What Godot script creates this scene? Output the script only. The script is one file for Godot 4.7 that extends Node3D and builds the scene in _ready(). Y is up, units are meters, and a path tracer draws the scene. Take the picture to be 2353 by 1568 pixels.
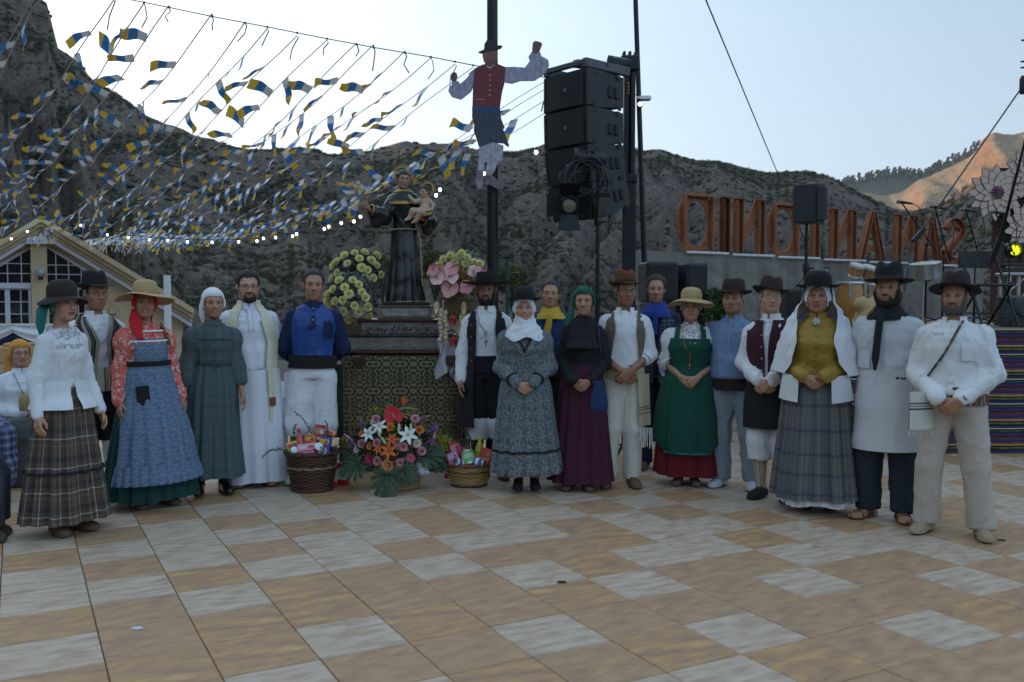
extends Node3D
# ---------------------------------------------------------------- picture geometry (a photo pixel and a depth give a point of the place)
const FOC := 2109.5
const PITCH := .048
const EYE := 1.62
var rng := RandomNumberGenerator.new()
var nz := FastNoiseLite.new()
var M := {}
var names := {}

func at(x: float, y: float, d: float) -> Vector3:
	var u := (x - 1176.5) / FOC
	var w := -(y - 784.0) / FOC
	var c := cos(PITCH)
	var s := sin(PITCH)
	var dir := Vector3(u, w * c - s, -c - w * s)
	return Vector3(0, EYE, 0) + dir * (d / -dir.z)

func ground(x: float, y: float) -> Vector3:
	var p := at(x, y, 1.0) - Vector3(0, EYE, 0)
	return Vector3(0, EYE, 0) + p * (EYE / -p.y)

# ---------------------------------------------------------------- mesh builder
class MB:
	var v := PackedVector3Array()
	var n := PackedVector3Array()
	var uv := PackedVector2Array()
	var c := PackedColorArray()
	var ix := PackedInt32Array()
	var col := Color.WHITE

	func grid(P: PackedVector3Array, rows: int, cols: int, wrap := false, us := 1.0, vs := 1.0, out := 1) -> void:
		# rows x cols points; with wrap the last column repeats the first. out 1: faces away from its own middle, -1: towards it, 0: as wound
		var N := PackedVector3Array()
		N.resize(P.size())
		for i in rows - 1:
			for j in cols - 1:
				var a := i * cols + j
				var f := (P[a + cols + 1] - P[a]).cross(P[a + cols] - P[a + 1])
				N[a] += f
				N[a + 1] += f
				N[a + cols] += f
				N[a + cols + 1] += f
		var mid := Vector3.ZERO
		for p in P:
			mid += p
		mid /= P.size()
		if wrap:
			for i in rows:
				var s := N[i * cols] + N[i * cols + cols - 1]
				N[i * cols] = s
				N[i * cols + cols - 1] = s
		var sum := .0
		if out != 0:
			for i in P.size():
				sum += N[i].dot(P[i] - mid)
			sum *= out
		else:
			sum = 1.0
		var sg := 1.0 if sum >= 0 else -1.0
		var b := v.size()
		for i in rows:
			for j in cols:
				var k := i * cols + j
				v.append(P[k])
				n.append((N[k] * sg).normalized() if N[k].length_squared() > 1e-20 else Vector3.UP)
				uv.append(Vector2(float(j) / (cols - 1) * us, float(i) / (rows - 1) * vs))
				c.append(col)
		for i in rows - 1:
			for j in cols - 1:
				var a := b + i * cols + j
				if sg < 0:
					ix.append_array([a, a + 1, a + cols, a + 1, a + cols + 1, a + cols])
				else:
					ix.append_array([a, a + cols, a + 1, a + 1, a + cols, a + cols + 1])

	func fan(ring: PackedVector3Array, dir: Vector3) -> void:
		var mid := Vector3.ZERO
		for p in ring:
			mid += p
		mid /= ring.size()
		var b := v.size()
		v.append(mid)
		n.append(dir)
		uv.append(Vector2(.5, .5))
		c.append(col)
		for p in ring:
			v.append(p)
			n.append(dir)
			uv.append(Vector2(p.x, p.y) if absf(dir.z) > .7 else Vector2(p.x, p.z))
			c.append(col)
		var m := ring.size()
		for i in m:
			var j := (i + 1) % m
			if (ring[j] - mid).cross(ring[i] - mid).dot(dir) > 0:
				ix.append_array([b, b + 1 + i, b + 1 + j])
			else:
				ix.append_array([b, b + 1 + j, b + 1 + i])

	func tri(a: Vector3, b: Vector3, d: Vector3, out: Vector3) -> void:
		var f := (d - a).cross(b - a)
		if f.dot(out) < 0:
			var t := b
			b = d
			d = t
			f = -f
		f = f.normalized()
		var k := v.size()
		for p: Vector3 in [a, b, d]:
			v.append(p)
			n.append(f)
			uv.append(Vector2(p.x, p.y))
			c.append(col)
		ix.append_array([k, k + 1, k + 2])

	func quad(a: Vector3, b: Vector3, d: Vector3, e: Vector3, out: Vector3, u1 := 1.0, v1 := 1.0) -> void:
		var f := (d - a).cross(b - a)
		if f.dot(out) < 0:
			f = -f
		f = f.normalized()
		var k := v.size()
		var q := [Vector2(0, 0), Vector2(u1, 0), Vector2(u1, v1), Vector2(0, v1)]
		var i := 0
		for p: Vector3 in [a, b, d, e]:
			v.append(p)
			n.append(f)
			uv.append(q[i])
			c.append(col)
			i += 1
		if (d - a).cross(b - a).dot(out) >= 0:
			ix.append_array([k, k + 1, k + 2, k, k + 2, k + 3])
		else:
			ix.append_array([k, k + 2, k + 1, k, k + 3, k + 2])

	func box(o: Vector3, s: Vector3, bev := .0, B := Basis()) -> void:
		var h := s * .5
		bev = minf(bev, minf(h.x, minf(h.y, h.z)) * .9)
		for ax in 3:
			for sg: float in [-1.0, 1.0]:
				var q := []
				for t in [[-1, -1], [1, -1], [1, 1], [-1, 1]]:
					var p := Vector3.ZERO
					p[ax] = h[ax] * sg
					p[(ax + 1) % 3] = (h[(ax + 1) % 3] - bev) * t[0]
					p[(ax + 2) % 3] = (h[(ax + 2) % 3] - bev) * t[1]
					q.append(o + B * p)
				var d := Vector3.ZERO
				d[ax] = sg
				quad(q[0], q[1], q[2], q[3], B * d, s[(ax + 1) % 3], s[(ax + 2) % 3])
		if bev <= .0:
			return
		for ax in 3:
			var a1 := (ax + 1) % 3
			var a2 := (ax + 2) % 3
			for s1: float in [-1.0, 1.0]:
				for s2: float in [-1.0, 1.0]:
					var q := []
					for t in [[-1, 0], [1, 0], [1, 1], [-1, 1]]:
						var p := Vector3.ZERO
						p[ax] = (h[ax] - bev) * t[0]
						p[a1] = (h[a1] - (bev if t[1] == 1 else .0)) * s1
						p[a2] = (h[a2] - (bev if t[1] == 0 else .0)) * s2
						q.append(o + B * p)
					var d := Vector3.ZERO
					d[a1] = s1
					d[a2] = s2
					quad(q[0], q[1], q[2], q[3], B * d)
		for sx: float in [-1.0, 1.0]:
			for sy: float in [-1.0, 1.0]:
				for sz: float in [-1.0, 1.0]:
					var w := Vector3(sx, sy, sz)
					var e := (h - Vector3.ONE * bev) * w
					tri(o + B * (e + Vector3(bev * sx, 0, 0)), o + B * (e + Vector3(0, bev * sy, 0)), o + B * (e + Vector3(0, 0, bev * sz)), B * w)

	func lathe(pr: Array, seg := 16, X := Transform3D(), us := 1.0, vs := 1.0, sq := Vector2.ONE) -> void:
		var P := PackedVector3Array()
		for q: Vector2 in pr:
			for j in seg + 1:
				var t := TAU * j / seg
				P.append(X * Vector3(cos(t) * q.x * sq.x, q.y, sin(t) * q.x * sq.y))
		grid(P, pr.size(), seg + 1, true, us, vs)

	func tube(pts: Array, r, seg := 8, caps := true, vs := 1.0, flat := 1.0) -> void:
		var P := PackedVector3Array()
		var m := pts.size()
		var up := Vector3.UP
		var first: Vector3 = (pts[1] - pts[0]).normalized()
		if absf(first.y) > .9:
			up = Vector3.BACK
		var side := first.cross(up).normalized()
		for i in m:
			var a: Vector3 = pts[maxi(i - 1, 0)]
			var b: Vector3 = pts[mini(i + 1, m - 1)]
			var t := (b - a).normalized()
			side = (side - t * side.dot(t)).normalized()
			var w := t.cross(side)
			var rr: float = r[i] if r is Array else r
			for j in seg + 1:
				var g := TAU * j / seg
				P.append(pts[i] + (side * cos(g) + w * sin(g) * flat) * rr)
		grid(P, m, seg + 1, true, 1.0, vs)
		if caps:
			fan(P.slice(0, seg), -first)
			fan(P.slice((m - 1) * (seg + 1), (m - 1) * (seg + 1) + seg), (pts[m - 1] - pts[m - 2]).normalized())

	func ball(o: Vector3, r: Vector3, rows := 8, cols := 12, B := Basis()) -> void:
		var P := PackedVector3Array()
		for i in rows + 1:
			var f := PI * i / rows
			for j in cols + 1:
				var t := TAU * j / cols
				P.append(o + B * (Vector3(sin(f) * cos(t), cos(f), sin(f) * sin(t)) * r))
		grid(P, rows + 1, cols + 1, true)

	func prism(poly: PackedVector2Array, dep: float, X := Transform3D(), bev := .0) -> void:
		# outline in x and y, thickness along z from -dep/2 to dep/2
		var t := Geometry2D.triangulate_polygon(poly)
		for sg: float in [-1.0, 1.0]:
			var b := v.size()
			for p in poly:
				v.append(X * Vector3(p.x, p.y, dep * .5 * sg))
				n.append((X.basis * Vector3(0, 0, sg)).normalized())
				uv.append(p)
				c.append(col)
			for i in range(0, t.size(), 3):
				var o := (poly[t[i + 1]] - poly[t[i]]).cross(poly[t[i + 2]] - poly[t[i]])
				if (o > 0) == (sg > 0):
					ix.append_array([b + t[i], b + t[i + 2], b + t[i + 1]])
				else:
					ix.append_array([b + t[i], b + t[i + 1], b + t[i + 2]])
		var m := poly.size()
		var area := .0
		for i in m:
			area += poly[i].cross(poly[(i + 1) % m])
		for i in m:
			var p := poly[i]
			var q := poly[(i + 1) % m]
			var e := (q - p).normalized()
			var o2 := Vector2(e.y, -e.x) * signf(area)
			quad(X * Vector3(p.x, p.y, -dep / 2), X * Vector3(q.x, q.y, -dep / 2), X * Vector3(q.x, q.y, dep / 2), X * Vector3(p.x, p.y, dep / 2), X.basis * Vector3(o2.x, o2.y, 0), p.distance_to(q), dep)

	func add(o: MB, X := Transform3D(), tint = null) -> void:
		var b := v.size()
		v.append_array(X * o.v)
		var nb := X.basis.inverse().transposed()
		for q in o.n:
			n.append((nb * q).normalized())
		uv.append_array(o.uv)
		if tint == null:
			c.append_array(o.c)
		else:
			for q in o.c:
				c.append(tint)
		var flip := X.basis.determinant() < 0
		for i in range(0, o.ix.size(), 3):
			if flip:
				ix.append_array([b + o.ix[i], b + o.ix[i + 2], b + o.ix[i + 1]])
			else:
				ix.append_array([b + o.ix[i], b + o.ix[i + 1], b + o.ix[i + 2]])

	func mesh() -> ArrayMesh:
		var A := []
		A.resize(Mesh.ARRAY_MAX)
		A[Mesh.ARRAY_VERTEX] = v
		A[Mesh.ARRAY_NORMAL] = n
		A[Mesh.ARRAY_TEX_UV] = uv
		A[Mesh.ARRAY_COLOR] = c
		A[Mesh.ARRAY_INDEX] = ix
		var m := ArrayMesh.new()
		m.add_surface_from_arrays(Mesh.PRIMITIVE_TRIANGLES, A)
		return m

# ---------------------------------------------------------------- distance field on a grid, meshed as surface nets
class Field:
	var o: Vector3
	var cs: float
	var nx: int
	var ny: int
	var nzz: int
	var D := PackedFloat32Array()

	func _init(lo: Vector3, hi: Vector3, cell: float) -> void:
		o = lo
		cs = cell
		nx = int((hi.x - lo.x) / cell) + 2
		ny = int((hi.y - lo.y) / cell) + 2
		nzz = int((hi.z - lo.z) / cell) + 2
		D.resize(nx * ny * nzz)
		D.fill(1.0)

	func span(lo: Vector3, hi: Vector3) -> PackedInt32Array:
		return PackedInt32Array([clampi(int((lo.x - o.x) / cs), 0, nx), clampi(int((hi.x - o.x) / cs) + 2, 0, nx), clampi(int((lo.y - o.y) / cs), 0, ny), clampi(int((hi.y - o.y) / cs) + 2, 0, ny), clampi(int((lo.z - o.z) / cs), 0, nzz), clampi(int((hi.z - o.z) / cs) + 2, 0, nzz)])

	func cap(a: Vector3, b: Vector3, ra: float, rb: float, k := .02, sub := false) -> void:
		var pad := Vector3.ONE * (maxf(ra, rb) + k + cs * 2.5)
		var s := span(a.min(b) - pad, a.max(b) + pad)
		var ab := b - a
		var inv := 1.0 / maxf(ab.length_squared(), 1e-9)
		var dr := rb - ra
		for z in range(s[4], s[5]):
			for y in range(s[2], s[3]):
				var i := (z * ny + y) * nx + s[0]
				var p := Vector3(o.x + s[0] * cs, o.y + y * cs, o.z + z * cs) - a
				for x in range(s[0], s[1]):
					var h := clampf(p.dot(ab) * inv, .0, 1.0)
					var d := (p - ab * h).length() - ra - dr * h
					var e := D[i]
					if sub:
						d = -d
						var g := maxf(k - absf(e - d), .0)
						D[i] = maxf(e, d) + g * g / (4.0 * k)
					else:
						var g := maxf(k - absf(e - d), .0)
						D[i] = minf(e, d) - g * g / (4.0 * k)
					p.x += cs
					i += 1

	func ell(c: Vector3, r: Vector3, k := .02, sub := false) -> void:
		var pad := r + Vector3.ONE * (k + cs * 2.5)
		var s := span(c - pad, c + pad)
		var i1 := Vector3.ONE / r
		var i2 := i1 * i1
		for z in range(s[4], s[5]):
			for y in range(s[2], s[3]):
				var i := (z * ny + y) * nx + s[0]
				var p := Vector3(o.x + s[0] * cs, o.y + y * cs, o.z + z * cs) - c
				for x in range(s[0], s[1]):
					var k0 := (p * i1).length()
					var d := k0 * (k0 - 1.0) / maxf((p * i2).length(), 1e-6)
					var e := D[i]
					if sub:
						d = -d
						var g := maxf(k - absf(e - d), .0)
						D[i] = maxf(e, d) + g * g / (4.0 * k)
					else:
						var g := maxf(k - absf(e - d), .0)
						D[i] = minf(e, d) - g * g / (4.0 * k)
					p.x += cs
					i += 1

	func trunk(T: Array, off: float, y0: float, y1: float, k := .03) -> void:
		# an upright body whose half width, front depth and back depth follow the table T of [y, a, f, b]
		for y in ny:
			var py := o.y + y * cs
			if py < y0 - 3 * cs or py > y1 + 3 * cs:
				continue
			var q: PackedFloat32Array = MBtab(T, py)
			var a := q[0] + off
			var f := q[1] + off
			var b := q[2] + off
			var m := minf(a, minf(f, b))
			var ex := maxf(y0 - py, py - y1)
			for z in nzz:
				var pz := o.z + z * cs
				var zz := pz / (f if pz > 0 else b)
				zz *= zz
				var i := (z * ny + y) * nx
				for x in nx:
					var px := (o.x + x * cs) / a
					var d := maxf((sqrt(px * px + zz) - 1.0) * m, ex)
					var e := D[i]
					var g := maxf(k - absf(e - d), .0)
					D[i] = minf(e, d) - g * g / (4.0 * k)
					i += 1

	static func MBtab(T: Array, y: float) -> PackedFloat32Array:
		var m := T.size()
		if y <= T[0][0]:
			return PackedFloat32Array([T[0][1], T[0][2], T[0][3]])
		for i in range(1, m):
			if y < T[i][0]:
				var t: float = (y - T[i - 1][0]) / (T[i][0] - T[i - 1][0])
				t = t * t * (3.0 - 2.0 * t)
				return PackedFloat32Array([lerpf(T[i - 1][1], T[i][1], t), lerpf(T[i - 1][2], T[i][2], t), lerpf(T[i - 1][3], T[i][3], t)])
		return PackedFloat32Array([T[m - 1][1], T[m - 1][2], T[m - 1][3]])

	func half(nrm: Vector3, d: float) -> void:
		# keep what lies below the plane p.nrm = d
		var i := 0
		for z in nzz:
			for y in ny:
				var q := nrm.dot(Vector3(o.x, o.y + y * cs, o.z + z * cs)) - d
				for x in nx:
					D[i] = maxf(D[i], q)
					q += nrm.x * cs
					i += 1

	func mesh(out: MB, tint = null) -> void:
		var id := PackedInt32Array()
		id.resize(D.size())
		id.fill(-1)
		var base := out.v.size()
		first = out.ix.size()
		var sx := 1
		var sy := nx
		var sz := nx * ny
		var lim := cs * 2.6
		for z in nzz - 1:
			for y in ny - 1:
				var i := (z * ny + y) * nx - 1
				for x in nx - 1:
					i += 1
					var d0 := D[i]
					if absf(d0) > lim:
						continue
					var d1 := D[i + 1]
					var d2 := D[i + sy]
					var d3 := D[i + sy + 1]
					var d4 := D[i + sz]
					var d5 := D[i + sz + 1]
					var d6 := D[i + sz + sy]
					var d7 := D[i + sz + sy + 1]
					var m := int(d0 < 0) + int(d1 < 0) + int(d2 < 0) + int(d3 < 0) + int(d4 < 0) + int(d5 < 0) + int(d6 < 0) + int(d7 < 0)
					if m == 0 or m == 8:
						continue
					var p := Vector3.ZERO
					var k := 0
					if (d0 < 0) != (d1 < 0): p += Vector3(d0 / (d0 - d1), 0, 0); k += 1
					if (d2 < 0) != (d3 < 0): p += Vector3(d2 / (d2 - d3), 1, 0); k += 1
					if (d4 < 0) != (d5 < 0): p += Vector3(d4 / (d4 - d5), 0, 1); k += 1
					if (d6 < 0) != (d7 < 0): p += Vector3(d6 / (d6 - d7), 1, 1); k += 1
					if (d0 < 0) != (d2 < 0): p += Vector3(0, d0 / (d0 - d2), 0); k += 1
					if (d1 < 0) != (d3 < 0): p += Vector3(1, d1 / (d1 - d3), 0); k += 1
					if (d4 < 0) != (d6 < 0): p += Vector3(0, d4 / (d4 - d6), 1); k += 1
					if (d5 < 0) != (d7 < 0): p += Vector3(1, d5 / (d5 - d7), 1); k += 1
					if (d0 < 0) != (d4 < 0): p += Vector3(0, 0, d0 / (d0 - d4)); k += 1
					if (d1 < 0) != (d5 < 0): p += Vector3(1, 0, d1 / (d1 - d5)); k += 1
					if (d2 < 0) != (d6 < 0): p += Vector3(0, 1, d2 / (d2 - d6)); k += 1
					if (d3 < 0) != (d7 < 0): p += Vector3(1, 1, d3 / (d3 - d7)); k += 1
					id[i] = out.v.size()
					out.v.append(o + (Vector3(x, y, z) + p / k) * cs)
					if (d0 < 0) != (d1 < 0) and y > 0 and z > 0:
						face(out, id[i], id[i - sy], id[i - sy - sz], id[i - sz], d0 < 0)
					if (d0 < 0) != (d2 < 0) and x > 0 and z > 0:
						face(out, id[i], id[i - sz], id[i - sz - sx], id[i - sx], d0 < 0)
					if (d0 < 0) != (d4 < 0) and x > 0 and y > 0:
						face(out, id[i], id[i - sx], id[i - sx - sy], id[i - sy], d0 < 0)
		var N := PackedVector3Array()
		var cnt := out.v.size() - base
		N.resize(cnt)
		var q := first
		while q < out.ix.size():
			var a := out.ix[q]
			var b := out.ix[q + 1]
			var c := out.ix[q + 2]
			var f := (out.v[c] - out.v[a]).cross(out.v[b] - out.v[a])
			N[a - base] += f
			N[b - base] += f
			N[c - base] += f
			q += 3
		for i in cnt:
			out.n.append(N[i].normalized())
			out.uv.append(Vector2.ZERO)
			out.c.append(Color.WHITE if tint == null else tint)

	var first := 0
	func face(out: MB, a: int, b: int, c: int, d: int, inside: bool) -> void:
		if a < 0 or b < 0 or c < 0 or d < 0:
			return
		if inside:
			out.ix.append_array([a, c, b, a, d, c])
		else:
			out.ix.append_array([a, b, c, a, c, d])

# ---------------------------------------------------------------- nodes
func numbered(called: String) -> String:
	var k: int = names.get(called, 0)
	names[called] = k + 1
	return called if k == 0 else "%s_%03d" % [called, k]

func thing(called: String, label: String, category: String, p := Vector3.ZERO, turn := .0, group := "") -> Node3D:
	var o := Node3D.new()
	o.name = numbered(called)
	add_child(o)
	o.position = p
	o.rotation.y = turn
	tag(o, label, category, group)
	return o

func tag(o: Node3D, label: String, category: String, group := "") -> void:
	o.set_meta("label", label)
	o.set_meta("category", category)
	if group:
		o.set_meta("group", group)

func put(called: String, m, mat: Material, parent: Node = null, X := Transform3D()) -> MeshInstance3D:
	var o := MeshInstance3D.new()
	o.mesh = m.mesh() if m is MB else m
	o.material_override = mat
	o.transform = X
	if parent == null:
		o.name = numbered(called)
		add_child(o)
	else:
		var k := "%d/%s" % [parent.get_instance_id(), called]
		o.name = called if not names.has(k) else "%s_%03d" % [called, names[k]]
		names[k] = names.get(k, 0) + 1
		parent.add_child(o, true)
	return o

func struct(called: String, m, mat: Material) -> MeshInstance3D:
	var o := put(called, m, mat)
	o.set_meta("kind", "structure")
	return o

# ---------------------------------------------------------------- materials
func lin(r: float, g: float, b: float) -> Color:
	return Color(r, g, b).linear_to_srgb()

func mat(c: Color, rough := .8, metal := .0, vc := false) -> StandardMaterial3D:
	var m := StandardMaterial3D.new()
	m.albedo_color = c
	m.roughness = rough
	m.metallic = metal
	m.vertex_color_use_as_albedo = vc
	m.cull_mode = BaseMaterial3D.CULL_DISABLED
	return m

func tex(im: Image) -> ImageTexture:
	im.generate_mipmaps()
	return ImageTexture.create_from_image(im)

func patterned(im: Image, per_metre: float, rough := .9, tri := true, nm: Texture2D = null) -> StandardMaterial3D:
	var m := mat(Color.WHITE, rough)
	m.albedo_texture = tex(im)
	m.uv1_scale = Vector3.ONE * per_metre
	m.uv1_triplanar = tri
	m.uv1_triplanar_sharpness = 4.0
	return m

func plaid(n: int, bands: Array, weft: Array) -> Image:
	# bands and weft: [start, width, colour] over a cloth whose first entry fills the whole repeat
	var im := Image.create(n, n, false, Image.FORMAT_RGB8)
	var wx := []
	var wy := []
	for i in n:
		var a: Color = bands[0][2]
		for b in bands:
			if i >= b[0] and i < b[0] + b[1]:
				a = b[2]
		wx.append(a)
		var d: Color = weft[0][2]
		for b in weft:
			if i >= b[0] and i < b[0] + b[1]:
				d = b[2]
		wy.append(d)
	for y in n:
		for x in n:
			var t := .5 + (.14 if (x + y) % 4 < 2 else -.14)
			im.set_pixel(x, y, (wx[x] as Color).lerp(wy[y], t))
	return im

func stripes(n: int, list: Array, up := false) -> Image:
	var im := Image.create(n, n, false, Image.FORMAT_RGB8)
	for b in list:
		im.fill_rect(Rect2i(0, b[0], n, b[1]) if up else Rect2i(b[0], 0, b[1], n), b[2])
	return im

func sprigs(n: int, ground_c: Color, marks: Array, count: int, sd: int, r0 := 1.0, r1 := 3.0) -> Image:
	var im := Image.create(n, n, false, Image.FORMAT_RGB8)
	im.fill(ground_c)
	var g := RandomNumberGenerator.new()
	g.seed = sd
	for i in count:
		var c: Color = marks[g.randi() % marks.size()]
		var x := g.randi() % n
		var y := g.randi() % n
		for k in g.randi_range(2, 4):
			var r := g.randf_range(r0, r1)
			var ox := x + g.randf_range(-3, 3) * r0
			var oy := y + g.randf_range(-3, 3) * r0
			for yy in range(int(-r), int(r) + 1):
				for xx in range(int(-r), int(r) + 1):
					if xx * xx + yy * yy <= r * r:
						im.set_pixel(posmod(int(ox) + xx, n), posmod(int(oy) + yy, n), c)
	return im

func cloud(n: int, freq: float, sd: int, ramp: Array, sx := 1.0, sy := 1.0, oct := 4) -> Image:
	# ramp: [[0, colour], [1, colour] ...] over a seamless noise that is stretched sx by sy
	var f := FastNoiseLite.new()
	f.seed = sd
	f.frequency = freq
	f.fractal_octaves = oct
	var G := Gradient.new()
	var of := PackedFloat32Array()
	var cs := PackedColorArray()
	for r in ramp:
		of.append(r[0])
		cs.append(r[1])
	G.offsets = of
	G.colors = cs
	var im := Image.create(n, n, false, Image.FORMAT_RGB8)
	var R := n / TAU
	for y in n:
		for x in n:
			var a := f.get_noise_2d(x * sx, y * sy)
			var b := f.get_noise_2d((x - n) * sx, y * sy)
			var c := f.get_noise_2d(x * sx, (y - n) * sy)
			var d := f.get_noise_2d((x - n) * sx, (y - n) * sy)
			var tx := float(x) / n
			var ty := float(y) / n
			var w := lerpf(lerpf(a, b, tx), lerpf(c, d, tx), ty)
			im.set_pixel(x, y, G.sample(clampf(w * .9 + .5, 0, 1)))
	return im

func V(x: float, y: float, z: float) -> Vector3:
	return Vector3(x, y, z)

func U(x: float, y: float) -> Vector2:
	return Vector2(x, y)

func X3(b: Basis, p: Vector3) -> Transform3D:
	return Transform3D(b, p)

func mk() -> MB:
	return MB.new()

func materials() -> void:
	M.skin = mat(Color.WHITE, .52, .0, true)
	M.lens = mat(Color(1, 1, 1, .06), .05)
	M.lens.transparency = BaseMaterial3D.TRANSPARENCY_ALPHA
	M.sole = mat(lin(.06, .04, .03), .9)
	M.bm = mat(lin(.012, .013, .015), .42, .3)
	M.bp = mat(lin(.016, .017, .019), .5)
	M.bc = cloth(Color(.01, .01, .012))
	M.white = cloth(Color(.72, .73, .76))
	M.offwhite = cloth(Color(.66, .63, .56))
	M.gold = mat(lin(.5, .3, .08), .38, .85)
	M.silver = mat(lin(.55, .55, .54), .32, .9)
	M.pearl = mat(lin(.6, .58, .55), .3)

# plain cloth with a fine weave
func cloth(c: Color, rough := .92) -> StandardMaterial3D:
	var m := mat(c.linear_to_srgb(), rough)
	if not M.has("weave"):
		var b := cloud(128, .09, 91, [[0, Color.BLACK], [1, Color.WHITE]], 1.0, 1.0, 5)
		b.bump_map_to_normal_map(5.0)
		M.weave = tex(b)
	m.normal_enabled = true
	m.normal_texture = M.weave
	m.normal_scale = .16
	m.uv1_triplanar = true
	m.uv1_scale = Vector3.ONE * 5.0
	return m

func _ready() -> void:
	rng.seed = 7
	nz.seed = 11
	nz.frequency = .02
	nz.fractal_octaves = 3
	# camera
	var cam := Camera3D.new()
	cam.name = "camera"
	add_child(cam)
	cam.position = Vector3(0, EYE, 0)
	cam.rotation.x = -PITCH
	cam.fov = rad_to_deg(2.0 * atan(784.0 / FOC))
	cam.near = .05
	var lens := CameraAttributesPhysical.new()
	lens.frustum_focal_length = 12.0 / (784.0 / FOC)
	lens.exposure_aperture = 3.5
	lens.frustum_focus_distance = 7.3
	lens.frustum_near = .05
	lens.frustum_far = 9000.0
	cam.attributes = lens
	cam.far = 9000.0
	# sky, sun (behind the ridge on the left), exposure
	var we := WorldEnvironment.new()
	we.name = "world_environment"
	var en := Environment.new()
	en.background_mode = Environment.BG_SKY
	var sky := Sky.new()
	var pano := PanoramaSkyMaterial.new()
	pano.panorama = sky_picture()
	sky.sky_material = pano
	en.sky = sky
	en.tonemap_mode = Environment.TONE_MAPPER_LINEAR
	en.tonemap_exposure = 1.3
	en.background_energy_multiplier = 1.0
	en.sdfgi_enabled = true
	en.ssao_enabled = true
	en.ssil_enabled = true
	en.fog_enabled = true
	en.fog_density = .00006
	en.fog_light_color = Color(.72, .82, .9)
	we.environment = en
	add_child(we)
	var sun := DirectionalLight3D.new()
	sun.name = "sun"
	sun.light_color = Color(1.0, .8, .58)
	sun.light_energy = 1.1
	sun.light_angular_distance = .5
	sun.shadow_enabled = true
	add_child(sun)
	sun.look_at_from_position(Vector3.ZERO, -SUN, Vector3.UP)
	materials()
	# large structure
	terrain()
	plaza()
	church_hall()
	stage_wall()
	# objects
	poles()
	speakers()
	stage_things()
	bunting()
	shrine()
	statue()
	flowers()
	baskets()
	people_left()
	people_middle()
	people_right()
	small_things()

const SUN := Vector3(-.745, .155, -.65)

func sky_picture() -> ImageTexture:
	var w := 256
	var h := 128
	var im := Image.create(w, h, false, Image.FORMAT_RGBF)
	var s := SUN.normalized()
	for y in h:
		var th := PI * (y + .5) / h
		for x in w:
			var ph := TAU * (x + .5) / w
			var d := Vector3(sin(th) * sin(ph), cos(th), -sin(th) * cos(ph))
			var e := maxf(d.y, .0)
			var near := acos(clampf(d.dot(s), -1, 1))
			var cg := d.dot(s)
			# clear air: brightest towards the sun and opposite it, paler near the horizon
			var blue := Color(.38, .57, .77) * (.7 + .95 * cg * cg)
			var white := clampf(.56 * exp(-e * 5.5) + .95 * exp(-near * near * 1.5), 0, 1)
			var c := blue.lerp(Color(.85, .89, .93) * (.95 + .3 * cg * cg), white)
			var glow := .5 * exp(-near * near * 5.0)
			c = Color(c.r + glow * 1.02, c.g + glow, c.b + glow * .95)
			if d.y < 0:
				c = c.lerp(Color(.25, .24, .23), smoothstep(.0, -.15, d.y))
			im.set_pixel(x, y, c)
	return ImageTexture.create_from_image(im)

# ---------------------------------------------------------------- people
var HEADS := []
var HANDS := []

func make_head(fem: bool) -> MB:
	var f := Field.new(V(-.1, -.2, -.13), V(.1, .14, .14), .0042)
	f.ell(V(0, .032, -.014), V(.077, .084, .096), .01)
	f.ell(V(0, -.028, .02), V(.0625, .088, .068), .03)
	f.ell(V(0, -.072, .026), V(.045 if fem else .052, .04, .05), .03)
	f.ell(V(0, -.097, .064), V(.02, .017, .017), .03)
	f.cap(V(0, -.05, -.02), V(0, -.2, -.04), .047 if fem else .056, .049 if fem else .059, .03)
	for s: float in [-1.0, 1.0]:
		f.ell(V(.037 * s, -.03, .056), V(.025, .024, .024), .025)
		f.cap(V(.012 * s, .024, .08), V(.05 * s, .02, .058), .011 if fem else .0135, .01, .015)
		f.ell(V(.0315 * s, .003, .097), V(.019, .0135, .02), .012, true)
		f.ell(V(.077 * s, -.004, -.012), V(.009, .028, .017), .008)
		f.ell(V(.0125 * s, -.035, .096), V(.009, .008, .01), .008)
	f.cap(V(0, .014, .082), V(0, -.03, .106), .0085, .0115, .012)
	f.cap(V(-.02, -.064, .08), V(0, -.06, .0895), .0055, .0065, .006)
	f.cap(V(.02, -.064, .08), V(0, -.06, .0895), .0055, .0065, .006)
	f.cap(V(-.017, -.069, .081), V(.017, -.069, .081), .0055, .0055, .006)
	f.cap(V(-.009, -.073, .086), V(.009, -.073, .086), .007, .007, .006)
	f.cap(V(-.022, -.0665, .098), V(.022, -.0665, .098), .0035, .0035, .005, true)
	var m := mk()
	f.mesh(m)
	return m

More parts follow.
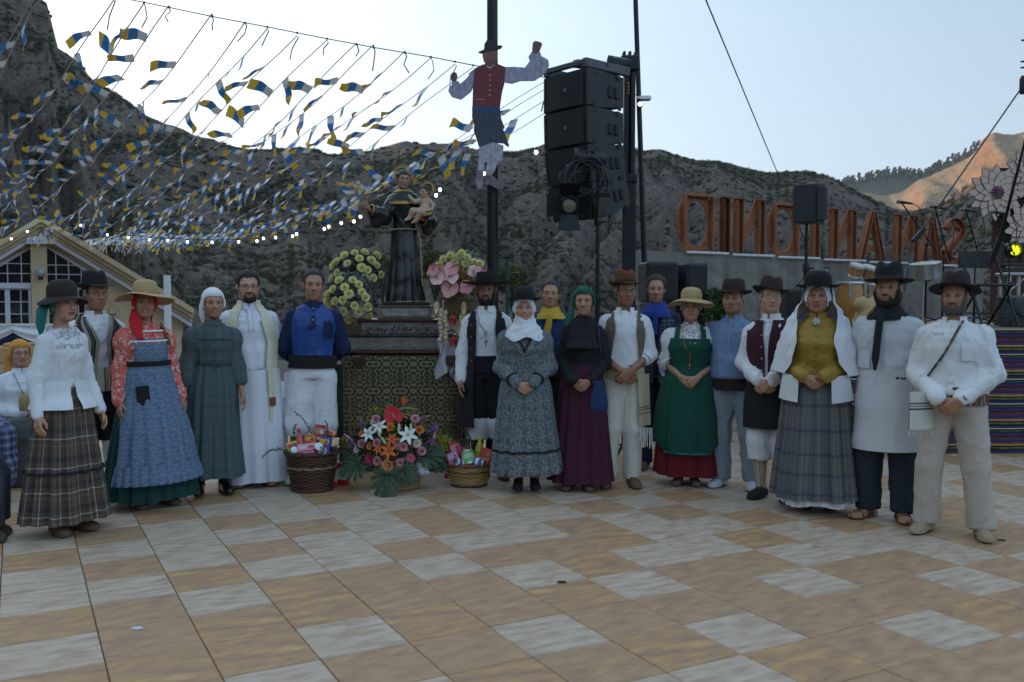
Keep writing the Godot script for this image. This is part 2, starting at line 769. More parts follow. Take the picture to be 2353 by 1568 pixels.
func make_hand(curl: float) -> MB:
	var f := Field.new(V(-.06, -.21, -.03), V(.085, .03, .1), .0045)
	var xs := [-.029, -.01, .009, .027]
	var ln := [.056, .072, .08, .071]
	f.cap(V(0, .03, 0), V(0, -.01, 0), .026, .024, .012)
	for i in 4:
		var x: float = xs[i]
		f.cap(V(x * .6, -.01, 0), V(x, -.086, 0), .015, .0122, .014)
		var p := V(x, -.088, 0)
		var a := .1
		var r := .0095 if i > 0 else .0082
		for k in 3:
			a += curl * [.45, .75, .5][k]
			var q: Vector3 = p + V(x * .12 * (1 - curl * .5), -cos(a), sin(a)) * ln[i] * [.46, .31, .25][k]
			f.cap(p, q, r, r * .9, .006)
			p = q
			r *= .9
	f.cap(V(.014, -.02, .006), V(.044, -.056, .014), .016, .012, .014)
	f.cap(V(.044, -.056, .014), V(.047, -.086, .024 + curl * .01), .0112, .0105, .008)
	f.cap(V(.047, -.086, .024 + curl * .01), V(.04, -.112, .032 + curl * .014), .0102, .008, .008)
	var m := mk()
	f.mesh(m)
	return m

func frame(d: Vector3, palm: Vector3, thumb: Vector3, p: Vector3, s := 1.0) -> Transform3D:
	var Y := -d.normalized()
	var X := (thumb - Y * thumb.dot(Y)).normalized()
	var Z := X.cross(Y)
	if Z.dot(palm) < 0:
		Z = -Z
	return X3(Basis(X * s, Y * s, Z * s), p)

func trunk_table(P: Dictionary) -> Array:
	var g: float = P.get("girth", 1.0)
	var be: float = P.get("belly", .0)
	var bu: float = P.get("bust", .0)
	var fem: bool = P.get("fem", false)
	var w := .92 if fem else 1.0
	var T := [[.78, .15, .108, .118], [.88, .166, .116, .132], [.96, .16, .112, .118], [1.06, .14 if fem else .15, .106, .098], [1.16, .144 if fem else .156, .115, .107], [1.25, .156 if fem else .168, .125, .115], [1.31, .166 * w, .114, .115], [1.355, .156 * w, .096, .103], [1.39, .126 * w, .076, .09], [1.415, .092 * w, .064, .076], [1.445, .066, .056, .063], [1.52, .058, .052, .058]]
	for t in T:
		var y: float = t[0]
		var e := exp(-pow((y - 1.02) / .13, 2)) * be + exp(-pow((y - 1.225) / .07, 2)) * bu
		var k := lerpf(1.0, g, smoothstep(1.45, 1.3, y))
		t[1] = t[1] * k + e * .25
		t[2] = t[2] * lerpf(1.0, g, smoothstep(1.45, 1.3, y)) + e
		t[3] = t[3] * k
	return T

# opts: yaw, fem, girth, belly, bust, skin, pose, hy, look, nod, tilt, hairc, brow, smile, lips, stubble, jaw, fat, legs
func person(label: String, px: float, feet: float, top: float, P: Dictionary) -> Dictionary:
	var g := ground(px, feet)
	if P.has("depth"):
		g = at(px, 700, P.depth)
		g.y = .0
	var H: float = P.get("tall", at(px, top, -g.z).y)
	if P.has("place"):
		g = P.place
	var root := thing(P.get("called", "person"), label, P.get("category", "person"), g, deg_to_rad(P.get("yaw", .0)) + atan2(-g.x, -g.z), P.get("group", "people in folk dress standing in a row"))
	root.scale = Vector3.ONE * (H / 1.7)
	root.rotation.z = P.get("lean", .02 * sin(px * 1.7)) if feet > 0 else .0
	P.root = root
	P.tab = trunk_table(P)
	var fem: bool = P.get("fem", false)
	var gi: float = P.get("girth", 1.0)
	var sx := (.136 if fem else .152) * lerpf(1.0, gi, .5)
	var hy: float = P.get("hy", .9)
	var sh := []
	var el := []
	var wr := []
	for s: float in [-1.0, 1.0]:
		sh.append(V(sx * s, 1.328, -.012))
		var pose: String = P.get("pose", "sides")
		if pose == "both":
			pose = "sides" if s < 0 else "clasp"
		if pose == "clasp":
			el.append(V((sx + .062) * s, 1.075, -.02))
			var e: float = P.get("reach", .0)
			wr.append(V((.072 - .03 * e) * s, hy + .055, .135 + P.get("belly", .0) + .06 * gi))
		elif pose == "back":
			el.append(V((sx + .07) * s, 1.085, -.075))
			wr.append(V(.1 * s, .93, -.17))
		else:
			el.append(V((sx + .06) * s, 1.075, -.02))
			wr.append(V((sx + .1 + P.get("out", .0)) * s, .84, .06))
	P.sh = sh
	P.el = P.get("elbows", el)
	P.wr = P.get("wrists", wr)
	el = P.el
	wr = P.wr
	var look := Basis(Vector3.UP, deg_to_rad(P.get("look", .0))) * Basis(Vector3.BACK, deg_to_rad(P.get("tilt", .0))) * Basis(Vector3.RIGHT, deg_to_rad(P.get("nod", .0)))
	P.hx = X3(look, V(0, 1.588, .014)) * X3(Basis.from_scale(Vector3.ONE * P.get("hs", 1.0)), Vector3.ZERO)
	var mb := mk()
	var skin: Color = P.get("skin", Color(.36, .2, .135))
	var f := Field.new(V(-.36 * gi, .0, -.24), V(.36 * gi, 1.52, .3 + P.get("belly", .0)), .016)
	f.trunk(P.tab, -.03, .82, 1.4)
	f.cap(V(0, 1.34, -.022), V(0, 1.5, -.02), .054 if fem else .064, .047 if fem else .056, .05)
	for i in 2:
		var s := -1.0 if i == 0 else 1.0
		f.cap(sh[i], el[i], .05, .037, .03)
		f.cap(el[i], wr[i], .04 if not fem else .036, .026 if not fem else .0235, .02)
		var ft: Array = P.get("feet", [.1, .1])
		f.cap(V(.09 * s, .84, 0), V(.095 * s, .47, .01), .055, .042, .03)
		f.cap(V(.095 * s, .47, .01), V(ft[i] * s, .05, -.03), .042, .033, .02)
	f.mesh(mb, skin)
	for i in 2:
		var s := -1.0 if i == 0 else 1.0
		var pose: String = P.get("pose", "sides")
		if pose == "both":
			pose = "sides" if i == 0 else "clasp"
		var hs := .93 if fem else 1.03
		var dark := Color(skin.r * .96, skin.g * .93, skin.b * .9)
		if pose == "clasp":
			var over: float = .016 if i == P.get("over", 1) else -.012
			mb.add(HANDS[1], frame(V(-.72 * s, -.62, .12), V(0, 0, -1), V(-.3 * s, .8, .1), wr[i] + V(0, -.004, over), hs), dark)
		elif pose == "back":
			mb.add(HANDS[1], frame(V(-.9 * s, -.3, -.1), V(0, 0, 1), V(0, 1, 0), wr[i], hs), dark)
		elif P.has("hands"):
			mb.add(HANDS[0], frame(P.hands[i][0], P.hands[i][1], P.hands[i][2], wr[i], hs), dark)
		else:
			mb.add(HANDS[0], frame((wr[i] - el[i]) + V(.01 * s, 0, .03), V(-s, 0, -.3), V(0, 0, 1), wr[i], hs), dark)
	head_into(P, mb, skin)
	P.body = put("body", mb, M.skin, root)
	return P

func head_into(P: Dictionary, mb: MB, skin: Color) -> void:
	var tm: MB = HEADS[1 if P.get("fem", false) else 0]
	var b := mb.v.size()
	var lips: Color = P.get("lips", Color(skin.r * .82, skin.g * .55, skin.b * .58))
	var hairc: Color = P.get("hairc", Color(.012, .009, .008))
	var stub: float = P.get("stubble", .0)
	for i in tm.v.size():
		var q := tm.v[i]
		mb.v.append(P.hx * warp(P, q))
		mb.n.append((P.hx.basis * tm.n[i]).normalized())
		mb.uv.append(Vector2.ZERO)
		var c := skin
		var lw := smoothstep(.025, .019, absf(q.x)) * smoothstep(-.0795, -.0765, q.y) * smoothstep(-.0565, -.0595, q.y - absf(q.x) * .08) * smoothstep(.081, .084, q.z)
		var bl := exp(-pow((absf(q.x) - .042) / .02, 2) - pow((q.y + .03) / .022, 2)) * smoothstep(.02, .05, q.z)
		c = c.lerp(Color(skin.r * 1.05, skin.g * .82, skin.b * .8), .6 * bl)
		if stub > 0:
			var w := stub * beard_zone(q) * (.8 + .4 * nz.get_noise_3d(q.x * 900, q.y * 900, q.z * 900))
			c = c.lerp(hairc, clampf(w, 0, 1))
		var seam := exp(-pow((q.y + .0665) / .0018, 2)) * smoothstep(.027, .022, absf(q.x)) * smoothstep(.075, .08, q.z)
		mb.c.append(c.lerp(lips, lw).lerp(Color(.07, .025, .022), .7 * seam))
	for k in tm.ix:
		mb.ix.append(k + b)
	face(P, mb, skin, hairc)

func beard_zone(q: Vector3) -> float:
	var x := absf(q.x)
	var line := lerpf(-.043, -.07, smoothstep(.022, .036, x))
	line = lerpf(line, .01, smoothstep(.044, .066, x))
	var low := smoothstep(.006, -.008, q.y - line) * smoothstep(-.03, .0, q.z) * smoothstep(-.135, -.118, q.y)
	low *= smoothstep(.0705, .067, x)
	return low * (1.0 - smoothstep(.022, .017, x) * smoothstep(-.081, -.077, q.y) * smoothstep(-.055, -.059, q.y) * smoothstep(.07, .08, q.z))

func warp(P: Dictionary, q: Vector3) -> Vector3:
	var p := q
	var fat: float = P.get("fat", .0)
	var sm: float = P.get("smile", .0)
	var lo := smoothstep(.02, -.07, q.y)
	p.x *= P.get("wide", 1.0) * (1.0 + fat * lo * smoothstep(-.16, -.09, q.y))
	if q.y < -.04 and q.y > -.15:
		p.y -= P.get("jaw", .0) * smoothstep(-.04, -.1, q.y)
	if fat > .1:
		p.z += fat * .12 * exp(-pow((q.y + .13) / .025, 2)) * smoothstep(.0, .03, q.z)
	if sm > 0 and q.z > .04:
		var m := exp(-pow((absf(q.x) - .024) / .013, 2) - pow((q.y + .066) / .014, 2))
		p.y += .007 * sm * m
		p.x += signf(q.x) * .005 * sm * m
		p.z += .004 * sm * exp(-pow((absf(q.x) - .04) / .014, 2) - pow((q.y + .035) / .014, 2))
	if q.z > .09 and q.y > -.05 and q.y < .02:
		p.z += (q.z - .09) * P.get("nose", .0)
	return p

func face(P: Dictionary, mb: MB, skin: Color, hairc: Color) -> void:
	var F := mk()
	var sleepy: float = P.get("lid", .0)
	var br: float = P.get("brow", 1.0)
	var bc: Color = P.get("browc", hairc)
	for s: float in [-1.0, 1.0]:
		var e := V(.0315 * s, .003, .0735)
		F.col = Color(.34, .3, .28)
		F.ball(e, V(.0135, .0118, .0125), 8, 12)
		F.col = Color(.018, .01, .007)
		F.ball(e + V(.0006, .0002, .0075), V(.0068, .007, .0055), 6, 10)
		F.col = Color(skin.r * .86, skin.g * .8, skin.b * .78)
		for up: float in [1.0, -1.0]:
			var th: float = (1.12 + .6 * sleepy) if up > 0 else .98
			var G := PackedVector3Array()
			for i in 5:
				var a: float = .5 + (th - .5) * i / 4.0
				for j in 11:
					var ph := -1.35 + 2.7 * j / 10.0
					var aa := lerpf(a, PI / 2, pow(absf(ph) / 1.35, 3) * i / 4.0)
					G.append(e + V(sin(aa) * sin(ph) * .0152, up * cos(aa) * .0128, sin(aa) * cos(ph) * .0143))
			F.grid(G, 5, 11)
			if up > 0:
				var L := []
				for j in 11:
					L.append(G[44 + j] + V(0, 0, .0006))
				var keep := F.col
				F.col = Color(.02, .014, .012)
				F.tube(L, .0011 + .0007 * P.get("lash", .0), 5, false)
				F.col = keep
		F.col = bc
		var W := []
		for j in 6:
			var t := j / 5.0
			W.append(V((.013 + .038 * t) * s, .0215 + .006 * sin(t * 2.4) - .003 * t, .0885 - .002 * t - .018 * t * t))
		F.tube(W, [.002 * br, .0034 * br, .0034 * br, .0029 * br, .0022 * br, .001], 6, true, 1.0, .8)
	if P.get("smile", .0) > .6:
		F.col = Color(.62, .58, .52)
		var T := PackedVector3Array()
		for i in 3:
			for j in 9:
				var x := -.0185 + .037 * j / 8.0
				T.append(V(x, -.0625 - .0105 * i / 2.0 * (1 - pow(x / .02, 2) * .8) + .006 * pow(x / .019, 2), .0935 - .008 * pow(x / .019, 2)))
		F.grid(T, 3, 9)
	for i in F.v.size():
		F.v[i] = warp(P, F.v[i])
	mb.add(F, P.hx)

# a part that follows the head at the thickness fn(point) gives (hair, beard, scarf); left out where it is not above 0
func shell(P: Dictionary, called: String, m: Material, fn: Callable, rough := .0, freq := 60.0) -> MeshInstance3D:
	var tm: MB = HEADS[1 if P.get("fem", false) else 0]
	var mb := mk()
	var id := PackedInt32Array()
	id.resize(tm.v.size())
	id.fill(-1)
	for i in tm.v.size():
		var t: float = fn.call(tm.v[i])
		if t > 0:
			id[i] = mb.v.size()
			var q := tm.v[i]
			if rough > 0:
				t += rough * nz.get_noise_3d(q.x * freq * 22, q.y * freq * 8, q.z * freq * 22)
			mb.v.append(P.hx * (warp(P, q) + tm.n[i] * t))
			mb.n.append((P.hx.basis * tm.n[i]).normalized())
			mb.uv.append(U(q.x, q.y))
			mb.c.append(Color.WHITE)
	for i in range(0, tm.ix.size(), 3):
		var a := id[tm.ix[i]]
		var b := id[tm.ix[i + 1]]
		var c := id[tm.ix[i + 2]]
		if a >= 0 and b >= 0 and c >= 0:
			mb.ix.append_array([a, b, c])
	smooth_normals(mb)
	return put(called, mb, m, P.root)

func smooth_normals(mb: MB) -> void:
	var N := PackedVector3Array()
	N.resize(mb.v.size())
	for q in range(0, mb.ix.size(), 3):
		var a := mb.ix[q]
		var b := mb.ix[q + 1]
		var c := mb.ix[q + 2]
		var f := (mb.v[c] - mb.v[a]).cross(mb.v[b] - mb.v[a])
		N[a] += f
		N[b] += f
		N[c] += f
	for i in N.size():
		mb.n[i] = N[i].normalized()

func hair_short(q: Vector3, front := .075, side := .0) -> float:
	var line := lerpf(-.05, front + .012 * smoothstep(.015, .04, absf(q.x)), smoothstep(-.02, .072, q.z)) + side
	if absf(q.x) > .05 and q.z > .0:
		line = minf(line, lerpf(front, -.012, smoothstep(.06, .07, absf(q.x))))
	if absf(q.x) > .066 and q.y < .028 and q.z > -.04 and q.z < .012:
		return .0
	line += .007 * nz.get_noise_3d(q.x * 2600, q.y * 900, q.z * 2600)
	return (q.y - line) * .32 + .0015 if q.y > line else .0

func hair(P: Dictionary, c: Color, thick := .012, front := .075) -> void:
	shell(P, "hair", mat(c.linear_to_srgb(), .6), func(q: Vector3) -> float: return minf(hair_short(q, front), thick * (.55 + .45 * smoothstep(.0, .09, q.y))), .007, 110.0)

func beard(P: Dictionary, c: Color, thick := .012, cut := .0) -> void:
	shell(P, "beard", mat(c.linear_to_srgb(), .8), func(q: Vector3) -> float:
		var z := beard_zone(q)
		if cut > 0 and absf(q.x) > cut and q.y < 0: z = .0
		return minf(thick, (z - .5) * .05 + .001) if z > .5 else .0, .004)

func glasses(P: Dictionary, c: Color, r := .021) -> void:
	var mb := mk()
	for s: float in [-1.0, 1.0]:
		var L := []
		for j in 17:
			var t := TAU * j / 16
			var x := cos(t)
			var y := sin(t)
			L.append(V(.0325 * s + signf(x) * pow(absf(x), .7) * r, -.002 + signf(y) * pow(absf(y), .7) * r * .68, .1 - absf(.0325 * s + x * r) * .16))
		mb.tube(L, .0013, 5, false)
		mb.tube([V(.053 * s, .004, .092), V(.074 * s, .006, .06), V(.08 * s, .004, -.01)], .0014, 5)
	mb.tube([V(-.0125, .002, .099), V(0, .005, .101), V(.0125, .002, .099)], .0013, 5)
	for i in mb.v.size():
		mb.v[i].x *= P.get("wide", 1.0)
	var g := put("glasses", mb, mat(c.linear_to_srgb(), .3, .5), P.root, P.hx)
	for s: float in [-1.0, 1.0]:
		var lens := mk()
		var R := PackedVector3Array()
		for j in 16:
			var t := TAU * j / 16
			R.append(V(.0325 * s + cos(t) * r * .97, -.002 + sin(t) * r * .66, .1 - absf(.0325 * s + cos(t) * r) * .16))
		lens.fan(R, V(0, 0, 1))
		put("lens", lens, M.lens, g)

# hat: prof is [radius share, height] up the crown; brim in metres beyond the crown
const FEDORA := [[1.0, .0], [.985, .035], [.95, .07], [.9, .095], [.8, .112], [.6, .12], [.3, .121], [.0, .121]]
const BOWLER := [[1.0, .0], [1.02, .03], [1.01, .06], [.94, .085], [.8, .105], [.55, .118], [.28, .122], [.0, .123]]
const FLATTOP := [[1.0, .0], [.99, .04], [.98, .075], [.96, .088], [.9, .094], [.6, .095], [.3, .095], [.0, .095]]

func hat(P: Dictionary, m: Material, prof: Array, o: Dictionary) -> void:
	var br: float = o.get("brim", .06)
	var curl: float = o.get("curl", .02)
	var dip: float = o.get("dip", .0)
	var a: float = .088 * P.get("wide", 1.0) * o.get("size", 1.0)
	var b: float = .104 * o.get("size", 1.0)
	var seg := 40
	var G := PackedVector3Array()
	var rows := 0
	for pass_i in 2:
		for i in 6:
			var s := i / 5.0 if pass_i == 0 else 1.0 - i / 5.0
			for j in seg + 1:
				var t := TAU * j / seg
				var e := V(cos(t) * (a + br * s * o.get("bx", 1.0)), 0, sin(t) * (b + br * s * o.get("bz", 1.0)))
				e.y = curl * s * s * pow(cos(t), 2) - dip * s * s * (.5 + .5 * sin(t)) + o.get("lift", .0) * s * s + (.0035 if pass_i == 1 else .0)
				e.y += o.get("wave", .0) * s * sin(t * 3 + 1.0)
				G.append(e)
			rows += 1
	for q in prof:
		for j in seg + 1:
			var t := TAU * j / seg
			var f: float = q[0]
			var y: float = q[1] * o.get("h", 1.0)
			var p := V(cos(t) * a * f, y + .0035, sin(t) * b * f)
			var k: float = clampf(q[1] / .1, 0, 1)
			p.x *= 1.0 - o.get("pinch", .0) * smoothstep(.0, .09, p.z) * k
			p.y -= o.get("dent", .0) * exp(-pow(p.x / .028, 2)) * smoothstep(.6, 1.0, k) * (1.0 if f < .95 else .3)
			p.y += o.get("slope", .0) * p.z * k
			G.append(p)
		rows += 1
	var mb := mk()
	mb.grid(G, rows, seg + 1, true, 1.0, 1.0)
	for i in mb.v.size():
		mb.v[i] += mb.n[i] * .0025 * nz.get_noise_3d(mb.v[i].x * 900, mb.v[i].y * 900, mb.v[i].z * 900)
	var X: Transform3D = P.hx * X3(Basis(Vector3.RIGHT, deg_to_rad(o.get("pitch", -4.0))) * Basis(Vector3.BACK, deg_to_rad(o.get("roll", .0))), V(0, o.get("y", .052), -.012))
	var h := put(o.get("called", "hat"), mb, m, P.root, X)
	if o.has("band"):
		var bd := mk()
		var bh: float = o.get("bandh", .028)
		var B := PackedVector3Array()
		for i in 4:
			for j in seg + 1:
				var t := TAU * j / seg
				var w := 1.012 if i == 1 or i == 2 else .99
				B.append(V(cos(t) * (a * w * (1.0 - .012 * i) + .001), .004 + bh * [.0, .02, .98, 1.0][i], sin(t) * (b * w * (1.0 - .012 * i) + .001)))
		bd.grid(B, 4, seg + 1, true)
		put("hat_band", bd, o.band, h)

func crumple(mb: MB, amp: float, from := 0, sc := V(9, 6, 9), sd := .0) -> void:
	if not M.has("folds"):
		var fn := FastNoiseLite.new()
		fn.seed = 5
		fn.frequency = .02
		fn.fractal_octaves = 2
		fn.domain_warp_enabled = true
		fn.domain_warp_amplitude = 18.0
		fn.domain_warp_frequency = .02
		M.folds = fn
	var fz: FastNoiseLite = M.folds
	for i in range(from, mb.v.size()):
		var p := mb.v[i]
		var q := p * sc * 30.0 + V(sd, sd * 1.7, sd * .6)
		var w := pow(maxf(.0, 1.0 - absf(fz.get_noise_3dv(q)) * 3.0), 1.6)
		mb.v[i] = p + mb.n[i] * amp * (w * 1.7 - .6)

func top(P: Dictionary, called: String, m: Material, o: Dictionary) -> MeshInstance3D:
	var off: float = o.get("off", .008)
	var y0: float = o.get("y0", .95)
	var wx := .1
	for i in 2:
		wx = maxf(wx, maxf(absf(P.el[i].x), absf(P.wr[i].x)))
	var f := Field.new(V(-wx - .11, minf(y0, minf(P.wr[0].y, P.wr[1].y)) - .06, -.3), V(wx + .11, 1.5, .34 + P.get("belly", .0)), o.get("cell", .0135))
	var T: Array = P.tab
	if o.has("tab"):
		T = o.tab
	f.trunk(T, off, y0, o.get("y1", 1.425), .02)
	var r: Array = o.get("r", [.064, .056, .042])
	var L: float = o.get("slv", 2.0)
	if L > 0:
		for i in 2:
			var s := -1.0 if i == 0 else 1.0
			var a: Vector3 = P.sh[i]
			var b: Vector3 = P.el[i]
			var c: Vector3 = P.wr[i]
			var puff: float = o.get("puff", .0)
			if puff > 0:
				f.ell(a.lerp(b, .22) + V(.012 * s, .012, 0), V(.07 + puff, .085 + puff, .075 + puff), .04)
			f.cap(a, a.lerp(b, minf(L, 1.0)), r[0] * .94, lerpf(r[0], r[1], minf(L, 1.0)), .035)
			if L > 1.0:
				f.cap(b, b.lerp(c, L - 1.0), r[1], r[2], .03)
	if o.has("vneck"):
		f.cap(V(0, 1.46, .1), V(0, 1.46 - o.vneck, .16), .045, .008, .012, true)
	if o.has("scoop"):
		f.ell(V(0, 1.46, .03), V(.075, o.scoop, .12), .012, true)
	var mb := mk()
	f.mesh(mb)
	crumple(mb, o.get("fold", .0075) * 1.1, 0, o.get("fsc", V(8, 2.6, 8)), P.root.position.x * 37)
	smooth_normals(mb)
	return put(called, mb, m, P.root)

func trousers(P: Dictionary, m: Material, o: Dictionary) -> MeshInstance3D:
	var f := Field.new(V(-.34, .0, -.26), V(.34, 1.06, .28 + P.get("belly", .0)), .0135)
	var y0: float = o.get("y0", .055)
	f.trunk(P.tab, o.get("off", .006), .84, o.get("y1", 1.0), .03)
	var r: Array = o.get("r", [.1, .082, .075])
	var g: float = lerpf(1.0, P.get("girth", 1.0), .6)
	var ft: Array = P.get("feet", [.1, .1])
	for i in 2:
		var s := -1.0 if i == 0 else 1.0
		var hip := V(.086 * s * g, .83, 0)
		var kn := V(lerpf(.09, ft[i], .5) * s * g, .47, .012)
		var an := V(ft[i] * s, .06, -.025)
		f.cap(hip, kn, r[0] * g, r[1], .025)
		if y0 < .44:
			var t := (.47 - y0) / .41
			f.cap(kn, kn.lerp(an, t), r[1], r[2], .03)
	f.half(V(0, -1, 0), -y0)
	var mb := mk()
	f.mesh(mb)
	crumple(mb, minf(o.get("fold", .007), .007), 0, o.get("fsc", V(7, 2.8, 7)), P.root.position.x * 53)
	smooth_normals(mb)
	return put(o.get("called", "trousers"), mb, m, P.root)

# rows of [y, half width, front, back, from angle, to angle]; angle 0 is the front, PI the back
func drape(P: Dictionary, called: String, m: Material, R: Array, o: Dictionary = {}) -> MeshInstance3D:
	var nr: int = o.get("rows", 14)
	var nc: int = o.get("cols", 72)
	var pl: float = o.get("pleats", .0)
	var amp: float = o.get("amp", .0)
	var off: float = o.get("off", .0)
	var wrap: bool = R[0].size() < 5
	var G := PackedVector3Array()
	for i in nr + 1:
		var t := float(i) / nr * (R.size() - 1)
		var k := mini(int(t), R.size() - 2)
		var w := t - k
		if o.get("ease", true):
			w = w * w * (3 - 2 * w)
		var A: Array = R[k]
		var B: Array = R[k + 1]
		var y := lerpf(A[0], B[0], t - k)
		var a: float = lerpf(A[1], B[1], w) + off
		var f := lerpf(A[2], B[2], w) + off
		var bk := lerpf(A[3], B[3], w) + off
		var a0 := -PI if wrap else lerpf(A[4], B[4], w)
		var a1 := PI if wrap else lerpf(A[5], B[5], w)
		var u := float(i) / nr
		for j in nc + 1:
			var th := lerpf(a0, a1, float(j) / nc)
			var g := 1.0
			if pl > 0:
				var ph := th * pl + 1.5 * nz.get_noise_2d(th * 60.0, P.get("sd", 3.0) * 50)
				var s := sin(ph)
				g += amp * lerpf(o.get("amp0", .25), 1.0, u) * (.9 - 2.6 * pow(.5 - .5 * s, 2.2)) * (.7 + .6 * nz.get_noise_2d(th * 40.0, 700 + u * 30.0))
			var yy: float = y + o.get("hemwave", .0) * u * sin(th * 5 + 1.0)
			G.append(V(sin(th) * a * g, yy, cos(th) * (f if cos(th) > 0 else bk) * g))
	var mb := mk()
	mb.grid(G, nr + 1, nc + 1, wrap, o.get("us", 2.2), o.get("vs", 1.0))
	if o.get("fold", .0) > 0:
		crumple(mb, o.fold, 0, o.get("fsc", V(7, 5, 7)), 3.0 + P.root.position.x * 11)
		smooth_normals(mb)
		if wrap:
			for i in nr + 1:
				var s := mb.n[i * (nc + 1)] + mb.n[i * (nc + 1) + nc]
				mb.n[i * (nc + 1)] = s.normalized()
				mb.n[i * (nc + 1) + nc] = s.normalized()
				mb.v[i * (nc + 1) + nc] = mb.v[i * (nc + 1)]
	return put(called, mb, m, P.root)

func trow(P: Dictionary, y: float, off := .0) -> Array:
	var q: PackedFloat32Array = Field.MBtab(P.tab, y)
	return [y, q[0] + off, q[1] + off, q[2] + off]

func trows(P: Dictionary, ys: Array, off: float, angs = null) -> Array:
	var R := []
	for i in ys.size():
		var r := trow(P, ys[i], off)
		if angs != null:
			r.append(angs[i][0])
			r.append(angs[i][1])
		R.append(r)
	return R

func skirt(P: Dictionary, called: String, m: Material, y1: float, y0: float, wide: float, o: Dictionary = {}) -> MeshInstance3D:
	var a := trow(P, y1, o.get("off", .012))
	var mid := trow(P, .9, .03)
	var R := [a]
	if y1 > .95:
		R.append([.92, maxf(mid[1], a[1]) + wide * .03, maxf(mid[2], a[2]) + wide * .06, mid[3] + wide * .05])
	R.append([lerpf(y1, y0, .6), lerpf(a[1], wide, .68), lerpf(a[2], wide * .82, .68), lerpf(a[3], wide * .8, .68)])
	R.append([y0, wide, wide * .86, wide * .84])
	var d := {"rows": 20, "cols": 200, "pleats": 22.0, "amp": .055, "amp0": .3, "us": wide * 6.0, "vs": y1 - y0, "ease": false, "hemwave": .006}
	d.merge(o, true)
	return drape(P, called, m, R, d)

func sash(P: Dictionary, called: String, m: Material, y1: float, y0: float, off := .016) -> MeshInstance3D:
	var ys := []
	for i in 4:
		ys.append(lerpf(y1, y0, i / 3.0))
	return drape(P, called, m, trows(P, ys, off), {"rows": 9, "cols": 60, "us": 1.1, "vs": y1 - y0, "fold": .003, "fsc": V(2, 16, 2)})

func shoe_mesh(wid: float, ln: float, hi: float) -> MB:
	var S := [[-.093, .001, .004], [-.09, .012, .02], [-.085, .03, .055], [-.06, .036, .075], [-.02, .036, .08], [.03, .038, .066], [.08, .045, .056], [.12, .044, .05], [.15, .035, .042], [.164, .02, .03], [.17, .001, .012]]
	var G := PackedVector3Array()
	for q in S:
		for j in 11:
			var t := PI * j / 10.0
			var x := cos(t)
			G.append(V(signf(x) * pow(absf(x), .6) * q[1] * wid, .014 + pow(sin(t), .7) * q[2] * hi, q[0] * ln))
	var mb := mk()
	mb.grid(G, S.size(), 11)
	return mb

func shoes(P: Dictionary, m: Material, o: Dictionary = {}) -> void:
	var ft: Array = P.get("feet", [.1, .1])
	for i in 2:
		var s := -1.0 if i == 0 else 1.0
		var X := X3(Basis(Vector3.UP, deg_to_rad(o.get("splay", 12.0)) * s), V(ft[i] * s, o.get("lift", .0), o.get("z", .0) + (P.get("step", .0) * s)))
		var mb := shoe_mesh(o.get("wid", 1.0), o.get("len", 1.0), o.get("hi", 1.0))
		if o.get("shaft", .0) > 0:
			mb.lathe([U(.036, .04), U(.04, .06), U(.039, .085), U(.041, o.shaft), U(.037, o.shaft + .002)], 14, X3(Basis(), V(0, 0, -.038)), 1, 1, U(1, 1.15))
		var sh := put("shoe", mb, m, P.root, X)
		var sl := mk()
		var R := PackedVector3Array()
		for k in 2:
			for j in 25:
				var t := TAU * j / 24
				var zc := sin(t)
				R.append(V(cos(t) * (.044 if zc > -.2 else .039) * o.get("wid", 1.0), [.0, .018][k], (.034 + zc * .119) * o.get("len", 1.0)))
		sl.grid(R, 2, 25, true)
		sl.fan(R.slice(25, 49), Vector3.UP)
		if o.get("heel", .0) > 0:
			sl.box(V(0, -o.heel / 2 + .004, -.055), V(.055, o.heel, .055), .004)
		put("sole", sl, o.get("sole", M.sole), sh)
		if o.get("laces", true):
			var lc := mk()
			for k in 3:
				lc.tube([V(-.016, .078 - k * .007, .005 + k * .018), V(0, .092 - k * .008, .005 + k * .018), V(.016, .078 - k * .007, .005 + k * .018)], .0022, 5)
			put("laces", lc, m, sh)

func collar(P: Dictionary, m: Material, o: Dictionary = {}) -> void:
	var g: float = o.get("gap", .25)
	var y: float = o.get("y", 1.42)
	var w: float = (.066 if P.get("fem", false) else .073) + o.get("off", .0)
	var R := [[y - .018, w + .012, w + .012, w + .022, g, TAU - g], [y + .012, w + .002, w + .004, w + .012, g, TAU - g], [y + o.get("h", .035), w, w, w + .006, g, TAU - g]]
	drape(P, "collar", m, R, {"rows": 6, "cols": 40, "fold": .002})

func buttons(P: Dictionary, m: Material, ys: Array, x := .0, off := .012, r := .006) -> void:
	for y: float in ys:
		var q := trow(P, y, off)
		var mb := mk()
		mb.ball(V(x, y, q[2] * sqrt(maxf(.0, 1.0 - pow(x / q[1], 2)))), V(r, r, r * .5), 5, 10)
		put("button", mb, m, P.root)

# a line laid over the front of the trunk: pts are [x, y]
func lie(P: Dictionary, pts: Array, off: float) -> Array:
	var L := []
	for i in pts.size() - 1:
		for k in 6:
			var p: Vector2 = U(pts[i][0], pts[i][1]).lerp(U(pts[i + 1][0], pts[i + 1][1]), k / 6.0)
			var q := trow(P, p.y, off)
			L.append(V(p.x, p.y, q[2] * sqrt(maxf(.02, 1.0 - pow(p.x / q[1], 2)))))
	return L

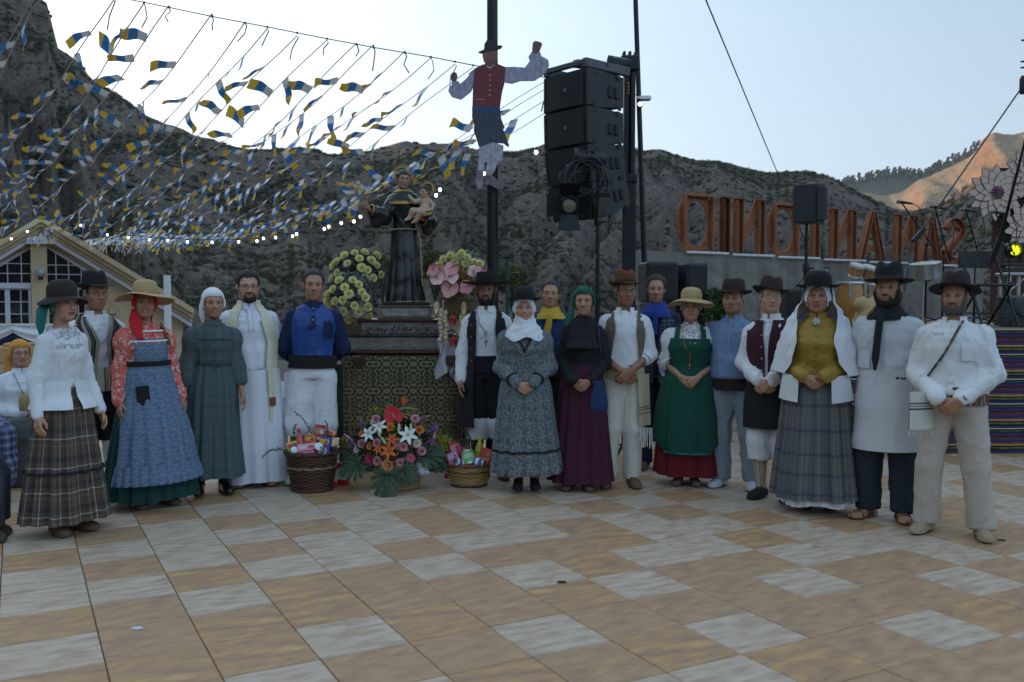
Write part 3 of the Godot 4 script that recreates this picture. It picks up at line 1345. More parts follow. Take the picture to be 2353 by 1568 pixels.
func beads(P: Dictionary, m: Material, pts: Array, off := .02, r := .004, cross := true) -> void:
	var L := lie(P, pts, off)
	var mb := mk()
	mb.tube(L, r * .4, 5)
	for i in range(0, L.size(), 1):
		mb.ball(L[i], Vector3.ONE * r, 4, 6)
	if cross:
		var e: Vector3 = L[L.size() - 1]
		mb.box(e + V(0, -.025, .003), V(.007, .055, .005), .001)
		mb.box(e + V(0, -.014, .003), V(.034, .007, .0052), .001)
	put("necklace", mb, m, P.root)

# a flat strip of cloth laid over the front of the trunk, from the line pts, w wide
func strip(P: Dictionary, called: String, m: Material, pts: Array, w: float, off := .014, o: Dictionary = {}) -> MeshInstance3D:
	var G := PackedVector3Array()
	var n := 0
	var L := []
	for i in pts.size() - 1:
		for k in 7:
			if k == 6 and i < pts.size() - 2:
				continue
			L.append(U(pts[i][0], pts[i][1]).lerp(U(pts[i + 1][0], pts[i + 1][1]), k / 6.0))
	for i in L.size():
		var t: Vector2 = (L[mini(i + 1, L.size() - 1)] - L[maxi(i - 1, 0)]).normalized()
		var nrm := U(-t.y, t.x)
		for j in 5:
			var p: Vector2 = L[i] + nrm * w * (j / 4.0 - .5) * lerpf(1.0, o.get("end", 1.0), float(i) / L.size())
			var q := trow(P, maxf(p.y, .98 if o.get("hang", true) else .0), off)
			var z: float = q[2] * sqrt(maxf(.02, 1.0 - pow(p.x / q[1], 2)))
			G.append(V(p.x, p.y, z + .004 * sin(j * 1.6)))
		n += 1
	var mb := mk()
	mb.grid(G, n, 5, false, w, o.get("vs", 1.0))
	return put(called, mb, m, P.root)

# ---------------------------------------------------------------- terrain, floor
func az_el(pts: Array) -> Array:
	var L := []
	for p in pts:
		var d := at(p[0], p[1], 1.0) - V(0, EYE, 0)
		L.append([rad_to_deg(atan2(d.x, -d.z)), atan2(d.y, U(d.x, d.z).length())])
	return L

func along(L: Array, a: float) -> float:
	if a <= L[0][0]:
		return L[0][1]
	for i in range(1, L.size()):
		if a < L[i][0]:
			return lerpf(L[i - 1][1], L[i][1], (a - L[i - 1][0]) / (L[i][0] - L[i - 1][0]))
	return L[L.size() - 1][1]

func range_mesh(sky_line: Array, a0: float, a1: float, na: int, near: Callable, far: Callable, nr: int, low: Callable, rough: float, sd: float, tint: Callable, back := 1.5) -> MB:
	var mb := mk()
	var G := PackedVector3Array()
	var rows := nr + 5
	for i in rows + 1:
		for j in na + 1:
			var a := lerpf(a0, a1, float(j) / na)
			var r0: float = near.call(a)
			var r1: float = far.call(a)
			var crest := r1 * tan(along(sky_line, a))
			var t := float(i) / nr
			var r := lerpf(r0, r1, t)
			var h: float
			var b: float = low.call(a)
			if t <= 1.0:
				var w := t * t * (1.6 - .6 * t)
				h = lerpf(b, crest, w)
			else:
				var k := float(i - nr) / 5.0
				r = r1 * lerpf(1.0, back, k)
				h = lerpf(crest, b - 10.0, k * k * .6 + k * .4)
			var x := r * sin(deg_to_rad(a))
			var z := -r * cos(deg_to_rad(a))
			var q := V(x, z, sd) * (26.0 / r1)
			var m := sin(clampf(t, 0, 1) * PI) * .85 + .12
			var gully := absf(nz.get_noise_2d(a * 9.0 + sd * 7.0 + 14.0 * sin(t * 5.0 + a * .3), t * 34.0)) * 1.6 - .3 + .5 * absf(nz.get_noise_3d(q.x * 14 + sd, q.y * 14, 0))
			var fine := nz.get_noise_3d(q.x * 70, q.y * 70, sd) + .5 * nz.get_noise_3d(q.x * 190, q.y * 190, sd)
			h += crest * rough * m * (gully * 1.2 + fine * .13)
			G.append(V(x, EYE + h, z))
	mb.grid(G, rows + 1, na + 1, false, 1, 1, 0)
	var flip := .0
	for q in mb.n:
		flip += q.y
	if flip < 0:
		for i in mb.n.size():
			mb.n[i] = -mb.n[i]
		for i in range(0, mb.ix.size(), 3):
			var s := mb.ix[i]
			mb.ix[i] = mb.ix[i + 1]
			mb.ix[i + 1] = s
	for i in mb.v.size():
		mb.c[i] = tint.call(mb.v[i], mb.n[i])
	return mb

func terrain() -> void:
	var line := az_el([[-300, -80], [-60, -70], [0, -25], [60, -12], [100, 4], [117, 22], [121, 105], [150, 122], [188, 148], [215, 193], [268, 222], [330, 262], [400, 292], [470, 320], [540, 336], [600, 350], [680, 342], [760, 354], [830, 350], [880, 338], [930, 322], [980, 333], [1050, 336], [1100, 346], [1180, 350], [1250, 332], [1300, 336], [1400, 340], [1465, 345], [1540, 352], [1600, 366], [1650, 374], [1700, 386], [1760, 401], [1810, 398], [1855, 393], [1890, 402], [1930, 418], [1970, 440], [2000, 458], [2050, 478], [2100, 486], [2140, 480], [2170, 466], [2210, 440], [2260, 405], [2300, 392], [2353, 385], [2600, 370]])
	line.push_front([-62.0, .42])
	line.push_front([-110.0, .36])
	line.push_front([-150.0, .16])
	line.append([62.0, .12])
	line.append([110.0, .1])
	line.append([210.0, .16])
	var dirt := cloud(256, .035, 3, [[.0, lin(.036, .03, .027)], [.35, lin(.065, .05, .042)], [.55, lin(.087, .068, .053)], [.75, lin(.139, .109, .074)], [1.0, lin(.046, .05, .03)]], 1, 1, 5)
	var m := patterned(dirt, .06, .95)
	m.uv1_world_triplanar = true
	m.vertex_color_use_as_albedo = true
	var bump := cloud(256, .06, 9, [[0, Color.BLACK], [1, Color.WHITE]], 1, 1, 5)
	bump.bump_map_to_normal_map(4.0)
	m.normal_enabled = true
	m.normal_texture = tex(bump)
	m.normal_scale = .7
	var hill := range_mesh(line, -150, 210, 720, func(a: float) -> float: return 42.0 if absf(a) < 40.0 else 34.0, func(a: float) -> float: return 250.0 + 35.0 * sin(a * .11) + (60.0 if a > 22 and a < 80 else .0), 84, func(a: float) -> float: return -5.0, .19, 4.0, func(p: Vector3, n: Vector3) -> Color:
		var k := nz.get_noise_3d(p.x * 1.1, p.y * 2.2, p.z * 1.1)
		var g := nz.get_noise_3d(p.x * 3.5 + 90, p.y * 8.0, p.z * 3.5)
		var steep := smoothstep(.72, .45, n.y)
		var c := Color(.92, .85, .84).lerp(Color(1.7, 1.45, 1.1), smoothstep(.0, .28, k))
		c = c.lerp(Color(.6, .56, .58), smoothstep(.02, .3, g) * .7)
		c = c.lerp(Color(.85, .7, .66), steep * .6)
		return c)
	struct("hills", hill, m)
	scatter(hill, line)
	var lit := az_el([[1850, 470], [1960, 452], [1990, 446], [2030, 450], [2075, 441], [2110, 418], [2160, 394], [2200, 376], [2230, 360], [2252, 340], [2258, 322], [2285, 306], [2330, 308], [2353, 302], [2450, 285], [2600, 260]])
	lit.append([50.0, .16])
	var rock := cloud(256, .03, 21, [[.0, lin(.16, .105, .075)], [.4, lin(.26, .175, .115)], [.6, lin(.34, .24, .15)], [1.0, lin(.16, .15, .08)]], 1, 1, 5)
	var mr := patterned(rock, .012, .95)
	mr.uv1_world_triplanar = true
	mr.vertex_color_use_as_albedo = true
	mr.normal_enabled = true
	mr.normal_texture = m.normal_texture
	mr.normal_scale = 1.4
	var mt := range_mesh(lit, 14, 50, 240, func(a: float) -> float: return 520.0, func(a: float) -> float: return 1250.0 - 6.0 * (a - 20.0), 90, func(a: float) -> float: return -5.0, .13, 60.0, func(p: Vector3, n: Vector3) -> Color:
		var band := nz.get_noise_3d(p.x * .35, p.y * 2.6, p.z * .35)
		var steep := smoothstep(.8, .5, n.y)
		return Color(1, 1, .95).lerp(Color(.95, .72, .62), steep).lerp(Color(.6, .56, .5), smoothstep(.05, .35, band) * .5))
	struct("sunlit_mountain", mt, mr)
	var blue := az_el([[1700, 470], [1880, 440], [1955, 414], [1985, 412], [2025, 402], [2060, 398], [2100, 400], [2130, 396], [2160, 384], [2200, 362], [2240, 340], [2300, 330], [2500, 320]])
	var mb := mat(lin(.075, .08, .06), .95)
	var far := range_mesh(blue, 11, 42, 140, func(a: float) -> float: return 1500.0, func(a: float) -> float: return 2300.0, 40, func(a: float) -> float: return -5.0, .08, 130.0, func(p: Vector3, n: Vector3) -> Color: return Color.WHITE)
	struct("hazy_ridge", far, mb)
	var pines := MultiMesh.new()
	pines.transform_format = MultiMesh.TRANSFORM_3D
	var pm := mk()
	pm.tube([V(0, 0, 0), V(0, 5, 0)], [.35, .2], 5)
	for k in 9:
		pm.ball(V(rng.randf_range(-1.6, 1.6), 4.5 + k * .75, rng.randf_range(-1.6, 1.6)), V(2.3 - k * .16, 1.0, 2.3 - k * .16), 4, 6)
	pines.mesh = pm.mesh()
	var spots := []
	for k in 420:
		var a := rng.randf_range(15.0, 30.0)
		var e := along(blue, a)
		var r := rng.randf_range(2200, 2330)
		if along(blue, a) > along(lit, a) - .004 or a < 21:
			spots.append(X3(Basis().scaled(Vector3.ONE * rng.randf_range(.8, 1.7)), V(r * sin(deg_to_rad(a)), EYE + r * tan(e) * (r / 2300.0) - 3.0, -r * cos(deg_to_rad(a)))))
	pines.instance_count = spots.size()
	for k in spots.size():
		pines.set_instance_transform(k, spots[k])
	var pi := MultiMeshInstance3D.new()
	pi.multimesh = pines
	pi.name = "far_pines"
	pi.material_override = mat(lin(.035, .05, .03), .95)
	add_child(pi)
	tag(pi, "far pines scattered along the hazy blue ridge", "pines")
	pi.set_meta("kind", "stuff")

func leaf_clump(n: int, size: float, r: Vector3) -> MB:
	var mb := mk()
	for k in n:
		var d := V(rng.randfn(), rng.randfn(), rng.randfn()).normalized()
		var p := d * r * pow(rng.randf(), .4)
		var u := V(rng.randfn(), rng.randfn(), rng.randfn()).normalized()
		var w := u.cross(d).normalized()
		var s := size * rng.randf_range(.6, 1.3)
		mb.col = Color.WHITE * rng.randf_range(.7, 1.25)
		mb.quad(p - u * s, p + w * s * .45, p + u * s, p - w * s * .45, d)
	return mb

func scatter(hill: MB, line: Array) -> void:
	var kinds := [["scrub", 26000, leaf_clump(70, .15, V(.7, .42, .7)), [Color(.045, .06, .026), Color(.068, .072, .036), Color(.1, .09, .052), Color(.035, .05, .026)], "low green scrub growing all over the dark hillside"], ["stones", 2600, null, [Color(.05, .045, .043), Color(.08, .068, .06), Color(.11, .092, .075)], "loose stones and boulders strewn over the dark hillside"]]
	var rk := mk()
	rk.ball(Vector3.ZERO, V(.6, .4, .5), 5, 7)
	for i in rk.v.size():
		rk.v[i] *= 1.0 + 1.1 * nz.get_noise_3dv(rk.v[i] * 130.0)
	smooth_normals(rk)
	kinds[1][2] = rk
	for K in kinds:
		var T := []
		var C := []
		var tries := 0
		while T.size() < K[1] and tries < 400000:
			tries += 1
			var q := rng.randi_range(0, hill.ix.size() / 3 - 1) * 3
			var p := (hill.v[hill.ix[q]] + hill.v[hill.ix[q + 1]] + hill.v[hill.ix[q + 2]]) / 3.0
			var a := rad_to_deg(atan2(p.x, -p.z))
			if absf(a) > 32 or p.z > -38:
				continue
			var d := U(p.x, p.z).length()
			if d > 320:
				continue
			var dens := nz.get_noise_3d(p.x * 1.6, p.y * 1.6, p.z * 1.6 + 50)
			if K[0] == "scrub" and rng.randf() > .24 + 1.9 * dens + .0012 * (d - 60):
				continue
			if K[0] == "stones" and rng.randf() > .5 - 1.2 * dens:
				continue
			var j := hill.v[hill.ix[q]].lerp(hill.v[hill.ix[q + 1]], rng.randf())
			var s := rng.randf_range(.38, .85) * (1.0 if rng.randf() < .8 else 1.9) * (.55 + d / 400.0)
			if K[0] == "stones":
				s = .22 * exp(rng.randf_range(0, 1.7)) * (.6 + d / 300.0)
			T.append(X3(Basis(Vector3.UP, rng.randf() * TAU).scaled(V(s, s * rng.randf_range(.7, 1.1), s)), p.lerp(j, .7)))
			var c: Color = K[3][rng.randi() % K[3].size()]
			C.append(c * rng.randf_range(.75, 1.25))
		var mm := MultiMesh.new()
		mm.transform_format = MultiMesh.TRANSFORM_3D
		mm.use_colors = true
		mm.mesh = K[2].mesh()
		mm.instance_count = T.size()
		for i in T.size():
			mm.set_instance_transform(i, T[i])
			mm.set_instance_color(i, C[i])
		var o := MultiMeshInstance3D.new()
		o.multimesh = mm
		o.name = K[0]
		o.material_override = mat(Color.WHITE, .95, .0, true)
		add_child(o)
		tag(o, K[4], K[0])
		o.set_meta("kind", "stuff")

func plaza() -> void:
	var g := mk()
	var G := PackedVector3Array()
	for i in 41:
		for j in 41:
			var x := -400.0 + 20.0 * j
			var z := -400.0 + 20.0 * i
			var y := -.06
			if z < -30:
				y = -5.5
			G.append(V(x, y - .02, z))
	g.grid(G, 41, 41, false, 1, 1, 0)
	for i in g.n.size():
		g.n[i] = Vector3.UP if g.n[i].y > -2 else g.n[i]
	var gm := patterned(cloud(128, .05, 5, [[0, lin(.1, .085, .07)], [1, lin(.2, .17, .14)]]), .1, .95)
	gm.uv1_world_triplanar = true
	struct("ground", g, gm)
	var bed := mk()
	bed.box(V(0, -.08, -6), V(60, .1, 36), .0)
	var floor_n := struct("plaza_floor", bed, mat(lin(.075, .06, .05), .95))
	var tans := []
	var greys := []
	for k in 4:
		var t := mat(Color.WHITE, .62)
		t.albedo_texture = tex(cloud(256, .02, 30 + k, [[.0, lin(.29, .175, .112)], [.3, lin(.363, .21, .12)], [.55, lin(.429, .249, .126)], [.8, lin(.51, .295, .12)], [1.0, lin(.535, .339, .169)]], .4, 1.25, 5) if k < 2 else cloud(256, .02, 30 + k, [[.0, lin(.305, .187, .12)], [.4, lin(.388, .231, .132)], [.7, lin(.445, .268, .147)], [1.0, lin(.494, .307, .162)]], .42, 1.1, 5))
		grain(t, k)
		tans.append(t)
		var u := mat(Color.WHITE, .6)
		u.albedo_texture = tex(cloud(256, .02, 50 + k, [[.0, lin(.346, .238, .166)], [.35, lin(.436, .319, .233)], [.6, lin(.508, .389, .299)], [1.0, lin(.59, .465, .371)]], .4, 1.3, 5))
		grain(u, k + 4)
		greys.append(u)
	var TS := .4254
	var ei := V(.880, 0, -.475)
	var ej := V(-.475, 0, -.880)
	var o := V(-2.010, 0, -4.3795)
	var all := []
	for i in range(-14, 34):
		for j in range(-14, 34):
			var c := o + (ei * (i + .5) + ej * (j + .5)) * TS
			if c.z > -3.3 or c.z < -17.5 or absf(c.x) > .62 * -c.z + .6:
				continue
			all.append([-c.z, i, j, c])
	all.sort_custom(func(p, q) -> bool: return p[0] < q[0])
	var meshes := []
	for k in 6:
		var s := mk()
		var h := TS * .5 - .0022
		s.box(Vector3.ZERO, V(h * 2, .03, h * 2), .0035)
		var off := U(rng.randf(), rng.randf())
		for q in s.v.size():
			s.uv[q] = U(s.v[q].x / TS * .8, s.v[q].z / TS * .8) + off
		meshes.append(s)
	var am := []
	for s in meshes:
		am.append(s.mesh())
	var B := Basis(ei, Vector3.UP, -ej)
	var rest := [mk(), mk()]
	var n := 0
	for t in all:
		var i: int = t[1]
		var j: int = t[2]
		var tan := tile_is_tan(i, j)
		var X := X3(B, t[3] + V(0, -.015 + rng.randf_range(-.0012, .0012), 0))
		var k := rng.randi() % 6
		if n < 296:
			put("floor_slab", am[k], (tans if tan else greys)[rng.randi() % 4], floor_n, X)
		else:
			rest[0 if tan else 1].add(meshes[k], X)
		n += 1
	for k in 2:
		var r := put("far_slabs", rest[k], (tans if k == 0 else greys)[0], floor_n)
		r.set_meta("kind", "stuff")

func grain(m: StandardMaterial3D, k: int) -> void:
	if not M.has("grain"):
		var b := cloud(256, .25, 77, [[0, Color.BLACK], [1, Color.WHITE]], 1, 1, 3)
		M.grain_r = tex(cloud(128, .05, 78, [[0, Color(.45, .45, .45)], [1, Color(.8, .8, .8)]]))
		b.bump_map_to_normal_map(2.0)
		M.grain = tex(b)
	m.normal_enabled = true
	m.normal_texture = M.grain
	m.normal_scale = .35
	m.roughness = 1.0
	m.roughness_texture = M.grain_r

func tile_is_tan(i: int, j: int) -> bool:
	if TILES.has(j) and i >= TILES[j][0] and i <= TILES[j][1]:
		return i in TILES[j][2]
	return hash(Vector2i(i, j)) % 100 < 46

# per row of slabs: first and last slab read off the photo, then the tan ones among them
const TILES := {
	-6: [7, 9, [7, 8]],
	-5: [5, 10, [6, 7, 9, 10]],
	-4: [3, 11, [3, 4, 5, 7, 8, 9, 11]],
	-3: [1, 12, [2, 3, 5, 6, 7, 9, 10, 12]],
	-2: [-1, 14, [-1, 0, 1, 3, 4, 5, 7, 8, 12, 13]],
	-1: [-1, 15, [0, 1, 2, 3, 4, 6, 9, 11, 13, 14]],
	0: [-1, 12, [-1, 0, 2, 3, 5, 6, 7, 10, 12]],
	1: [-1, 12, [1, 4, 7, 9, 12]],
	2: [-1, 10, [0, 2, 5, 8, 10]],
	3: [-1, 9, [-1, 3, 5, 7, 9]],
	4: [-1, 7, [0, 2, 6]],
	5: [-1, 6, [1, 4]],
	6: [-1, 4, [-1, 2, 4]]}

# ---------------------------------------------------------------- hall on the left, concrete wall with letters, stage
func rect(x0: float, y0: float, x1: float, y1: float) -> PackedVector2Array:
	return PackedVector2Array([U(x0, y0), U(x1, y0), U(x1, y1), U(x0, y1)])

func bar(a: Vector3, b: Vector3, w: float, d: float) -> MB:
	var mb := mk()
	var t := (b - a)
	var y := t.normalized()
	var x := y.cross(Vector3.BACK).normalized() if absf(y.z) < .95 else Vector3.RIGHT
	mb.box((a + b) / 2, V(w, t.length(), d), minf(w, d) * .12, Basis(x, y, x.cross(y)))
	return mb

func church_hall() -> void:
	var Z := 20.0
	var P0 := at(92, 600, Z) * V(1, 0, 1)
	var turn := .5
	var root := thing("hall", "cream hall with white trimmed gable roof and dark glazed gable windows", "building", P0, turn)
	var nrm := V(sin(turn), 0, cos(turn))
	var q := func(x: float, y: float) -> Vector2:
		var p := at(x, y, 1.0) - V(0, EYE, 0)
		p = V(0, EYE, 0) + p * (nrm.dot(P0) / nrm.dot(p))
		return U((p - P0).dot(V(cos(turn), 0, -sin(turn))), p.y)
	var cream := patterned(cloud(128, .04, 61, [[0, lin(.6, .45, .29)], [1, lin(.68, .52, .34)]]), .5, .9)
	var trim := mat(lin(.64, .49, .32), .85)
	var white := mat(lin(.7, .71, .74), .6)
	var pane_m := mat(lin(.008, .01, .013), .06)
	pane_m.metallic_specular = .6
	var ax := 92.0
	var sl := .604
	var eave := func(off: float, x: float) -> float: return 500.0 + off + sl * absf(x - ax)
	var wall := mk()
	var wp := PackedVector2Array([q.call(ax - 330, 900), q.call(ax + 330, 900), q.call(ax + 330, eave.call(30, ax + 330)), q.call(ax, eave.call(30, ax)), q.call(ax - 330, eave.call(30, ax - 330))])
	wall.prism(wp, .2, X3(Basis(), V(0, 0, -.25)))
	for s: float in [-1.0, 1.0]:
		var c: Vector2 = q.call(ax + 330 * s, 750)
		wall.box(V(c.x - s * .1, -.9, -4.5), V(.2, 3.0, 8.0))
	put("wall", wall, cream, root)
	var depth := [.5, .38, .26]
	var offs := [[0, 13], [13.5, 23], [23.5, 32]]
	for k in 3:
		for s: float in [-1.0, 1.0]:
			var mb := mk()
			var e := ax + s * 345
			mb.prism(PackedVector2Array([q.call(ax, eave.call(offs[k][0], ax)), q.call(e, eave.call(offs[k][0], e)), q.call(e, eave.call(offs[k][1], e)), q.call(ax, eave.call(offs[k][1], ax))]), 8.6 if k == 0 else .3, X3(Basis(), V(0, 0, depth[k] - (4.3 if k == 0 else .15))))
			put("roof_course", mb, trim, root)
	for s: float in [-1.0, 1.0]:
		var mb := mk()
		var e := ax + s * 345
		mb.prism(PackedVector2Array([q.call(ax, eave.call(33, ax)), q.call(e, eave.call(33, e)), q.call(e, eave.call(43, e)), q.call(ax, eave.call(43, ax))]), .45, X3(Basis(), V(0, 0, -.02)))
		put("fascia", mb, white, root)
	var pl := mk()
	var a: Vector2 = q.call(77, 900)
	var b: Vector2 = q.call(106, 548)
	pl.box(V((a.x + b.x) / 2, (a.y + b.y) / 2, -.05), V(b.x - a.x, b.y - a.y, .3), .01)
	put("pillar", pl, cream, root)
	var cap := mk()
	cap.prism(PackedVector2Array([q.call(76, 551), q.call(ax, 541), q.call(108, 551), q.call(128, 562), q.call(58, 562)]), .36, X3(Basis(), V(0, 0, .1)))
	put("gable_cap", cap, white, root)
	var Wn := [
		[PackedVector2Array([q.call(-60, 650), q.call(70, 650), q.call(70, 571), q.call(-60, 649)]), [-30, 16, 48], [605, 628], "gable_window"],
		[PackedVector2Array([q.call(108, 651), q.call(204, 651), q.call(204, 629), q.call(108, 570)]), [128, 157, 186], [607, 629], "gable_window"],
		[rect(q.call(-60, 745).x, q.call(-60, 745).y, q.call(12, 745).x, q.call(12, 666).y), [-24], [694, 722], "french_window"],
		[rect(q.call(24, 745).x, q.call(24, 745).y, q.call(66, 745).x, q.call(66, 666).y), [45], [694, 722], "french_window"],
		[rect(q.call(114, 745).x, q.call(114, 745).y, q.call(150, 745).x, q.call(150, 666).y), [132], [694, 722], "french_window"],
		[rect(q.call(160, 745).x, q.call(160, 745).y, q.call(196, 745).x, q.call(196, 666).y), [178], [694, 722], "french_window"]]
	for w in Wn:
		var fr := mk()
		var poly: PackedVector2Array = w[0]
		for ring in Geometry2D.offset_polygon(poly, .055):
			fr.prism(ring, .06, X3(Basis(), V(0, 0, -.125)))
		var f := put(w[3], fr, white, root)
		var xs := [-9.0]
		for v in w[1]:
			xs.append(q.call(v, 600).x)
		xs.append(q.call(999, 600).x)
		xs[0] = q.call(-999, 600).x
		var ys := [q.call(0, 999).y]
		for v in [w[2][1], w[2][0]]:
			ys.append(q.call(0, v).y)
		ys.append(q.call(0, 300).y)
		for i in xs.size() - 1:
			for j in ys.size() - 1:
				for c in Geometry2D.intersect_polygons(poly, rect(xs[i] + .01, ys[j] + .01, xs[i + 1] - .01, ys[j + 1] - .01)):
					var pm := mk()
					pm.prism(c, .02, X3(Basis(), V(0, 0, -.098)))
					put("pane", pm, pane_m, f)
	for r in [[-70, 653, 76, 663], [107, 653, 220, 663]]:
		var mb := mk()
		var lo: Vector2 = q.call(r[0], r[3])
		var hi: Vector2 = q.call(r[2], r[1])
		mb.box(V((lo.x + hi.x) / 2, (lo.y + hi.y) / 2, -.1), V(hi.x - lo.x, hi.y - lo.y, .12), .01)
		put("transom", mb, white, root)
	var lamp := thing("wall_lamp", "round frosted globe lamp on the pillar of the cream hall", "lamp", root.transform * V(q.call(92, 627).x, q.call(92, 627).y, .28), turn)
	var g := mk()
	g.ball(Vector3.ZERO, Vector3.ONE * .1, 12, 18)
	put("globe", g, mat(lin(.42, .42, .46), .35), lamp)
	var hb := mk()
	hb.lathe([U(0, -.16), U(.045, -.155), U(.05, -.1), U(.03, -.08)], 12)
	hb.box(V(0, -.12, -.1), V(.05, .05, .18), .01)
	put("holder", hb, M.bp, lamp)
	var bx := thing("meter_box", "cream meter box with thin pipes on the hall wall", "meter box", root.transform * V(q.call(261, 714).x, q.call(261, 714).y, -.1), turn)
	var bm := mk()
	bm.box(Vector3.ZERO, V(.165, .165, .08), .012)
	put("casing", bm, mat(lin(.55, .44, .28), .7), bx)
	for x: float in [-.06, .03]:
		var t := mk()
		t.tube([V(x, -.3, -.03), V(x, .25, -.03)], .009, 6)
		put("pipe", t, mat(lin(.55, .44, .28), .7), bx)
	var rl := thing("railing", "white railing with crossed bars in front of the hall", "railing", V(0, 0, -17.5))
	var y1 := at(0, 747, 17.5).y
	var y0 := at(0, 775, 17.5).y
	var x0 := at(-40, 747, 17.5).x
	for k in 2:
		put("rail", bar(V(x0, [y1, y0][k], 0), V(x0 + 2.7, [y1, y0][k], 0), .05, .05), white, rl)
	for k in 10:
		var xx := x0 + .3 * k
		put("post", bar(V(xx, y0 - .2, .0), V(xx, y1, .0), .03, .03), white, rl)
		if k < 9:
			put("cross_bar", bar(V(xx, y0, .03), V(xx + .3, y1, .03), .02, .015), white, rl)
			put("cross_bar", bar(V(xx, y1, .05), V(xx + .3, y0, .05), .02, .015), white, rl)
	var dk := at(90, 790, 13.0)
	for k in 3:
		var sw := mk()
		var G := PackedVector3Array()
		for i in 7:
			for j in 41:
				var u := j / 40.0 * 2.0
				var sag := .16 * (1 - pow(absf(fposmod(u, 1.0) - .5) * 2.0, 2))
				var v := i / 6.0
				G.append(V(-1.4 + u * 1.05, .28 - k * .115 - sag * (.5 + .5 * v) - v * .12, .05 + .03 * sin(v * 9 + u * 3) - k * .03))
		sw.grid(G, 7, 41, false, 1, 1)
		var o := put("swag_cloth", sw, [M.white, cloth(Color(.01, .02, .08)), cloth(Color(.6, .42, .02))][k], null, X3(Basis(), dk))
		tag(o, ["white swagged cloth hung below the white railing", "dark blue swagged cloth below the white swag", "yellow swagged cloth lowest of the hung swags"][k], "cloth", "swagged cloths below the railing")
	var cr := at(25, 815, 12.0)
	var cb := mk()
	cb.box(Vector3.ZERO, V(.6, .22, .4), .02)
	cb.box(V(.1, .13, 0), V(.34, .05, .3), .02)
	tag(put("cardboard_box", cb, mat(lin(.42, .28, .13), .85), null, X3(Basis(Vector3.UP, .3), cr)), "tan cardboard box behind the woman in the orange scarf", "box")
	var wpst := thing("white_post", "slim white square post in front of the hall's right eave", "post", at(386, 780, 14.0))
	var pm2 := mk()
	pm2.box(V(0, .1, 0), V(.085, 1.75, .085), .006)
	put("shaft", pm2, white, wpst)
	var pc := mk()
	pc.box(V(0, -.8, 0), V(.16, .03, .16), .006)
	put("base_plate", pc, white, wpst)

var WA := Vector3.ZERO
var WB := Vector3.ZERO

func on_wall(px: float) -> Vector3:
	var r := at(px, 600, 1.0)
	var d := U(r.x, r.z)
	var a := U(WA.x, WA.z)
	var e := U(WB.x, WB.z) - a
	var s := a.cross(e) / d.cross(e)
	var p := d * s
	var t := (p - a).dot(e) / e.length_squared()
	return V(p.x, lerpf(WA.y, WB.y, t), p.y)

func stroke(P: Array, w: float) -> PackedVector2Array:
	var L := PackedVector2Array()
	var R := PackedVector2Array()
	for i in P.size():
		var t: Vector2 = (P[mini(i + 1, P.size() - 1)] - P[maxi(i - 1, 0)]).normalized()
		var n := U(-t.y, t.x) * w / 2
		L.append(P[i] + n)
		R.append(P[i] - n)
	R.reverse()
	L.append_array(R)
	return L

func letter_shape(ch: String, w: float) -> Array:
	var b := .17
	match ch:
		"I":
			return [PackedVector2Array([U(0, 0), U(w, 0), U(w, 1), U(0, 1)])]
		"N":
			return [PackedVector2Array([U(0, 0), U(b, 0), U(b, .02), U(w - b, .62), U(w - b, 0), U(w, 0), U(w, 1), U(w - b, 1), U(b, .36), U(b, 1), U(0, 1)])]
		"A":
			var h := .3
			var k := b * .95
			return [PackedVector2Array([U(0, 0), U(k, 0), U(k + (w / 2 - k) * .2, .2), U(w - k - (w / 2 - k) * .2, .2), U(w - k, 0), U(w, 0), U(w / 2 + .07, 1), U(w / 2 - .07, 1)])]
		"T":
			return [PackedVector2Array([U(w / 2 - b / 2, 0), U(w / 2 + b / 2, 0), U(w / 2 + b / 2, .84), U(w, .84), U(w, 1), U(0, 1), U(0, .84), U(w / 2 - b / 2, .84)])]
		"S":
			var P := []
			var c := w / 2
			var rx := w / 2 - b / 2
			for i in 15:
				var a := lerpf(PI * .95, -PI * .36, i / 14.0)
				P.append(U(c + cos(a) * rx, .74 + sin(a) * .175))
			for i in 15:
				var a := lerpf(PI * .64, PI * 1.95, i / 14.0)
				P.append(U(c + cos(a) * rx, .26 + sin(a) * .175))
			return [stroke(P, b)]
	return []

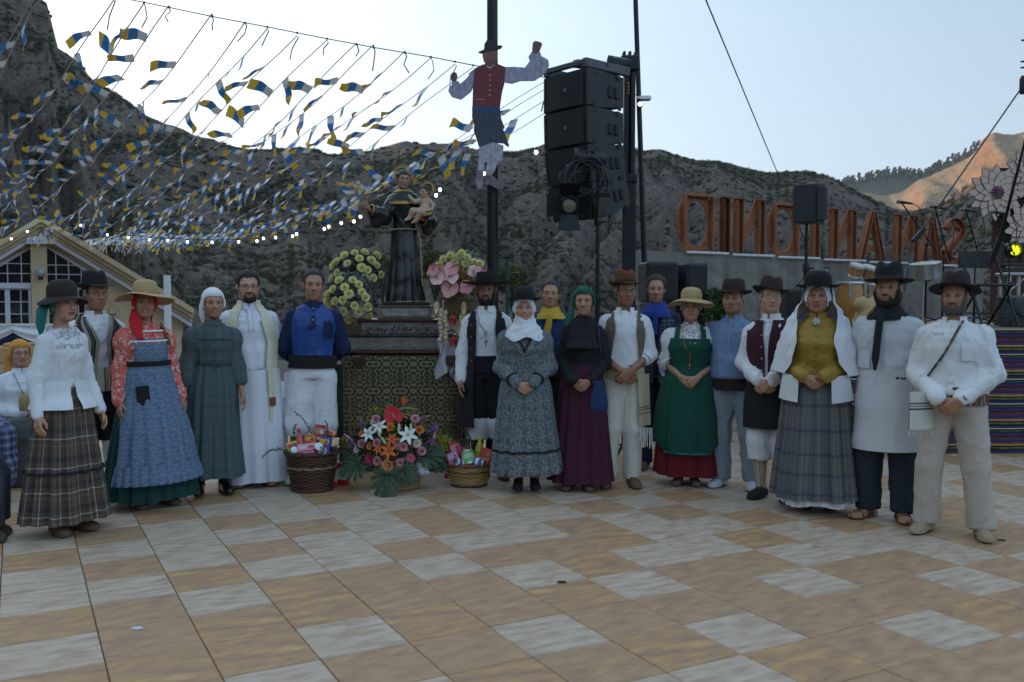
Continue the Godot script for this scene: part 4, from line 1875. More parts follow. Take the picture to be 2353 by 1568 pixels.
func stage_wall() -> void:
	WA = at(1452, 574, 12.0)
	WB = at(2262, 617, 16.2)
	var dir := (WB - WA) * V(1, 0, 1)
	var ln := dir.length()
	dir /= ln
	var B := Basis(dir, Vector3.UP, dir.cross(Vector3.UP))
	var w := mk()
	var n := 30
	var G := PackedVector3Array()
	for i in 2:
		for j in n + 1:
			var t := float(j) / n
			var p := WA.lerp(WB, t)
			if j == n:
				p += V(.12, 0, -.25)
			G.append(V(p.x, p.y if i == 0 else -.6, p.z))
	w.grid(G, 2, n + 1, false, 1, 1, 0)
	var T := PackedVector3Array()
	for i in 2:
		for j in n + 1:
			T.append(G[j] + (B.z * -.32 if i == 1 else Vector3.ZERO))
	w.grid(T, 2, n + 1, false, 1, 1, 0)
	var wm := patterned(cloud(256, .03, 71, [[.0, lin(.11, .098, .085)], [.35, lin(.18, .163, .145)], [.65, lin(.23, .213, .19)], [1.0, lin(.31, .29, .26)]], 1.6, .12, 5), .3, .85)
	wm.normal_enabled = true
	wm.normal_texture = M.weave if M.has("weave") else null
	wm.normal_scale = .3
	var W := thing("concrete_wall", "long board marked grey concrete wall below the rust brown letters", "wall")
	put("wall_face", w, wm, W)
	for k in 6:
		var a := on_wall(1572 + k * 105)
		var b := on_wall(1672 + k * 105)
		var tb := mk()
		tb.box(Vector3.ZERO, V(a.distance_to(b) - .03, .035, .03), .008)
		var o := put("light_strip", tb, mat(lin(.62, .63, .66), .4), null, X3(B, (a + b) / 2 + B.z * .04 + V(0, .008, 0)))
		tag(o, ["unlit white strip light under the first big O", "unlit white strip light under the N of the second word", "unlit white strip light between the second O and the T", "unlit white strip light under the middle N and A", "unlit white strip light in the gap between the two words", "unlit white strip light under the last letter S"][k], "strip light", "strip lights along the wall top")
	var rust := patterned(cloud(128, .06, 73, [[0, lin(.17, .055, .022)], [.5, lin(.27, .095, .036)], [1, lin(.34, .135, .055)]]), 1.2, .7)
	var LT := [["O", 1552, 1640, 437, 576, "largest rust brown letter O at the left end of the row"], ["I", 1650, 1669, 448, 578, "slim rust brown letter I between the big O and an N"], ["N", 1683, 1748, 453, 582, "rust brown reversed letter N left of the second O"], ["O", 1760, 1834, 460, 588, "rust brown letter O beside the black speaker on its stand"], ["T", 1836, 1897, 476, 594, "rust brown letter T half hidden behind the black speaker"], ["N", 1902, 1958, 480, 597, "rust brown reversed letter N between the T and an A"], ["A", 1964, 2026, 485, 600, "rust brown letter A at the end of the longer word"], ["N", 2050, 2099, 493, 605, "rust brown reversed letter N starting the shorter word from the gap"], ["A", 2104, 2157, 497, 608, "rust brown letter A behind the slanting strap"], ["S", 2162, 2206, 503, 612, "rust brown reversed letter S at the right end of the row"]]
	for L in LT:
		var a := on_wall(L[1])
		var b := on_wall(L[2])
		var ra := at(L[1], 600, 1.0) * V(1, 0, 1)
		var rb := at(L[2], 600, 1.0) * V(1, 0, 1)
		a += ra * (-.16 / ra.dot(B.z))
		b += rb * (-.16 / rb.dot(B.z))
		var d := -((a + b) / 2).z
		var hgt: float = (L[4] - L[3]) / FOC * d
		var wid: float = a.distance_to(b) / hgt
		var o := thing("letter", L[5], "letter", a + V(0, .01, 0), atan2(-dir.z, dir.x), "rust brown letters on the concrete wall")
		o.scale = Vector3.ONE * hgt
		var fm := mk()
		var rim := mk()
		var dp := .09
		if L[0] == "O":
			var R := [[], []]
			for i in 49:
				var t := TAU * i / 48
				R[0].append(U(wid / 2 + cos(t) * wid / 2, .5 + sin(t) * .5))
				R[1].append(U(wid / 2 + cos(t) * (wid / 2 - .17), .48 + sin(t) * .37))
			for s: float in [.0, .03]:
				var Q := PackedVector3Array()
				for k in 2:
					for p: Vector2 in R[k]:
						Q.append(V(p.x, p.y, s))
				fm.grid(Q, 2, 49, false, 1, 1, 0)
			for k in 2:
				var Q := PackedVector3Array()
				for z: float in [.0, .03]:
					for p: Vector2 in R[k]:
						Q.append(V(p.x, p.y, z))
				fm.grid(Q, 2, 49, false, 1, 1, 1 if k == 0 else -1)
			for s: float in [.14, .86]:
				rim.box(V(wid * s, .47, .03 + dp / 2), V(.045, .94, dp), .006)
			rim.box(V(wid * .5, .925, .03 + dp / 2), V(wid * .72 - .046, .04, dp), .006)
		else:
			var poly: PackedVector2Array = letter_shape(L[0], wid)[0]
			fm.prism(poly, .03, X3(Basis(), V(0, 0, .015)))
			if L[0] == "A":
				var hole := PackedVector2Array([U(wid * .34, .33), U(wid * .66, .33), U(wid * .5, .78)])
				fm = mk()
				var k := .16
				for part in [PackedVector2Array([U(0, 0), U(k, 0), U(wid / 2 + .03, .9), U(wid / 2 + .06, 1), U(wid / 2 - .06, 1)]), PackedVector2Array([U(wid - k, 0), U(wid, 0), U(wid / 2 + .06, 1), U(wid / 2 - .02, .85)]), rect(wid * .24, .2, wid * .76, .33)]:
					fm.prism(part, .03 - .004 * k, X3(Basis(), V(0, 0, .015 + .001 * fm.v.size() / 40.0)))
				for s: float in [-1.0, 1.0]:
					for g: float in [.02, .13]:
						rim.add(bar(V(wid / 2 + s * (wid / 2 - g), .0, .03 + dp / 2), V(wid / 2 + s * (.075 - g * .7), 1.0, .03 + dp / 2), .022, dp))
			elif L[0] == "S":
				for i in poly.size():
					var p := poly[i]
					var e := poly[(i + 1) % poly.size()]
					if p.distance_to(e) > .002:
						rim.add(bar(V(p.x, p.y, .03 + dp / 2), V(e.x, e.y, .03 + dp / 2), .018, dp))
			else:
				for s: float in ([.0, 1.0] if L[0] != "T" else [.5]):
					var cx: float = lerpf(.085, wid - .085, s) if L[0] != "I" else wid * .5
					for g: float in [-.064, .064]:
						rim.box(V(cx + g, .48, .03 + dp / 2), V(.026, .96, dp), .005)
					rim.box(V(cx, .985, .03 + dp / 2 + .01), V(.19, .03, dp + .02), .005)
		put("face_plate", fm, rust, o)
		put("back_frame", rim, rust, o)

func poles() -> void:
	var b := at(1132, 690, 9.25)
	var p := thing("lamp_column", "thick black steel column behind the flat hatted man, with the dancer cutout on it", "pole", V(b.x, 0, b.z))
	var mb := mk()
	mb.lathe([U(.06, 0), U(.058, 2.0), U(.054, 4.2), U(.05, 7.5), U(.0, 7.5)], 20)
	put("shaft", mb, M.bm, p)
	var bs := mk()
	bs.lathe([U(.14, 0), U(.14, .02), U(.075, .03), U(.07, .25), U(.055, .26)], 20)
	put("base", bs, M.bm, p)
	for y: float in [2.75, 3.35, 3.9]:
		var c := mk()
		c.lathe([U(.057, y - .012), U(.063, y - .01), U(.063, y + .01), U(.056, y + .012)], 16)
		put("strap_band", c, M.silver, p)
	var q0 := at(1496, 640, 11.0)
	var q1 := at(1474, -30, 11.0)
	var r := thing("slim_pole", "slim black pole leaning a little, right of the hanging speaker stack", "pole", V(q0.x, 0, q0.z))
	var d := (q1 - q0)
	var k := q0.y / d.y
	var sm := mk()
	sm.tube([-d * .0 + V(-d.x * 0, 0, 0) - V(0, 0, 0), V(d.x * k, q0.y, 0), V(d.x * (k + 1), q0.y + d.y, 0), V(d.x * (k + 1.3), q0.y + d.y * 1.3, 0)], [.036, .034, .028, .026], 14)
	put("shaft", sm, M.bm, r)
	var c1 := at(1482, 226, 10.96) - r.position
	var cl := mk()
	cl.box(c1, V(.14, .05, .1), .01)
	cl.box(c1 + V(-.08, .0, .03), V(.05, .03, .03), .006)
	put("clamp", cl, M.silver, r)
	var fl := thing("clamp_lamp", "small lit floodlight clamped to the slim black pole", "lamp", at(1470, 243, 10.9))
	var fm := mk()
	fm.lathe([U(.0, -.05), U(.02, -.05), U(.034, .0), U(.036, .03)], 12, X3(Basis(Vector3.RIGHT, 1.2), Vector3.ZERO))
	put("housing", fm, M.bm, fl)
	var gl := mk()
	gl.ball(V(0, .012, .03), V(.026, .026, .016), 6, 10)
	put("bulb", gl, glow(Color(1, .97, .9), 3.0), fl)
	var g0 := at(1166, 700, 12.0)
	var gp := thing("green_pole", "thin dark green pole behind the man in the flat black hat", "pole", V(g0.x, 0, g0.z))
	var gm := mk()
	gm.tube([Vector3.ZERO, V(0, at(1166, 590, 12.0).y, 0)], .024, 10)
	put("shaft", gm, mat(lin(.012, .06, .045), .5), gp)
	var ga := mk()
	ga.box(V(0, at(1166, 592, 12.0).y, 0), V(.13, .03, .06), .008)
	put("bracket", ga, M.bm, gp)

func glow(c: Color, e: float) -> StandardMaterial3D:
	var m := mat(c, .4)
	m.emission_enabled = true
	m.emission = c
	m.emission_energy_multiplier = e
	return m

func cutout() -> void:
	var Z := 9.13
	var root := thing("dancer_cutout", "cut out board printed with a dancing man in red vest and black hat", "cutout board", at(1130, 434, Z))
	root.rotation.y = -.03
	var q := func(L: Array) -> PackedVector2Array:
		var P := PackedVector2Array()
		for p in L:
			var w := at(735.3 + p[0] * .3517, p[1] * .3517, Z) - root.position
			P.append(U(w.x, w.y))
		return P
	var faces := mat(lin(.3, .13, .1), .6)
	var S := [
		["printed_leg", [[1040, 960], [1200, 955], [1190, 1050], [1160, 1070], [1140, 1120], [1100, 1170], [1078, 1160], [1095, 1060], [1075, 1060], [1068, 1150], [1045, 1160], [1030, 1110], [1038, 1040]], lin(.5, .45, .52), .02],
		["printed_shoe", [[1075, 1145], [1130, 1150], [1200, 1215], [1195, 1240], [1150, 1232], [1078, 1185]], lin(.2, .17, .19), .026],
		["printed_shoe", [[1026, 1110], [1062, 1120], [1066, 1200], [1055, 1238], [1028, 1230], [1020, 1180]], lin(.34, .27, .33), .026],
		["printed_breeches", [[1060, 935], [1130, 930], [1198, 952], [1190, 1050], [1150, 1065], [1110, 1040], [1045, 1050], [1050, 960]], lin(.46, .42, .5), .027],
		["printed_kilt", [[996, 700], [1172, 708], [1185, 780], [1208, 838], [1196, 842], [1236, 950], [1228, 962], [1200, 938], [1130, 932], [1050, 960], [1036, 955], [1020, 900], [1005, 860], [1008, 810], [993, 770]], lin(.055, .06, .085), .031],
		["printed_sash", [[994, 695], [1176, 702], [1180, 740], [994, 728]], lin(.035, .075, .17), .035],
		["printed_sleeve", [[1208, 440], [1260, 440], [1340, 445], [1372, 400], [1362, 375], [1385, 340], [1440, 345], [1445, 370], [1490, 395], [1497, 430], [1470, 485], [1400, 530], [1310, 530], [1255, 548], [1208, 540]], lin(.38, .37, .46), .027],
		["printed_sleeve", [[1010, 455], [1005, 560], [985, 600], [920, 650], [860, 632], [838, 595], [845, 565], [862, 555], [858, 530], [905, 530], [915, 548], [950, 520], [985, 480]], lin(.36, .34, .45), .027],
		["printed_hand", [[1390, 285], [1405, 272], [1435, 278], [1452, 290], [1442, 320], [1428, 350], [1392, 356], [1386, 330]], lin(.2, .1, .09), .029],
		["printed_hand", [[852, 490], [868, 472], [890, 474], [898, 495], [890, 525], [862, 530], [850, 510]], lin(.16, .08, .085), .029],
		["printed_vest", [[1060, 425], [1085, 420], [1110, 440], [1148, 415], [1212, 442], [1206, 540], [1190, 600], [1174, 708], [996, 700], [1000, 560], [1010, 450]], lin(.2, .03, .04), .033],
		["printed_collar", [[1085, 428], [1105, 440], [1130, 436], [1138, 418], [1140, 432], [1112, 452], [1092, 442]], lin(.5, .45, .5), .037],
		["printed_face", [[1064, 345], [1158, 330], [1162, 370], [1148, 412], [1112, 440], [1085, 425], [1070, 400], [1062, 370]], lin(.27, .1, .09), .03],
		["printed_beard", [[1085, 392], [1112, 398], [1142, 388], [1150, 402], [1112, 438], [1088, 424]], lin(.17, .075, .075), .034],
		["printed_hat", [[1034, 342], [1072, 325], [1075, 290], [1090, 266], [1120, 264], [1148, 268], [1160, 300], [1178, 300], [1192, 302], [1180, 318], [1120, 335], [1060, 350]], lin(.022, .022, .03), .036],
		["printed_hatband", [[1073, 318], [1074, 306], [1156, 294], [1160, 306]], lin(.045, .045, .06), .04]]
	for s in S:
		var mb := mk()
		mb.prism(q.call(s[1]), s[3])
		var m := patterned(cloud(64, .07, 300 + s[1].size(), [[0, s[2] * .8], [1, s[2] * 1.15]], 1.6, .6), 4.0, .55)
		put(s[0], mb, m, root)
	var bt := mk()
	for y in [495, 527, 560, 592, 625]:
		var w := at(735.3 + 1110 * .3517, y * .3517, Z) - root.position
		bt.ball(V(w.x, w.y, .018), V(.009, .009, .004), 4, 8)
	bt.box(V(at(735.3 + 1046 * .3517, 652 * .3517, Z).x - root.position.x, at(0, 652 * .3517, Z).y - root.position.y, .018), V(.09, .006, .003))
	put("printed_buttons", bt, mat(lin(.45, .35, .38), .5), root).set_meta("kind", "stuff")
	var lac := mk()
	for k in 4:
		for x in [1043, 1100]:
			var w := at(735.3 + x * .3517, (1120 + k * 18) * .3517, Z) - root.position
			lac.add(bar(V(w.x - .03, w.y - .012, .015), V(w.x + .03, w.y + .012, .015), .005, .003))
	put("printed_laces", lac, mat(lin(.09, .06, .08), .6), root).set_meta("kind", "stuff")

# ---------------------------------------------------------------- loudspeakers and lights
func speakers() -> void:
	cutout()
	var c := at(1345, 400, 9.5)
	var grey := mat(lin(.02, .023, .027), .6)
	var mesh_m := patterned(cloud(64, .3, 41, [[0, lin(.006, .007, .008)], [1, lin(.022, .024, .027)]]), 9.0, .7)
	var tp := at(1443, 690, 9.9)
	var tw := thing("lifting_tower", "tall black lifting tower that carries the hanging speaker stack", "tower", V(tp.x, 0, tp.z))
	var topy := at(1443, 140, 9.9).y
	var m1 := mk()
	for s: float in [-1.0, 1.0]:
		m1.box(V(s * .035, topy / 2, 0), V(.05, topy, .12), .006)
	m1.box(V(0, topy / 2, -.03), V(.03, topy, .04), .0)
	put("mast", m1, M.bm, tw)
	var m2 := mk()
	m2.box(V(.0, 1.6, .07), V(.14, 2.6, .03), .006)
	put("inner_mast", m2, M.bm, tw)
	for y: float in [.9, 1.5, 2.88]:
		var br := mk()
		br.box(V(0, y, .02), V(.16, .09, .19), .012)
		put("bracket", br, M.bm, tw)
	for s: float in [-1.0, 1.0]:
		for d: float in [-.8, .8]:
			put("leg", bar(V(s * .06, .25, 0), V(s * .8, .03, d), .05, .05), M.bm, tw)
	var hd := mk()
	hd.box(V(0, topy - .04, 0), V(.2, .16, .2), .015)
	for x: float in [-.06, .0, .06]:
		hd.box(V(x, topy + .06, .0), V(.03, .06, .14), .01)
	put("pulley_head", hd, M.bm, tw)
	var yl := mk()
	for k in 4:
		yl.box(V(-.015, topy - .25 - k * .035, .064), V(.022, .02, .012), .003)
	put("rating_mark", yl, mat(lin(.5, .25, .02), .6), tw)
	var yaw := -.86
	var W := .62
	var D := .56
	var H := .365
	var base := at(1345, 182, 9.5)
	var Bz := Basis(Vector3.UP, yaw)
	var fr := thing("rigging_frame", "grey steel rigging frame over the topmost hanging speaker", "rigging", base + Bz * V(0, .0, 0), yaw)
	var gm := mat(lin(.09, .1, .11), .5, .4)
	for s: float in [-1.0, 1.0]:
		put("side_beam", bar(V(s * (W / 2 - .03), .07, .3), V(s * (W / 2 - .03), .07, -.34), .06, .09), gm, fr)
	for z: float in [-.28, .0, .28]:
		put("cross_beam", bar(V(-W / 2, .08, z), V(W / 2, .08, z), .05, .05), gm, fr)
	put("lifting_arm", bar(V(-.1, .17, .05), Bz.inverse() * (V(tp.x, topy - .1, tp.z) - base), .08, .08), gm, fr)
	put("lifting_arm", bar(V(.25, .17, -.1), Bz.inverse() * (V(tp.x + .02, topy - .02, tp.z) - base), .07, .07), gm, fr)
	var p := base + V(0, .02, 0) + Bz * V(0, 0, D / 2)
	var tilt := .0
	var lab := ["topmost black line array speaker under the rigging frame", "second black line array speaker from the top of the hanging stack", "third black line array speaker, partly behind the cable coil", "lowest black line array speaker, tilted towards the crowd"]
	for k in 4:
		tilt += [.0, .03, .09, .13][k]
		var B := Bz * Basis(Vector3.RIGHT, tilt)
		p -= B * V(0, 0, D / 2)
		var o := thing("array_speaker", lab[k], "speaker", Vector3.ZERO, .0, "hanging line array speakers")
		o.transform = X3(B, p)
		var bx := mk()
		var F := [V(-W / 2, 0, D / 2), V(W / 2, 0, D / 2), V(W / 2, -H, D / 2), V(-W / 2, -H, D / 2)]
		var K := [V(-W / 2 + .04, -.015, -D / 2), V(W / 2 - .04, -.015, -D / 2), V(W / 2 - .04, -H + .05, -D / 2), V(-W / 2 + .04, -H + .05, -D / 2)]
		var M1 := [V(-W / 2, 0, .12), V(W / 2, 0, .12), V(W / 2, -H, .12), V(-W / 2, -H, .12)]
		bx.quad(F[0], F[1], F[2], F[3], Vector3.BACK)
		for q in 4:
			var e := (q + 1) % 4
			var out: Vector3 = (M1[q] + M1[e]) / 2 - V(0, -H / 2, .12)
			bx.quad(F[q], F[e], M1[e], M1[q], out)
			bx.quad(M1[q], M1[e], K[e], K[q], out)
		bx.quad(K[0], K[1], K[2], K[3], Vector3.FORWARD)
		for s: float in [-1.0, 1.0]:
			bx.box(V(s * (W / 2 - .006), -H / 2, D / 2 - .04), V(.03, H - .008, .1), .008)
		put("cabinet", bx, grey, o)
		var gr := mk()
		var G := PackedVector3Array()
		for i in 2:
			for j in 13:
				var u := j / 12.0
				G.append(V(lerpf(-W / 2 + .045, W / 2 - .045, u), -.012 - (H - .024) * i, D / 2 + .012 + .02 * sin(u * PI)))
		gr.grid(G, 2, 13, false, 1, 1, 0)
		put("grille", gr, mesh_m, o)
		var bd := mk()
		bd.box(V(.03, -H / 2, D / 2 + .036), V(.035, .035, .006), .003)
		put("badge", bd, mat(lin(.15, .15, .16), .4), o)
		for s: float in [-1.0, 1.0]:
			for z: float in [-.03, -.13]:
				var hp := mk()
				hp.box(V(s * (W / 2 - .012 + z * .08), -H / 2 - .01, z - .02), V(.03, .12, .062), .012)
				put("handle", hp, mat(lin(.004, .004, .005), .6), o)
			for z: float in [.2, -.2]:
				for y: float in [-H + .03, -.03]:
					var rb := mk()
					rb.box(V(s * (W / 2 + .002 + minf(z, 0) * .12), y, z * (1.0 if y < -.1 else .9)), V(.014, .045, .05), .004)
					put("rigging_plate", rb, M.bm, o)
		p = o.transform * V(0, -H - .008, D / 2)
	var sp := at(1373, 700, 9.0)
	var st := thing("light_stand", "black light stand rising in front of the hanging speakers", "light stand", V(sp.x, 0, sp.z))
	var t1 := mk()
	var sy := at(1373, 350, 9.0).y
	t1.tube([Vector3.ZERO, V(0, 1.6, 0), V(0, 1.62, 0), V(0, sy, 0)], [.026, .026, .019, .019], 10)
	put("mast", t1, M.bm, st)
	for y in [1.6, 2.35]:
		var kn := mk()
		kn.lathe([U(.02, y - .04), U(.036, y - .035), U(.036, y + .035), U(.02, y + .04)], 12)
		kn.box(V(.05, y, .01), V(.06, .02, .02), .005)
		put("clamp", kn, M.bm, st)
	var cy := at(1340, 448, 9.0).y
	put("cross_bar", bar(V(-.34, cy, 0), V(.12, cy, 0), .035, .035), M.bm, st)
	for k in 3:
		var a := TAU * k / 3 + .5
		put("leg", bar(V(0, .6, 0), V(cos(a) * .55, .01, sin(a) * .55), .022, .022), M.bm, st)
	var coil := mk()
	rng.seed = 21
	for k in 9:
		var L := []
		var ph := rng.randf() * TAU
		var rx := rng.randf_range(.13, .24)
		var ry := rng.randf_range(.13, .2)
		var ox := rng.randf_range(-.16, -.04)
		for i in 25:
			var a := TAU * i / 24
			L.append(V(ox + cos(a + ph) * rx, -.2 + sin(a + ph) * ry - .05 * cos(a * 2 + k), .05 + .04 * sin(a * 2 + ph)))
		coil.tube(L, .007, 6, false)
	var co := put("cable_coil", coil, M.bp, null, X3(Basis(), at(1368, 368, 8.97)))
	tag(co, "tangle of black cable loops slung on the light stand", "cable")
	var jb := thing("dimmer_box", "black lamp head clamped on top of the cable tangled stand", "lamp", at(1352, 364, 9.0))
	var j1 := mk()
	j1.lathe([U(0, -.17), U(.06, -.17), U(.075, -.1), U(.075, .06), U(.09, .1), U(.09, .14), U(.0, .13)], 16, X3(Basis(Vector3.BACK, 1.5), Vector3.ZERO))
	put("housing", j1, M.bp, jb)
	var j2 := mk()
	for x: float in [-.08, -.02, .04]:
		j2.box(V(x, .06, .02), V(.03, .04, .1), .006)
	put("cooling_fins", j2, M.bm, jb)
	var lp := at(1309, 472, 8.95)
	var sl := thing("barn_door_spotlight", "black stage spotlight with open barn door flaps below the speakers", "spotlight", lp)
	var LB := Basis(Vector3.RIGHT, .12) * Basis(Vector3.UP, -.1)
	var can := mk()
	can.lathe([U(.0, -.2), U(.06, -.2), U(.09, -.14), U(.095, .0), U(.102, .01), U(.102, .03), U(.075, .03)], 20, X3(LB * Basis(Vector3.RIGHT, PI / 2), Vector3.ZERO))
	put("housing", can, M.bm, sl)
	var len := mk()
	len.ball(LB * V(0, 0, .012), V(.074, .074, .022), 8, 18)
	var lm := patterned(cloud(64, .2, 44, [[0, lin(.12, .09, .06)], [1, lin(.3, .24, .17)]]), 12.0, .25)
	put("lens", len, lm, sl)
	for k in 4:
		var fl := mk()
		fl.prism(PackedVector2Array([U(-.075, 0), U(.075, 0), U(.115, .17), U(-.115, .17)]), .004)
		var R := LB * Basis(Vector3.BACK, k * PI / 2)
		put("flap", fl, M.bm, sl, X3(R * Basis(Vector3.RIGHT, .75 if k != 2 else .5), R * V(0, .09, .03)))
	put("yoke", bar(LB * V(-.11, 0, -.03), LB * V(-.11, .14, -.05), .02, .01), M.bm, sl)
	put("yoke", bar(LB * V(.11, 0, -.03), LB * V(.11, .14, -.05), .02, .01), M.bm, sl)
	var pa := [[1511, 648, 10.4, .36, .44, .42, .1, "wide black loudspeaker cabinet behind the man with the blue scarf"], [1578, 650, 10.6, .3, .44, .42, .45, "black loudspeaker cabinet with a side handle against the concrete wall"], [1842, 700, 10.6, .48, .36, .3, .1, "black equipment case behind the maroon vested man"]]
	for s in pa:
		var o := thing("black_cabinet", s[7], "speaker", at(s[0], s[1], s[2]), s[6])
		var cab := mk()
		cab.box(Vector3.ZERO, V(s[3], s[4], s[5]), .02)
		put("cabinet", cab, grey, o)
		var g2 := mk()
		g2.box(V(0, 0, s[5] / 2), V(s[3] - .04, s[4] - .05, .02), .008)
		put("grille", g2, mesh_m, o)
		var hh := mk()
		hh.box(V(s[3] / 2, 0, .02), V(.012, .12, .06), .005)
		put("handle", hh, mat(lin(.005, .005, .006), .5), o)
		var lg := mk()
		var hgt: float = o.position.y - s[4] / 2
		lg.box(V(0, -s[4] / 2 - hgt / 2, 0), V(s[3] * .92, hgt - .01, s[5] * .9), .02)
		put("lower_cabinet", lg, grey, o)
	var kp := at(1862, 470, 10.6)
	var ks := thing("speaker_stand", "black tripod stand under the speaker before the letters", "speaker stand", V(at(1852, 640, 10.6).x, 1.3, kp.z))
	var km := mk()
	var ky := kp.y - 1.3 - .2
	km.tube([V(0, .12, 0), V(0, ky * .55, 0), V(0, ky * .56, 0), V(0, ky, 0)], [.024, .024, .018, .018], 10)
	put("pole", km, M.bm, ks)
	var kc := mk()
	kc.lathe([U(.02, -.05), U(.04, -.045), U(.04, .045), U(.02, .05)], 12, X3(Basis(), V(0, ky * .55, 0)))
	kc.box(V(.06, ky * .55, 0), V(.07, .02, .02), .005)
	put("collar", kc, M.bm, ks)
	for k in 3:
		var a := TAU * k / 3
		put("leg", bar(V(0, .5, 0), V(cos(a) * .45, .012, sin(a) * .45), .022, .022), M.bm, ks)
	var kb := thing("stand_speaker", "black plastic loudspeaker on the tripod stand before the letters", "speaker", kp, .75)
	var kx := mk()
	var P := PackedVector2Array([U(-.125, .15), U(.125, .15), U(.13, .12), U(.09, -.12), U(.06, -.15), U(-.06, -.15), U(-.09, -.12), U(-.13, .12)])
	kx.prism(P, .4, X3(Basis(Vector3.RIGHT, PI / 2), Vector3.ZERO))
	for s: float in [-1.0, 1.0]:
		kx.prism(Geometry2D.offset_polygon(P, -.012)[0], .02, X3(Basis(Vector3.RIGHT, PI / 2), V(0, s * .21, 0)))
	put("cabinet", kx, mat(lin(.03, .033, .038), .55), kb, X3(Basis.from_scale(V(1, 1, -1)), Vector3.ZERO) if false else X3(Basis(Vector3.UP, PI), Vector3.ZERO))
	var kg := mk()
	var G2 := PackedVector3Array()
	for i in 2:
		for j in 11:
			var u := j / 10.0
			G2.append(V(lerpf(-.115, .115, u), .185 - .37 * i, .152 + .025 * sin(u * PI)))
	kg.grid(G2, 2, 11, false, 1, 1, 0)
	put("grille", kg, mesh_m, kb)
	var cb := mk()
	var a0 := at(1836, 512, 10.55)
	cb.tube([a0, at(1840, 530, 10.5), at(1850, 552, 10.55), at(1851, 600, 10.56), at(1846, 640, 10.55), at(1822, 668, 10.5), at(1797, 690, 10.5)], .007, 6)
	tag(put("speaker_cable", cb, M.bp), "black cable running down from the stand speaker", "cable")

